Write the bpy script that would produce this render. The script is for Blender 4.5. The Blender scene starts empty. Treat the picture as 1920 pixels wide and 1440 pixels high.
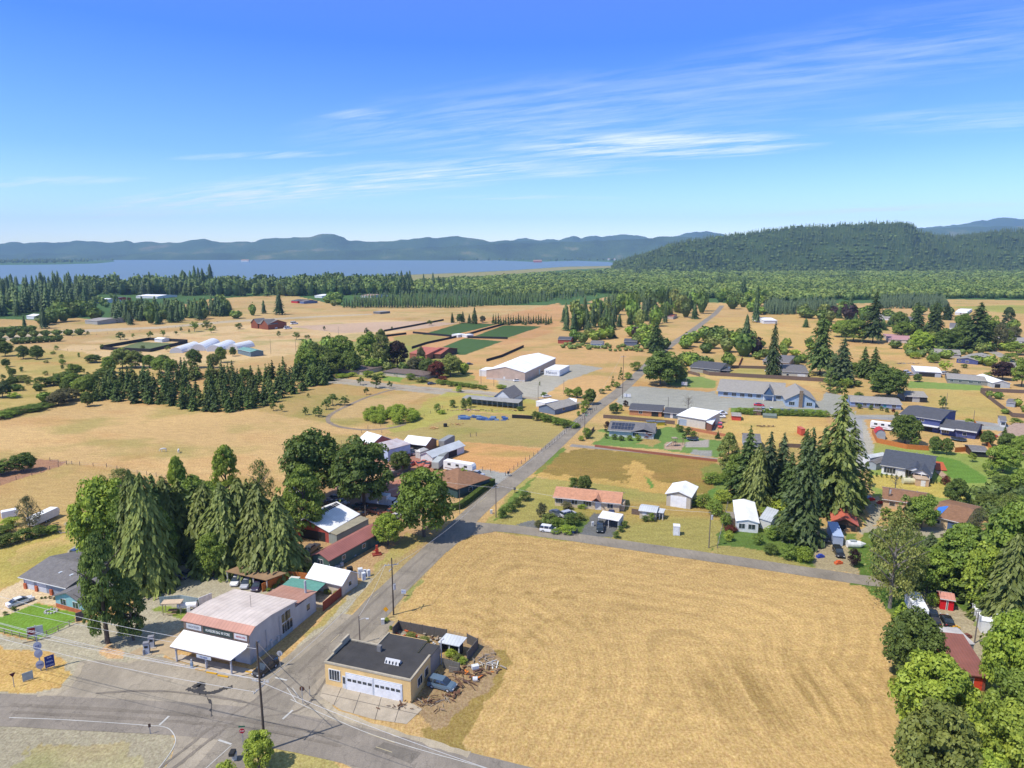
import bpy, math, random
import numpy as np
from mathutils import Vector, Matrix, Euler
R = math.radians
random.seed(7); rng = np.random.default_rng(7)
sc = bpy.context.scene
# ---------------------------------------------------------------- camera
F = 1280.0; PITCH = R(10.8); CAMH = 70.0
cam = bpy.data.cameras.new('camera'); cam.sensor_width = 36; cam.lens = F/1920*36
cam.clip_start = 1; cam.clip_end = 60000
co = bpy.data.objects.new('camera', cam); sc.collection.objects.link(co)
co.location = (0, 0, CAMH); co.rotation_euler = (math.pi/2-PITCH, 0, 0); sc.camera = co
# ---------------------------------------------------------------- light
SUN_EL = R(57); SH_AZ = R(30)                     # elevation; direction shadows fall (from +x)
sd = bpy.data.lights.new('sun', 'SUN'); sd.energy = 4.6; sd.angle = R(0.5); sd.color = (1, 0.95, 0.87)
so = bpy.data.objects.new('sun', sd); sc.collection.objects.link(so)
ld = Vector((math.cos(SH_AZ)*math.cos(SUN_EL), math.sin(SH_AZ)*math.cos(SUN_EL), -math.sin(SUN_EL)))
so.rotation_euler = ld.to_track_quat('-Z', 'Y').to_euler(); so.location = (0, 0, 300)
w = bpy.data.worlds.new('World'); sc.world = w; w.use_nodes = True
nt = w.node_tree; N = nt.nodes; L = nt.links
bg = N['Background']; bg.inputs[1].default_value = 0.13
sky = N.new('ShaderNodeTexSky'); sky.sky_type = 'NISHITA'; sky.sun_disc = False
sky.sun_elevation = SUN_EL; sky.sun_rotation = math.atan2(-ld.x, -ld.y)
sky.altitude = 100; sky.air_density = 1.1; sky.dust_density = 0.25; sky.ozone_density = 3.2
tc = N.new('ShaderNodeTexCoord'); sx = N.new('ShaderNodeSeparateXYZ')
L.new(tc.outputs['Generated'], sx.inputs[0])
def wm(op, a, b=None, c=None):
    n = N.new('ShaderNodeMath'); n.operation = op
    for i, v in enumerate((a, b, c)):
        if v is None: continue
        if isinstance(v, (int, float)): n.inputs[i].default_value = v
        else: L.new(v, n.inputs[i])
    return n.outputs[0]
zz = wm('ADD', wm('MAXIMUM', sx.outputs[2], 0.0), 0.055)
cx_, cy_ = wm('DIVIDE', sx.outputs[0], zz), wm('DIVIDE', sx.outputs[1], zz)
# cirrus: streaky noise in the plane of the cloud layer, kept to a few long banks
cb = N.new('ShaderNodeCombineXYZ'); L.new(wm('MULTIPLY', wm('ADD', cx_, wm('MULTIPLY', cy_, .35)), 0.62), cb.inputs[0]); L.new(wm('ADD', wm('MULTIPLY', cy_, 1.9), wm('MULTIPLY', cx_, .9)), cb.inputs[1])
n1 = N.new('ShaderNodeTexNoise'); n1.inputs['Scale'].default_value = 2.9; n1.inputs['Detail'].default_value = 10; n1.inputs['Roughness'].default_value = 0.66; n1.inputs['Distortion'].default_value = 0.35
L.new(cb.outputs[0], n1.inputs['Vector'])
mr = N.new('ShaderNodeMapRange'); mr.inputs[1].default_value = 0.40; mr.inputs[2].default_value = 0.84
L.new(n1.outputs['Fac'], mr.inputs[0])
msk = None
for ex_, ey_, an, lu, lv, st_ in ((-2.3,7.0,-30,4.4,.9,.8),(-.3,5.95,-4,1.7,.4,.7),(.95,4.9,-8,1.2,.55,1.0),(.2,4.2,-22,1.9,.9,.27),(1.5,3.1,-36,1.3,.6,.25),(4.2,8.1,-38,1.9,.4,.7),(-4.2,6.0,0,1.2,.3,.55),(.2,7.5,2,1.2,.25,.4),(-.8,4.05,-5,.35,.15,.45),(2.6,4.0,-20,1.0,.4,.3),(-1.8,5.15,-4,.8,.15,.4)):
    c_, s_ = math.cos(R(an)), math.sin(R(an)); X_ = wm('SUBTRACT', cx_, ex_); Y_ = wm('SUBTRACT', cy_, ey_)
    U_ = wm('DIVIDE', wm('ADD', wm('MULTIPLY', X_, c_), wm('MULTIPLY', Y_, s_)), lu); V_ = wm('DIVIDE', wm('SUBTRACT', wm('MULTIPLY', Y_, c_), wm('MULTIPLY', X_, s_)), lv)
    e_ = wm('MULTIPLY', wm('MAXIMUM', wm('SUBTRACT', 1.0, wm('ADD', wm('MULTIPLY', U_, U_), wm('MULTIPLY', V_, V_))), 0.0), st_)
    msk = e_ if msk is None else wm('MAXIMUM', msk, e_)
fac = wm('MINIMUM', wm('MULTIPLY', mr.outputs[0], wm('MULTIPLY', msk, 2.0)), 0.85)
mx = N.new('ShaderNodeMix'); mx.data_type = 'RGBA'; tn = N.new('ShaderNodeMix'); tn.data_type = 'RGBA'; tn.blend_type = 'MULTIPLY'; tn.inputs[0].default_value = 1
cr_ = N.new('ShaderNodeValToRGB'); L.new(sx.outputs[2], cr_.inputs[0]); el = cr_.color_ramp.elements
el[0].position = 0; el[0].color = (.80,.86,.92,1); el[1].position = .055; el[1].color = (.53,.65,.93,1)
for p_, c_ in ((.13,(.31,.47,.92,1)),(.27,(.16,.33,.92,1)),(.62,(.68,.61,.54,1))): x_ = el.new(p_); x_.color = c_  # top stop: unseen upper sky warmed and brightened as added fill light
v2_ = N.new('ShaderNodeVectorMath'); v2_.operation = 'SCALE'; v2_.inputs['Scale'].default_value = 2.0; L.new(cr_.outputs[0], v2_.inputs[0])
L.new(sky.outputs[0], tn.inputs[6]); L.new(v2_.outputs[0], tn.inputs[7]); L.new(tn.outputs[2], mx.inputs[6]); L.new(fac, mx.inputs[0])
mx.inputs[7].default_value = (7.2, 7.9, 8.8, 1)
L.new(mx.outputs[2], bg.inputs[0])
sc.view_settings.view_transform = 'Standard'; sc.view_settings.look = 'None'
sc.view_settings.exposure = 0.18; sc.view_settings.gamma = 1.0
sc.cycles.volume_bounces = 0; sc.cycles.max_bounces = 6; sc.cycles.transparent_max_bounces = 8
# ---------------------------------------------------------------- pixel -> place helpers
CT, ST = math.cos(PITCH), math.sin(PITCH)
def ray(px, py):
    a = (px-960)/F; b = (py-720)/F
    return Vector((a, CT-b*ST, -ST-b*CT))
def P(px, py, z=0.0):
    d = ray(px, py); t = (z-CAMH)/d.z
    return Vector((d.x*t, d.y*t, z))
def Pd(px, py, Y):
    d = ray(px, py); t = Y/d.y
    return Vector((d.x*t, Y, CAMH+d.z*t))
def depth(v): return v.y*CT + (CAMH-v.z)*ST
def hgt(base, py): return Pd(960, py, base.y).z
# ---------------------------------------------------------------- tags
LM = []         # landmarks (phrase, x, y)
def tag(o, label=None, cat=None, group=None, kind=None):
    if label: o['label'] = label
    if cat: o['category'] = cat
    if group: o['group'] = group
    if kind: o['kind'] = kind
    return o
def link(o): sc.collection.objects.link(o); return o
def empty(name, loc, rz=0.0):
    o = bpy.data.objects.new(name, None); link(o); o.location = loc; o.rotation_euler = (0, 0, rz); o.empty_display_size = .5
    return o
def dup(o, parent=None):
    c = o.copy(); link(c); c.parent = parent
    for ch in o.children: dup(ch, c)
    return c
# ---------------------------------------------------------------- materials
def lin(c):
    return tuple(((v/255)/12.92 if v/255 <= .04045 else ((v/255+.055)/1.055)**2.4) for v in c)
def S(r, g, b, k=0.78):                # colour as seen in full sun -> base colour
    return tuple(min(.85, v*k) for v in lin((r, g, b)))
MC = {}
def mat(kind, col=(.5, .5, .5), rough=.8, **kw):
    key = (kind, tuple(round(c, 3) for c in col), rough, tuple(sorted(kw.items())))
    if key in MC: return MC[key]
    m = bpy.data.materials.new(kind); m.use_nodes = True; nt = m.node_tree; N = nt.nodes; L = nt.links
    b = N['Principled BSDF']; b.inputs['Roughness'].default_value = rough; b.inputs['Specular IOR Level'].default_value = kw.get('spec', .3)
    tcn = N.new('ShaderNodeTexCoord'); vec = tcn.outputs['Object']
    def noise(scale, det=4, stretch=None, rg=.6):
        n = N.new('ShaderNodeTexNoise'); n.inputs['Scale'].default_value = scale; n.inputs['Detail'].default_value = det; n.inputs['Roughness'].default_value = rg
        if stretch:
            mp = N.new('ShaderNodeMapping'); mp.inputs['Scale'].default_value = stretch; L.new(vec, mp.inputs[0]); L.new(mp.outputs[0], n.inputs['Vector'])
        else: L.new(vec, n.inputs['Vector'])
        return n.outputs['Fac']
    def rmp(f, lo, hi, a=.3, c=.7):
        r = N.new('ShaderNodeMapRange'); r.inputs[1].default_value = a; r.inputs[2].default_value = c; r.inputs[3].default_value = lo; r.inputs[4].default_value = hi
        L.new(f, r.inputs[0]); return r.outputs[0]
    def mul(a, c):
        n = N.new('ShaderNodeMath'); n.operation = 'MULTIPLY'
        for i, v in enumerate((a, c)):
            if isinstance(v, (int, float)): n.inputs[i].default_value = v
            else: L.new(v, n.inputs[i])
        return n.outputs[0]
    def scale(f, c=None):
        v = N.new('ShaderNodeVectorMath'); v.operation = 'SCALE'
        if c is None: v.inputs[0].default_value = col
        else: L.new(c, v.inputs[0])
        L.new(f, v.inputs['Scale']); return v.outputs[0]
    def wave(axis, per):
        wv = N.new('ShaderNodeTexWave'); wv.wave_type = 'BANDS'; wv.bands_direction = axis; wv.wave_profile = 'SIN'
        wv.inputs['Scale'].default_value = 6.2832/(20*per); L.new(vec, wv.inputs['Vector']); return wv.outputs['Fac']
    def bump(f, d=.05, s=.6):
        bn = N.new('ShaderNodeBump'); bn.inputs['Strength'].default_value = s; bn.inputs['Distance'].default_value = d
        L.new(f, bn.inputs['Height']); L.new(bn.outputs[0], b.inputs['Normal'])
    if kind == 'shingle':
        f = mul(rmp(noise(1.2, 5), .8, 1.18), rmp(noise(9, 3, (1, 1, 1)), .78, 1.2)); L.new(scale(f), b.inputs['Base Color']); bump(noise(8, 3), .04)
    elif kind in ('metal_x', 'metal_y'):
        wv = wave(kind[-1].upper(), kw.get('per', .6))
        f = mul(rmp(noise(.35, 5), .84, 1.12), rmp(wv, .9, 1.04, 0, .35)); 
        cc = scale(f)
        if kw.get('rust'):
            mxn = N.new('ShaderNodeMix'); mxn.data_type = 'RGBA'; L.new(cc, mxn.inputs[6]); mxn.inputs[7].default_value = (.30, .13, .075, 1)
            L.new(mul(rmp(noise(.28, 6, (1, 1, 1), .7), 0, 1, .42, .72), kw['rust']), mxn.inputs[0]); cc = mxn.outputs[2]
        L.new(cc, b.inputs['Base Color']); bump(wv, .03, .5); b.inputs['Roughness'].default_value = .6; b.inputs['Metallic'].default_value = kw.get('met', .0)
    elif kind == 'siding':
        wv = wave('Z', .22); f = mul(rmp(wv, .86, 1.03, 0, .3), rmp(noise(.9, 4), .88, 1.08)); L.new(scale(f), b.inputs['Base Color']); bump(wv, .02)
    elif kind == 'plaster':
        f = mul(rmp(noise(.5, 6, (1, 1, .35)), .82, 1.08), rmp(noise(12, 2), .95, 1.04)); L.new(scale(f), b.inputs['Base Color'])
    elif kind == 'boards':
        wv = wave('X', .16); f = mul(rmp(wv, .7, 1.05, 0, .3), rmp(noise(3, 4, (4, 4, .5)), .7, 1.2)); L.new(scale(f), b.inputs['Base Color']); bump(wv, .02)
    elif kind == 'brick':
        f = mul(rmp(noise(1.5, 4), .8, 1.15), rmp(noise(14, 2), .7, 1.25)); L.new(scale(f), b.inputs['Base Color'])
    elif kind == 'glass':
        L.new(scale(rmp(noise(.6, 1), .6, 1.5)), b.inputs['Base Color']); b.inputs['Roughness'].default_value = .08; b.inputs['Specular IOR Level'].default_value = .9
    elif kind == 'paint':
        oi = N.new('ShaderNodeObjectInfo'); L.new(scale(rmp(noise(.8, 3), .93, 1.04), oi.outputs['Color']), b.inputs['Base Color']); b.inputs['Roughness'].default_value = .28; b.inputs['Specular IOR Level'].default_value = .5; b.inputs['Coat Weight'].default_value = .4
    elif kind == 'rustpaint':
        oi = N.new('ShaderNodeObjectInfo'); mxn = N.new('ShaderNodeMix'); mxn.data_type = 'RGBA'; L.new(oi.outputs['Color'], mxn.inputs[6]); mxn.inputs[7].default_value = (.22, .09, .045, 1)
        L.new(rmp(noise(1.1, 5), 0, .9, .42, .62), mxn.inputs[0]); L.new(mxn.outputs[2], b.inputs['Base Color']); b.inputs['Roughness'].default_value = .7
    elif kind == 'asphalt':
        f = mul(rmp(noise(.12, 6, (1, 1, 1), .65), .76, 1.2), rmp(noise(5, 5), .84, 1.14))
        f = mul(f, rmp(noise(.9, 5, (1.6, .25, 1)), .9, 1.1)); 
        vo = N.new('ShaderNodeTexVoronoi'); vo.feature = 'DISTANCE_TO_EDGE'; vo.inputs['Scale'].default_value = .11; vo.inputs['Randomness'].default_value = 1
        nv = N.new('ShaderNodeTexNoise'); nv.inputs['Scale'].default_value = .4; nv.inputs['Detail'].default_value = 5; L.new(vec, nv.inputs['Vector'])
        av = N.new('ShaderNodeVectorMath'); av.operation = 'MULTIPLY_ADD'; L.new(nv.outputs['Color'], av.inputs[0]); av.inputs[1].default_value = (6, 6, 6); L.new(vec, av.inputs[2]); L.new(av.outputs[0], vo.inputs['Vector'])
        f = mul(f, rmp(vo.outputs['Distance'], .78, 1.0, 0.003, .014))
        L.new(scale(f), b.inputs['Base Color']); b.inputs['Roughness'].default_value = .9
    elif kind == 'wood':
        f = rmp(noise(3, 5, (6, 6, .6)), .65, 1.25); L.new(scale(f), b.inputs['Base Color'])
    elif kind == 'concrete':
        f = mul(rmp(noise(.35, 7, (1, 1, 1), .7), .72, 1.16), rmp(noise(6, 4), .9, 1.08)); L.new(scale(f), b.inputs['Base Color'])
    else:
        L.new(scale(rmp(noise(kw.get('ns', 2), 4), .85, 1.12)), b.inputs['Base Color'])
    MC[key] = m; return m
def foliage_mat(name, attr, transl=.28, rough=.75):
    m = bpy.data.materials.new(name); m.use_nodes = True; nt = m.node_tree; N = nt.nodes; L = nt.links
    for n in list(N):
        if n.type != 'OUTPUT_MATERIAL': N.remove(n)
    out = [n for n in N if n.type == 'OUTPUT_MATERIAL'][0]
    oi = N.new('ShaderNodeObjectInfo'); at = N.new('ShaderNodeAttribute'); at.attribute_name = 'v'
    ca = N.new('ShaderNodeAttribute'); ca.attribute_name = 'Col'
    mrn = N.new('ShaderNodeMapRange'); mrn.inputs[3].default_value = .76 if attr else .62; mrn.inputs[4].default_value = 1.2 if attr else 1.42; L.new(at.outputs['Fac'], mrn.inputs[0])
    rr = N.new('ShaderNodeMapRange'); rr.inputs[3].default_value = .85; rr.inputs[4].default_value = 1.15; L.new(oi.outputs['Random'], rr.inputs[0])
    v = N.new('ShaderNodeVectorMath'); v.operation = 'SCALE'; L.new(ca.outputs['Color'] if attr else oi.outputs['Color'], v.inputs[0]); L.new(mrn.outputs[0], v.inputs['Scale'])
    v2 = N.new('ShaderNodeVectorMath'); v2.operation = 'SCALE'; L.new(v.outputs[0], v2.inputs[0]); L.new(rr.outputs[0], v2.inputs['Scale'])
    # warm/cool shift leaf by leaf
    hn = N.new('ShaderNodeHueSaturation'); hm = N.new('ShaderNodeMapRange'); hm.inputs[3].default_value = .512; hm.inputs[4].default_value = .484; L.new(at.outputs['Fac'], hm.inputs[0])
    L.new(hm.outputs[0], hn.inputs['Hue']); L.new(v2.outputs[0], hn.inputs['Color'])
    d = N.new('ShaderNodeBsdfDiffuse'); t = N.new('ShaderNodeBsdfTranslucent'); g = N.new('ShaderNodeBsdfGlossy'); g.inputs['Roughness'].default_value = .55; g.inputs['Color'].default_value = (.5, .55, .5, 1)
    L.new(hn.outputs[0], d.inputs['Color']); L.new(hn.outputs[0], t.inputs['Color'])
    m1 = N.new('ShaderNodeMixShader'); m1.inputs[0].default_value = transl; L.new(d.outputs[0], m1.inputs[1]); L.new(t.outputs[0], m1.inputs[2])
    m2 = N.new('ShaderNodeMixShader'); m2.inputs[0].default_value = .035; L.new(m1.outputs[0], m2.inputs[1]); L.new(g.outputs[0], m2.inputs[2])
    L.new(m2.outputs[0], out.inputs[0]); return m
FOL = foliage_mat('foliage', False); FOLA = foliage_mat('foliage_mass', True, .12)
BARK = mat('wood', (.13, .10, .075)); GREYBARK = mat('wood', (.20, .18, .15))
# ---------------------------------------------------------------- mesh builder
class MB:
    def __init__(s): s.v = []; s.f = []
    def add(s, vs, fs):
        n = len(s.v); s.v += [tuple(v) for v in vs]; s.f += [tuple(i+n for i in f) for f in fs]; return s
    def box(s, x0, y0, z0, x1, y1, z1):
        return s.add([(x0,y0,z0),(x1,y0,z0),(x1,y1,z0),(x0,y1,z0),(x0,y0,z1),(x1,y0,z1),(x1,y1,z1),(x0,y1,z1)],
                     [(0,3,2,1),(4,5,6,7),(0,1,5,4),(1,2,6,5),(2,3,7,6),(3,0,4,7)])
    def cyl(s, p, q, r0, r1=None, n=8, cap=True):
        r1 = r0 if r1 is None else r1; p = Vector(p); q = Vector(q); d = (q-p).normalized()
        a = d.orthogonal().normalized(); b = d.cross(a); vs = []
        for c, r in ((p, r0), (q, r1)):
            for i in range(n):
                t = 2*math.pi*i/n; vs.append(c+a*math.cos(t)*r+b*math.sin(t)*r)
        fs = [(i, (i+1) % n, n+(i+1) % n, n+i) for i in range(n)]
        if cap: fs += [tuple(range(n))[::-1], tuple(range(n, 2*n))]
        return s.add(vs, fs)
    def path(s, pts, r, n=6):
        for a, b in zip(pts[:-1], pts[1:]): s.cyl(a, b, r, r, n, True)
        return s
    def slab(s, poly, th):            # polygon (any plane) thickened downwards
        n = len(poly); vs = [Vector(p) for p in poly]; lo = [v-Vector((0, 0, th)) for v in vs]
        return s.add(vs+lo, [tuple(range(n)), tuple(range(2*n-1, n-1, -1))]+[(i, n+i, n+(i+1) % n, (i+1) % n) for i in range(n)])
    def ext(s, poly, d):              # polygon extruded along vector d
        n = len(poly); vs = [Vector(p) for p in poly]; lo = [v+Vector(d) for v in vs]
        return s.add(vs+lo, [tuple(range(n)), tuple(range(2*n-1, n-1, -1))]+[(i, n+i, n+(i+1) % n, (i+1) % n) for i in range(n)])
    def lathe(s, prof, n=12, c=(0, 0)):
        vs = []; 
        for r, z in prof:
            for i in range(n):
                t = 2*math.pi*i/n; vs.append((c[0]+r*math.cos(t), c[1]+r*math.sin(t), z))
        fs = []
        for k in range(len(prof)-1):
            for i in range(n): fs.append((k*n+i, k*n+(i+1) % n, (k+1)*n+(i+1) % n, (k+1)*n+i))
        fs += [tuple(range(n))[::-1], tuple(range((len(prof)-1)*n, len(prof)*n))]
        return s.add(vs, fs)
    def build(s, name, m, parent=None, bevel=0, smooth=False):
        me = bpy.data.meshes.new(name); me.from_pydata(s.v, [], s.f); me.materials.append(m)
        o = bpy.data.objects.new(name, me); link(o); o.parent = parent
        if bevel:
            b = o.modifiers.new('bevel', 'BEVEL'); b.width = bevel; b.segments = 2; b.limit_method = 'ANGLE'
        if smooth: me.polygons.foreach_set('use_smooth', [True]*len(me.polygons))
        return o
def npmesh(name, V, Q, m, attrs=None):
    """V (n,3), Q (k,3|4) numpy -> mesh"""
    me = bpy.data.meshes.new(name); k, c = Q.shape
    me.vertices.add(len(V)); me.vertices.foreach_set('co', V.astype(np.float32).ravel())
    me.loops.add(k*c); me.loops.foreach_set('vertex_index', Q.astype(np.int32).ravel())
    me.polygons.add(k); me.polygons.foreach_set('loop_start', np.arange(0, k*c, c, dtype=np.int32))
    me.update(calc_edges=True); me.validate()
    for nm, (ty, arr) in (attrs or {}).items():
        a = me.attributes.new(nm, ty, 'POINT'); a.data.foreach_set('color' if ty == 'FLOAT_COLOR' else 'value', arr.astype(np.float32).ravel())
    if m: me.materials.append(m)
    return me
def vnoise(x, y, seed=0):
    xi = np.floor(x).astype(np.int64); yi = np.floor(y).astype(np.int64); fx = x-xi; fy = y-yi
    def h(a, b):
        n = (a*374761393+b*668265263+seed*1442695041) & 0xffffffff; n = ((n ^ (n >> 13))*1274126177) & 0xffffffff
        return ((n ^ (n >> 16)) & 0xffff)/65535.0
    u = fx*fx*(3-2*fx); v = fy*fy*(3-2*fy)
    return (h(xi, yi)*(1-u)+h(xi+1, yi)*u)*(1-v)+(h(xi, yi+1)*(1-u)+h(xi+1, yi+1)*u)*v
def fbm(x, y, o=4, seed=0):
    s = 0; a = .5
    for k in range(o): s = s+a*vnoise(x*2**k, y*2**k, seed+k); a *= .5
    return s/(1-.5**o)
def inpoly(X, Y, poly):
    r = np.zeros(X.shape, bool); n = len(poly)
    for i in range(n):
        x0, y0 = poly[i]; x1, y1 = poly[(i+1) % n]
        if y0 == y1: continue
        c = ((y0 > Y) != (y1 > Y)) & (X < (x1-x0)*(Y-y0)/(y1-y0)+x0); r ^= c
    return r
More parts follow.
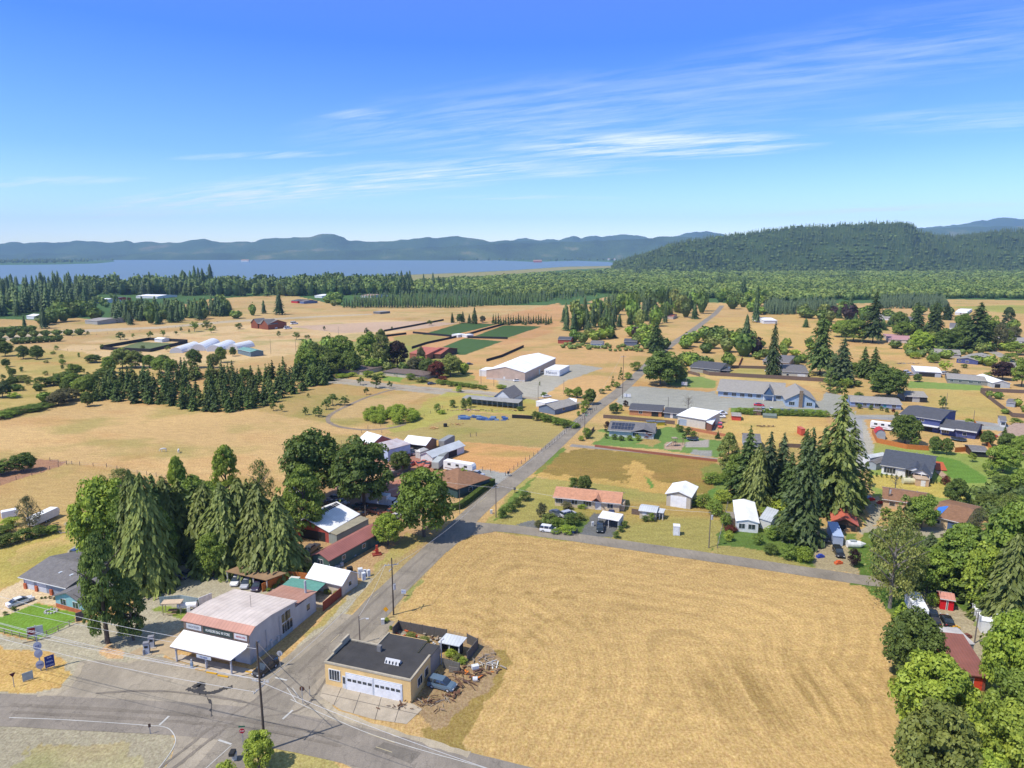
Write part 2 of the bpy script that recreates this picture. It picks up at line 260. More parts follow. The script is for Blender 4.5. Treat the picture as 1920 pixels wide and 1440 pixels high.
# ================================================================ THE GROUND
# regions: (object name, colour as seen in sun, outline through photograph pixels, edge raggedness in m)
DRY = (208, 168, 108)
REG = [
 ('woodland_floor', (84, 112, 60), [(-900,478),(2800,478),(2800,566),(1920,566),(1480,570),(1240,566),(1060,572),(640,574),(540,552),(400,560),(200,600),(-900,625)], 4),
 ('marsh', (160,150,98), [(600,531),(640,521),(700,519),(770,515),(880,511),(960,507),(1060,500),(1170,498),(1170,501),(1060,506),(960,514),(800,524),(640,538)], 2),
 ('grassland', (206,166,112), [(1100,566),(1140,556),(1180,548),(1230,546),(1235,552),(1180,562),(1130,572)], 2),
 ('grassland', (200,160,108), [(1545,547),(1555,537),(1700,536),(1710,540),(1650,547)], 2),
 ('grassland', (206,170,105), [(1700,575),(1775,561),(1920,563),(2300,566),(2300,600),(1920,596),(1800,590)], 2),
 ('grassland', (172,165,80), [(1770,575),(1900,572),(2200,575),(2200,590),(1900,588)], 2),
 ('grassland', (206,170,112), [(420,560),(540,552),(640,574),(1060,572),(1050,600),(900,640),(560,690),(200,700),(-500,700),(-500,600),(0,602),(200,600),(300,585),(480,570)], 2),
 ('grassland', (220,184,130), [(0,690),(160,640),(420,612),(600,600),(760,600),(800,620),(600,660),(300,690)], 3),
 ('grassland', (196,166,98), [(-400,700),(-100,640),(160,660),(300,700),(200,740),(100,760),(-400,800)], 3),
 ('grassland', (208,158,104), [(900,600),(1050,567),(1060,600),(1030,625),(950,650),(820,720),(700,690),(600,650),(700,630)], 2),
 ('lane', (196,178,150), [(0,632),(100,620),(300,612),(440,600),(600,592),(700,588),(700,590),(600,595),(440,604),(300,616),(100,626),(0,640)], .5),
 ('bare_soil', (206,172,140), [(540,612),(700,604),(780,602),(860,606),(780,618),(640,625)], 1),
 ('pasture', (216,170,110), [(860,655),(900,650),(1020,640),(1160,650),(1215,668),(1225,690),(1130,742),(1100,740),(1010,740),(905,715),(840,715),(790,705)], 1),
 ('gravel_lot', (178,172,160), [(1000,705),(1060,685),(1085,683),(1130,690),(1060,715),(1015,745),(975,748),(950,738),(930,712),(985,716)], .6),
 ('garden', (150,158,82), [(560,640),(760,640),(870,690),(900,720),(760,720),(620,700),(560,690)], 2),
 ('grass_field', (192,160,98), [(460,770),(560,735),(640,715),(735,722),(840,727),(790,765),(720,800),(680,792),(640,800),(560,785)], .8),
 ('grass_field', (206,170,112), [(660,788),(616,790),(640,760),(740,730),(820,728),(760,760),(740,790)], .8),
 ('driveway', (178,168,152), [(560,706),(640,709),(700,716),(760,722),(830,728),(900,732),(1000,745),(1010,752),(900,744),(820,739),(740,731),(640,720),(580,716)], .4),
 ('garden', (172,174,88), [(760,790),(800,750),(850,730),(900,740),(1010,750),(1000,780),(880,770),(860,790),(800,815),(760,825),(720,800)], 1.5),
 ('grass_field', (184,160,96), [(800,800),(870,772),(1060,785),(1075,790),(1040,832),(1030,840),(880,830),(770,826),(720,815)], .8),
 ('pasture', (222,166,104), [(690,868),(720,838),(780,824),(900,830),(1020,842),(950,888),(900,880),(850,870),(760,880)], .6),
 ('pasture', (214,174,114), [(-300,800),(0,782),(60,765),(100,757),(150,748),(300,765),(420,775),(470,768),(560,784),(660,798),(716,812),(690,830),(640,866),(600,930),(500,930),(240,884),(130,866),(0,840),(-300,800)], .8),
 ('orchard_floor', (178,132,98), [(-300,850),(0,862),(60,858),(128,866),(100,880),(0,910),(-300,960)], .6),
 ('pasture', (200,164,102), [(-300,960),(0,910),(132,869),(240,886),(290,900),(240,940),(160,965),(150,1000),(60,1010),(0,1030),(-300,1080)], .5),
 ('grass_field', (190,166,88), [(-300,1080),(0,1030),(70,1008),(150,985),(165,1010),(120,1045),(45,1090),(0,1104),(-300,1160)], .7),
 ('grass_field', (206,170,104), [(30,1030),(120,1005),(140,1012),(60,1050),(20,1060)], 1),
 ('gravel_lot', (182,172,150), [(120,1045),(150,1010),(160,990),(130,990),(120,980),(150,975),(210,1000),(230,1060),(190,1060)], .4),
 ('driveway', (216,192,156), [(-200,1170),(0,1110),(45,1085),(120,1108),(158,1130),(110,1136),(68,1130),(0,1168),(-200,1230)], .2),
 ('grass_field', (176,160,88), [(860,900),(1000,895),(1360,930),(1372,960),(1340,1030),(1330,1040),(1000,1010),(900,990),(940,950),(960,900)], .5),
 ('meadow', (156,130,66), [(1036,853),(1080,842),(1100,842),(1210,850),(1345,861),(1352,900),(1345,925),(1300,925),(1180,915),(1060,895),(1010,893),(985,885)], 1.6),
 ('meadow', (206,166,92), [(985,890),(1000,880),(1030,888),(1120,898),(1180,905),(1172,870),(1195,862),(1215,880),(1240,905),(1300,915),(1300,928),(1220,925),(1120,905),(1040,898)], 1.5),
 ('meadow', (104,140,62), [(1312,880),(1345,868),(1370,880),(1372,960),(1330,950),(1318,930),(1340,912)], 1.0),
 ('meadow', (118,150,64), [(1208,893),(1218,898),(1228,914),(1222,916),(1214,904)], .5),
 ('garden', (112,140,60), [(925,980),(940,950),(975,915),(1010,890),(1000,890),(1040,846),(1060,838),(1062,842),(1020,880),(985,918),(950,960)], .5),
 ('garden', (100,132,58), [(1340,1030),(1352,985),(1375,935),(1480,940),(1500,1000),(1560,1000),(1600,1000),(1620,1060),(1560,1070),(1450,1050)], .8),
 ('grass_field', (178,160,92), [(1335,1040),(1345,1022),(1420,1030),(1480,1050),(1540,1065),(1530,1075),(1420,1055)], .6),
 ('lawn', (108,150,64), [(1108,833),(1125,822),(1115,808),(1130,804),(1230,806),(1245,800),(1280,802),(1290,820),(1350,826),(1368,832),(1360,850),(1345,858),(1230,842),(1160,838)], .3),
 ('lawn', (168,172,90), [(1098,822),(1112,806),(1140,812),(1120,828)], .4),
 ('lawn', (160,156,80), [(1190,832),(1210,818),(1235,825),(1225,836)], 1.2),
 ('play_area', (190,158,130), [(1243,842),(1248,828),(1285,830),(1278,844)], .2),
 ('play_area', (178,166,150), [(1285,838),(1286,828),(1330,824),(1328,838)], .3),
 ('gravel_lot', (160,158,152), [(1295,852),(1300,843),(1337,845),(1335,857)], .2),
 ('grass_field', (196,166,96), [(1140,790),(1150,765),(1240,780),(1270,795),(1240,803),(1150,800)], .5),
 ('pasture', (214,178,104), [(1350,800),(1380,780),(1540,780),(1560,800),(1545,828),(1470,836),(1380,830),(1360,822)], .6),
 ('garden', (110,145,62), [(1370,762),(1545,768),(1550,782),(1400,778),(1370,772)], .5),
 ('gravel_lot', (170,168,160), [(1172,727),(1200,723),(1340,733),(1350,745),(1540,752),(1548,735),(1600,745),(1605,800),(1618,850),(1622,880),(1590,880),(1590,810),(1560,780),(1540,768),(1370,764),(1350,790),(1340,810),(1322,800),(1325,775),(1290,768),(1165,760),(1155,752)], .4),
 ('grass_field', (205,160,98), [(1185,725),(1190,712),(1280,728),(1343,730),(1330,735),(1200,724)], .3),
 ('lawn', (128,162,74), [(1250,722),(1262,706),(1330,706),(1344,715),(1340,728),(1290,726)], .6),
 ('grass_field', (214,178,112), [(1320,708),(1330,700),(1480,712),(1560,718),(1600,735),(1545,735),(1500,720),(1345,715)], .4),
 ('grass_field', (190,170,98), [(1345,700),(1400,688),(1480,690),(1560,705),(1555,715),(1400,705)], .5),
 ('pasture', (212,172,104), [(1300,640),(1305,622),(1345,596),(1480,590),(1720,592),(1710,600),(1600,640),(1530,655),(1400,645)], 1),
 ('pasture', (216,172,108), [(1575,672),(1588,645),(1710,650),(1735,672),(1752,690),(1650,690),(1590,690)], .4),
 ('pasture', (200,170,98), [(1700,745),(1702,725),(1840,728),(1900,780),(1900,795),(1830,792),(1700,770),(1740,756)], .5),
 ('lawn', (124,162,68), [(1700,722),(1705,714),(1840,722),(1850,733),(1700,727)], .4),
 ('pasture', (206,170,104), [(1585,750),(1580,720),(1625,715),(1640,750),(1690,770),(1680,780),(1600,776)], .6),
 ('gravel_lot', (178,172,160), [(1600,745),(1605,800),(1618,850),(1640,895),(1655,880),(1640,840),(1620,786),(1690,785),(1680,778),(1605,778)], .3),
 ('road_verge', (168,166,158), [(1690,784),(1830,790),(1900,800),(2100,806),(2100,816),(1900,810),(1690,792)], .2),
 ('lawn', (104,150,56), [(1738,850),(1770,852),(1800,862),(1850,895),(1855,908),(1810,908),(1770,895),(1755,870)], .4),
 ('grass_field', (150,160,78), [(1640,830),(1750,840),(1860,860),(1920,860),(2000,860),(2000,1000),(1800,960),(1640,940),(1630,890)], 1),
 ('lawn', (98,146,50), [(1742,856),(1768,856),(1800,864),(1850,895),(1852,906),(1812,906),(1776,893),(1762,872)], .3),
 ('grass_field', (204,178,90), [(1630,890),(1700,890),(1770,905),(1800,912),(1790,935),(1720,930),(1640,915)], .7),
 ('grass_field', (214,190,96), [(1790,930),(1870,925),(1880,950),(1820,960)], 1.5),
 ('gravel_lot', (178,168,148), [(1622,935),(1650,930),(1655,960),(1640,985),(1690,990),(1780,985),(1790,1010),(1700,1020),(1690,1010),(1640,1010),(1610,1000),(1630,970)], .5),
 ('garden', (96,128,52), [(1610,1000),(1680,1005),(1800,1010),(1930,960),(2300,960),(2300,1500),(1730,1500),(1710,1400),(1670,1280),(1680,1180),(1640,1120),(1600,1100)], 1.2),
 ('gravel_lot', (178,164,138), [(1700,1120),(1740,1105),(1800,1140),(1860,1180),(1850,1240),(1790,1250),(1750,1200)], .5),
 ('gravel_lot', (176,160,128), [(1530,1070),(1520,1020),(1530,990),(1580,985),(1600,1060),(1610,1075)], .5),
 ('yard', (196,158,110), [(540,1000),(600,960),(560,940),(590,905),(690,880),(760,870),(870,880),(860,960),(790,1000),(700,1080),(640,1130),(520,1120),(470,1080)], .8),
 ('yard', (178,140,112), [(610,960),(620,915),(700,900),(740,905),(750,940),(730,960),(690,960),(650,965)], .8),
 ('yard', (180,130,110), [(690,860),(740,842),(810,846),(850,870),(790,890),(700,890)], .8),
 ('yard', (186,166,96), [(690,1075),(760,1000),(812,1008),(790,1040),(720,1085)], .6),
 ('road_verge', (184,158,104), [(590,1196),(640,1130),(690,1075),(800,1015),(850,985),(880,960),(910,930),(945,900),(960,895),(930,935),(870,985),(820,1020),(730,1085),(660,1150),(620,1190)], .4),
 ('lawn', (164,166,84), [(560,1205),(600,1165),(640,1120),(650,1130),(625,1170),(600,1190)], .8),
 ('yard', (214,176,116), [(850,950),(872,924),(890,902),(925,905),(906,930),(862,962)], .3),
 ('driveway', (166,164,158), [(885,890),(900,880),(960,888),(945,905),(930,912),(905,903)], .3),
 ('driveway', (128,128,126), [(965,984),(1000,975),(1008,986),(1060,990),(1080,1002),(1000,990)], .1),
 ('driveway', (120,120,120), [(1083,1004),(1100,980),(1112,962),(1170,968),(1160,985),(1148,1008)], .1),
 ('garden', (96,124,56), [(1000,986),(1022,965),(1095,965),(1108,972),(1090,1000),(1060,1000)], .4),
 ('hay_field', (210,170,106), [(884,1004),(960,1003),(1100,1018),(1300,1048),(1450,1072),(1560,1090),(1618,1100),(1645,1125),(1668,1160),(1680,1200),(1668,1290),(1690,1380),(1712,1500),(960,1520),(900,1400),(870,1396),(905,1330),(948,1270),(958,1240),(940,1215),(900,1190),(860,1172),(790,1168),(745,1162),(738,1140),(775,1100),(850,1020)], .35),
 ('field_edge', (166,138,76), [(780,1370),(850,1330),(900,1270),(925,1215),(942,1220),(958,1240),(948,1270),(905,1330),(870,1396),(900,1440),(860,1420)], .6),
 ('yard', (172,142,102), [(735,1195),(760,1168),(900,1195),(940,1235),(930,1280),(860,1340),(810,1370),(780,1340),(770,1320),(830,1255),(840,1215),(790,1200)], .6),
 ('road_verge', (190,160,106), [(690,1195),(740,1130),(780,1085),(850,1008),(885,998),(892,1004),(850,1020),(775,1102),(745,1150),(740,1175),(720,1195)], .4),
 ('lawn', (142,158,76), [(757,1128),(765,1105),(785,1088),(792,1090),(775,1112),(765,1130)], .6),
 ('gravel_lot', (168,160,146), [(650,1260),(690,1190),(720,1186),(745,1180),(790,1200),(700,1205),(690,1240)], .4),
 ('gravel_lot', (182,172,150), [(-100,1200),(0,1187),(55,1205),(110,1172),(165,1165),(240,1150),(275,1110),(300,1080),(340,1050),(440,1040),(520,1060),(545,1085),(540,1100),(470,1120),(420,1120),(350,1165),(320,1210),(310,1235),(370,1262),(480,1290),(560,1205),(610,1170),(690,1075),(700,1085),(640,1160),(560,1240),(520,1330),(260,1330),(0,1310),(-100,1310),(-100,1290),(60,1299),(112,1290),(134,1264),(120,1235),(92,1222),(60,1225),(0,1215),(-100,1225)], .4),
 ('grass_island', (214,178,104), [(-100,1222),(0,1212),(60,1224),(92,1222),(122,1238),(134,1264),(112,1288),(62,1300),(-100,1292)], .4),
 ('bare_soil', (214,172,122), [(188,1222),(205,1205),(235,1222),(232,1232),(205,1236)], .3),
 ('lawn', (128,158,60), [(282,1142),(300,1136),(345,1140),(352,1150),(345,1160),(342,1168),(318,1152)], .4),
 ('lawn', (110,158,48), [(-250,1200),(0,1158),(68,1131),(142,1148),(143,1166),(66,1201),(0,1184),(-250,1240)], .15),
 ('patio', (216,190,158), [(505,1110),(545,1080),(580,1088),(640,1108),(606,1140),(560,1135)], .1),
 ('gravel_lot', (168,158,136), [(-300,1500),(-300,1345),(0,1340),(280,1360),(318,1364),(330,1385),(320,1420),(290,1500)], .4),
 ('dry_grass', (176,162,120), [(30,1410),(120,1390),(230,1385),(280,1410),(240,1500),(0,1500)], 1.5),
 ('grass_island', (182,164,98), [(400,1440),(430,1405),(470,1385),(560,1398),(620,1420),(680,1470),(390,1500)], .4),
 ('orchard_floor', (196,158,100), [(-100,600),(0,598),(60,600),(150,596),(190,602),(0,612),(-100,612)], 1),
 ('crop_field', (80,104,54), [(788,628),(868,605),(932,608),(850,628)], .0),
 ('crop_field', (80,104,54), [(890,630),(945,610),(1016,612),(950,634)], .0),
 ('crop_field', (84,108,58), [(806,660),(872,634),(942,640),(870,666)], .0),
 ('crop_field', (168,150,84), [(736,632),(780,626),(836,632),(780,650),(745,646)], .5),
 ('crop_field', (120,128,84), [(215,655),(262,641),(340,644),(282,657)], .3),
 ('lawn', (120,165,64), [(716,713),(722,706),(758,708),(748,716)], .3),
]
u0, u1, du = -1.15, 1.15, .0027
uu = np.arange(u0, u1+du/2, du)
yy = [52.0]
while yy[-1] < 13000: yy.append(yy[-1]*(1.0042 if yy[-1] < 900 else (1.009 if yy[-1] < 2500 else 1.03)))
yy = np.array(yy); GX = yy[:, None]*uu[None, :]; GY = np.repeat(yy[:, None], len(uu), 1)
nr, nc = GX.shape; X = GX.ravel(); Y = GY.ravel()
dg = S(*DRY); COL = np.empty((len(X), 3)); COL[:] = dg
rid = np.zeros(len(X), np.int32); names = ['ground']; STR = np.zeros(len(X))
w1 = fbm(X*.35, Y*.35, 4, 3)-.5; w2 = fbm(X*.35+77, Y*.35+31, 4, 9)-.5
hayd = None
REGW = {}
for k, (nm, c, px, rag) in enumerate(REG):
    pl = [tuple(P(min(max(x, -2500), 4000), y)[:2]) for x, y in px]
    bx0 = min(p[0] for p in pl)-5; bx1 = max(p[0] for p in pl)+5; by0 = min(p[1] for p in pl)-5; by1 = max(p[1] for p in pl)+5
    idx = np.nonzero((X > bx0) & (X < bx1) & (Y > by0) & (Y < by1))[0]
    if not len(idx): continue
    ins = inpoly(X[idx]+w1[idx]*rag*4, Y[idx]+w2[idx]*rag*4, pl); idx = idx[ins]
    COL[idx] = np.array(S(*c))*{'lawn': (1.25,.92,1.25), 'gravel_lot': (1.05,1,.88), 'driveway': (1.05,1,.9), 'garden': (1.15,.95,1.0), 'lane': (1.05,1,.9)}.get(nm, (1,1,1))
    if nm not in names: names.append(nm)
    rid[idx] = names.index(nm); REGW.setdefault(nm, []).append(pl)
# mowing rows of the hay field follow its outline
hp = REGW['hay_field'][0]; hi = np.nonzero(rid == names.index('hay_field'))[0]
dmin = np.zeros(len(hi))
for i in range(len(hp)):
    if i in (11, 12, 13): continue
    a = np.array(hp[i]); b = np.array(hp[(i+1) % len(hp)]); ab = b-a; L2 = ab@ab
    t = np.clip(((X[hi]-a[0])*ab[0]+(Y[hi]-a[1])*ab[1])/L2, 0, 1)
    dmin += math.sqrt(L2)/(np.hypot(X[hi]-a[0]-t*ab[0], Y[hi]-a[1]-t*ab[1])+.3)**3.2
dmin = dmin**(-1/2.2); STR[hi] = 1+dmin*1.6
wn = fbm(X*.02+5, Y*.02, 3, 21); COL *= (0.86+.28*wn)[:, None]; COL *= np.array([.97, 1.02, 1.08])
# greener and browner drifts inside the dry grass
gsel = np.isin(rid, [names.index(n) for n in names if n in ('ground', 'grassland', 'pasture', 'grass_field', 'meadow', 'grass_island', 'road_verge', 'dry_grass', 'field_edge', 'garden', 'yard')])
g = np.clip((fbm(X*.045+9, Y*.06, 4, 33)-.55)*5, 0, 1)*gsel
COL = COL*(1-.45*g[:, None])+np.array(S(142, 146, 70))*.45*g[:, None]
b_ = np.clip((fbm(X*.03+50, Y*.05+8, 4, 41)-.54)*5, 0, 1)*gsel
COL = COL*(1-.35*b_[:, None])+np.array(S(196, 142, 88))*.35*b_[:, None]
# the weedy patch of the hay field
pp = P(1465, 1290); dd = np.hypot((X-pp.x)/20, (Y-pp.y)/12)
pt = np.clip(1.25-dd, 0, 1)*np.clip((fbm(X*.8, Y*.07, 4, 55)-.42)*4.5, 0, 1)*.8*(rid == names.index('hay_field'))
pq = P(1000, 1130); pt2 = np.clip(1.1-np.hypot((X-pq.x)/30, (Y-pq.y)/45), 0, 1)*np.clip((fbm(X*.55, Y*.55, 4, 77)-.55)*6, 0, 1)*.5*(rid == names.index('hay_field'))
pt = np.maximum(pt, pt2)
COL = COL*(1-.75*pt[:, None])+np.array(S(134, 108, 56))*.75*pt[:, None]
def ground_material():
    m = bpy.data.materials.new('ground_cover'); m.use_nodes = True; nt = m.node_tree; N = nt.nodes; L = nt.links; b = N['Principled BSDF']
    b.inputs['Roughness'].default_value = .95; b.inputs['Specular IOR Level'].default_value = .1
    at = N.new('ShaderNodeAttribute'); at.attribute_name = 'Col'; st = N.new('ShaderNodeAttribute'); st.attribute_name = 'streak'
    tcn = N.new('ShaderNodeTexCoord')
    def noise(s, d, vec=None, rg=.6, stretch=None):
        n = N.new('ShaderNodeTexNoise'); n.inputs['Scale'].default_value = s; n.inputs['Detail'].default_value = d; n.inputs['Roughness'].default_value = rg
        v = vec or tcn.outputs['Object']
        if stretch:
            mp = N.new('ShaderNodeMapping'); mp.inputs['Scale'].default_value = stretch; mp.inputs['Rotation'].default_value = (0, 0, .5); L.new(v, mp.inputs[0]); v = mp.outputs[0]
        L.new(v, n.inputs['Vector']); return n.outputs['Fac']
    def rmp(f, lo, hi, a=.3, c=.7):
        r = N.new('ShaderNodeMapRange'); r.inputs[1].default_value = a; r.inputs[2].default_value = c; r.inputs[3].default_value = lo; r.inputs[4].default_value = hi; L.new(f, r.inputs[0]); return r.outputs[0]
    def mul(a, c, op='MULTIPLY'):
        n = N.new('ShaderNodeMath'); n.operation = op
        for i, v in enumerate((a, c)):
            if isinstance(v, (int, float)): n.inputs[i].default_value = v
            else: L.new(v, n.inputs[i])
        return n.outputs[0]
    fine = noise(2.2, 6, rg=.7); mid = noise(.22, 6, stretch=(1, 2.2, 1)); tuft = noise(.9, 5, stretch=(2.4, .8, 1), rg=.7)
    f = mul(mul(rmp(fine, .66, 1.30), rmp(mid, .85, 1.12)), rmp(tuft, .84, 1.13))
    # windrows
    wv = N.new('ShaderNodeMath'); wv.operation = 'SINE'; wob = noise(.05, 3)
    ph = mul(mul(st.outputs['Fac'], 1.9), mul(wob, 1.5), 'ADD'); L.new(ph, wv.inputs[0])
    on = mul(st.outputs['Fac'], .5, 'GREATER_THAN')
    rowstr = mul(mul(rmp(wv.outputs[0], -.075, .05, -1, 1), rmp(noise(.11, 5), .1, 1.3)), on)
    cbx = N.new('ShaderNodeCombineXYZ'); L.new(mul(st.outputs['Fac'], 2.2), cbx.inputs[0]); L.new(mul(noise(.03, 1), .6), cbx.inputs[1])
    nn2 = noise(1.0, 4, cbx.outputs[0]); row2 = mul(rmp(nn2, -.09, .08), on)
    f = mul(f, mul(mul(rowstr, 1.0, 'ADD'), row2, 'ADD'))
    v = N.new('ShaderNodeVectorMath'); v.operation = 'SCALE'; L.new(at.outputs['Color'], v.inputs[0]); L.new(f, v.inputs['Scale'])
    hn = N.new('ShaderNodeHueSaturation'); L.new(rmp(tuft, .488, .512), hn.inputs['Hue']); L.new(rmp(fine, 1.08, .92), hn.inputs['Saturation']); L.new(v.outputs[0], hn.inputs['Color'])
    L.new(hn.outputs[0], b.inputs['Base Color'])
    bn = N.new('ShaderNodeBump'); bn.inputs['Strength'].default_value = .5; bn.inputs['Distance'].default_value = .25; L.new(mul(fine, tuft, 'ADD'), bn.inputs['Height']); L.new(bn.outputs[0], b.inputs['Normal'])
    return m
GM = ground_material()
ii, jj = np.meshgrid(np.arange(nr-1), np.arange(nc-1), indexing='ij')
v0 = (ii*nc+jj).ravel(); Q = np.stack([v0, v0+1, v0+nc+1, v0+nc], 1); fr = rid[Q].max(1)
Vg = np.stack([X, Y, np.zeros(len(X))], 1); C4 = np.concatenate([COL, np.ones((len(X), 1))], 1)
for k, nm in enumerate(names):
    q = Q[fr == k]
    if not len(q): continue
    us, inv = np.unique(q, return_inverse=True)
    me = npmesh(nm, Vg[us], inv.reshape(q.shape), GM, {'Col': ('FLOAT_COLOR', C4[us]), 'streak': ('FLOAT', STR[us])})
    o = link(bpy.data.objects.new(nm, me)); tag(o, kind='structure')
base = MB(); base.add([(-40000,-3000,-1),(40000,-3000,-1),(40000,40000,-1),(-40000,40000,-1)], [(0,1,2,3)])
o = base.build('ground_plain', mat('plaster', S(120,128,84))); tag(o, kind='structure')
# ---------------------------------------------------------------- paved sheets
LIFT = [0]
def lift(z): LIFT[0] += 1; return z+.00025*LIFT[0]
def sheet(name, px, m, z=.03, world=False, kind='structure'):
    z = lift(z)
    pl = px if world else [tuple(P(x, y)[:2]) for x, y in px]
    b = MB(); b.add([(x, y, z) for x, y in pl], [tuple(range(len(pl)))]); o = b.build(name, m); me = o.data
    import bmesh
    bm = bmesh.new(); bm.from_mesh(me); bmesh.ops.triangulate(bm, faces=bm.faces[:]); bm.normal_update()
    for f in bm.faces:
        if f.normal.z < 0: f.normal_flip()
    bm.to_mesh(me); bm.free()
    if kind: tag(o, kind=kind)
    return o
def smooth(pts, n=8):
    out = []
    for i in range(len(pts)-1):
        p0 = pts[max(i-1, 0)]; p1 = pts[i]; p2 = pts[i+1]; p3 = pts[min(i+2, len(pts)-1)]
        for k in range(n):
            t = k/n; out.append(tuple(.5*((2*p1[j])+(-p0[j]+p2[j])*t+(2*p0[j]-5*p1[j]+4*p2[j]-p3[j])*t*t+(-p0[j]+3*p1[j]-3*p2[j]+p3[j])*t**3) for j in range(2)))
    out.append(tuple(pts[-1])); return out
def ribbon(name, pts, wd, m, z=.03, px=True, jit=0, kind='structure'):
    z = lift(z)
    if px: pts = [tuple(P(x, y)[:2]) for x, y in pts]
    pts = smooth(pts); n = len(pts); vs = []
    for i, p in enumerate(pts):
        a = Vector(pts[max(i-1, 0)]); b = Vector(pts[min(i+1, n-1)]); d = (b-a).normalized(); nn = Vector((-d.y, d.x))
        ww = wd if not callable(wd) else wd(i/(n-1)); j1 = random.uniform(-jit, jit); j2 = random.uniform(-jit, jit)
        vs += [(p[0]+nn.x*(ww/2+j1), p[1]+nn.y*(ww/2+j1), z), (p[0]-nn.x*(ww/2+j2), p[1]-nn.y*(ww/2+j2), z)]
    b = MB(); b.add(vs, [(2*i, 2*i+1, 2*i+3, 2*i+2) for i in range(n-1)]); o = b.build(name, m)
    if kind: tag(o, kind=kind)
    return o
ASP = mat('asphalt', S(150,140,124)); ASP2 = mat('asphalt', S(170,158,138)); ASPD = mat('asphalt', S(128,120,108)); CONC = mat('concrete', S(192,178,156)); WHITE = mat('concrete', (.50,.49,.45)); YEL = mat('concrete', (.62,.38,.07))
sheet('paved_apron', [(-100,1312),(0,1308),(62,1302),(116,1292),(140,1266),(150,1240),(190,1238),(240,1243),(300,1232),(325,1238),(400,1258),(470,1266),(505,1258),(548,1222),(600,1185),(640,1150),(740,1165),(690,1240),(660,1275),(608,1310),(640,1340),(780,1385),(900,1425),(1010,1470),(1010,1560),(760,1500),(660,1440),(580,1402),(500,1378),(440,1400),(390,1445),(290,1470),(322,1420),(331,1385),(318,1362),(280,1356),(0,1340),(-100,1336)], ASP2, .02)
MAINC = [(400,1455),(445,1400),(520,1310),(608,1228),(680,1168),(735,1108),(806,1040),(838,1010),(903,948),(958,904),(1006,866),(1062,815),(1112,770),(1162,733),(1207,692),(1240,660),(1268,640),(1298,620),(1325,600),(1341,588),(1354,573)]
ribbon('main_road', MAINC, lambda t: 6.9 if t < .25 else 6.3, ASP, .04, jit=.06)
ribbon('cross_road', [(-160,1322),(0,1330),(200,1340),(400,1352),(560,1375),(700,1406),(850,1442),(1000,1480)], 7.4, mat('asphalt', S(150,140,126)), .035, jit=.05)
ribbon('side_street', [(862,985),(905,988),(950,991),(1000,997),(1100,1011),(1250,1033),(1400,1055),(1520,1073),(1615,1087),(1680,1094)], 5.0, ASP, .036, jit=.06)
sheet('junction', [(838,1036),(858,1018),(884,1004),(925,998),(925,982),(880,978),(850,988)], ASP, .033)
ribbon('lane', [(1604,785),(1607,830),(1625,880)], 5, mat('asphalt', S(168,166,160)), .03)
ribbon('lane', [(1850,655),(1880,668),(1920,695),(1990,740)], 7, mat('asphalt', S(168,160,148)), .03)
ribbon('lane', [(1604,782),(1700,787),(1820,791),(1900,800),(2000,806)], 5, mat('asphalt', S(160,158,154)), .034)
ribbon('farm_track', [(860,735),(760,728),(700,741),(660,757),(622,776),(616,790),(640,801),(690,806),(735,802),(760,795)], 2.0, mat('asphalt', S(150,134,114)), .03, jit=.2)
ribbon('driveway', [(1070,835),(1100,838),(1160,843),(1240,851),(1345,862)], 3.4, mat('asphalt', S(160,152,142)), .03)
ribbon('driveway', [(560,711),(640,714),(720,722),(800,731),(900,738),(1010,748),(1060,752),(1120,760)], 3.6, mat('asphalt', S(176,160,138)), .03)
# concrete forecourt of the yellow garage and slab under the store awning
sheet('forecourt', [(606,1285),(600,1306),(640,1332),(700,1349),(762,1358),(792,1330),(775,1320),(612,1283)], CONC, .045)
for a, b in (((640,1290),(626,1322)),((676,1299),(662,1338)),((715,1308),(703,1350)),((752,1316),(740,1355)),((603,1300),(785,1340))):
    ribbon('joint_line', [a, ((a[0]+b[0])/2,(a[1]+b[1])/2), b], .09, mat('plain', (.09,.08,.07)), .052)
sheet('pavement', [(322,1236),(340,1228),(480,1258),(476,1262),(445,1270),(380,1252)], mat('concrete', S(206,190,168)), .12)
sheet('pavement', [(235,1228),(262,1215),(290,1205),(330,1180),(345,1195),(330,1225),(355,1238),(330,1240),(305,1226),(275,1229)], mat('concrete', S(196,172,136)), .05)
sheet('tarmac_patch', [(700,1405),(720,1392),(790,1412),(770,1432)], ASPD, .047)
# road markings
def line(a, b, wd=.14, m=WHITE, z=.055): ribbon('road_marking', [a, ((a[0]+b[0])/2, (a[1]+b[1])/2), b], wd, m, z)
ribbon('road_marking', [(17,1346),(100,1349),(200,1355),(280,1361),(300,1362),(318,1368),(329,1385),(325,1402),(310,1425),(290,1450)], .13, WHITE, .055)
ribbon('road_marking', [(545,1312),(600,1337),(690,1375),(780,1404),(880,1432),(930,1448)], .12, WHITE, .055)
ribbon('road_marking', [(434,1398),(415,1415),(385,1442)], .12, WHITE, .055)
for a, b in (((299,1360),(317,1343)),((410,1388),(434,1396)),((516,1271),(538,1276)),((530,1349),(549,1332)),((538,1290),(556,1317)),((548,1290),(560,1308))): line(a, b, .12 if a[0] in (538,548) else .32)
for a, b in (((690,1376),(740,1393)),((705,1401),(735,1411)),((700,1120),(710,1112)),((620,1205),(636,1190)),((900,942),(912,932))): line(a, b, .11, mat('concrete', (.5,.42,.25)))
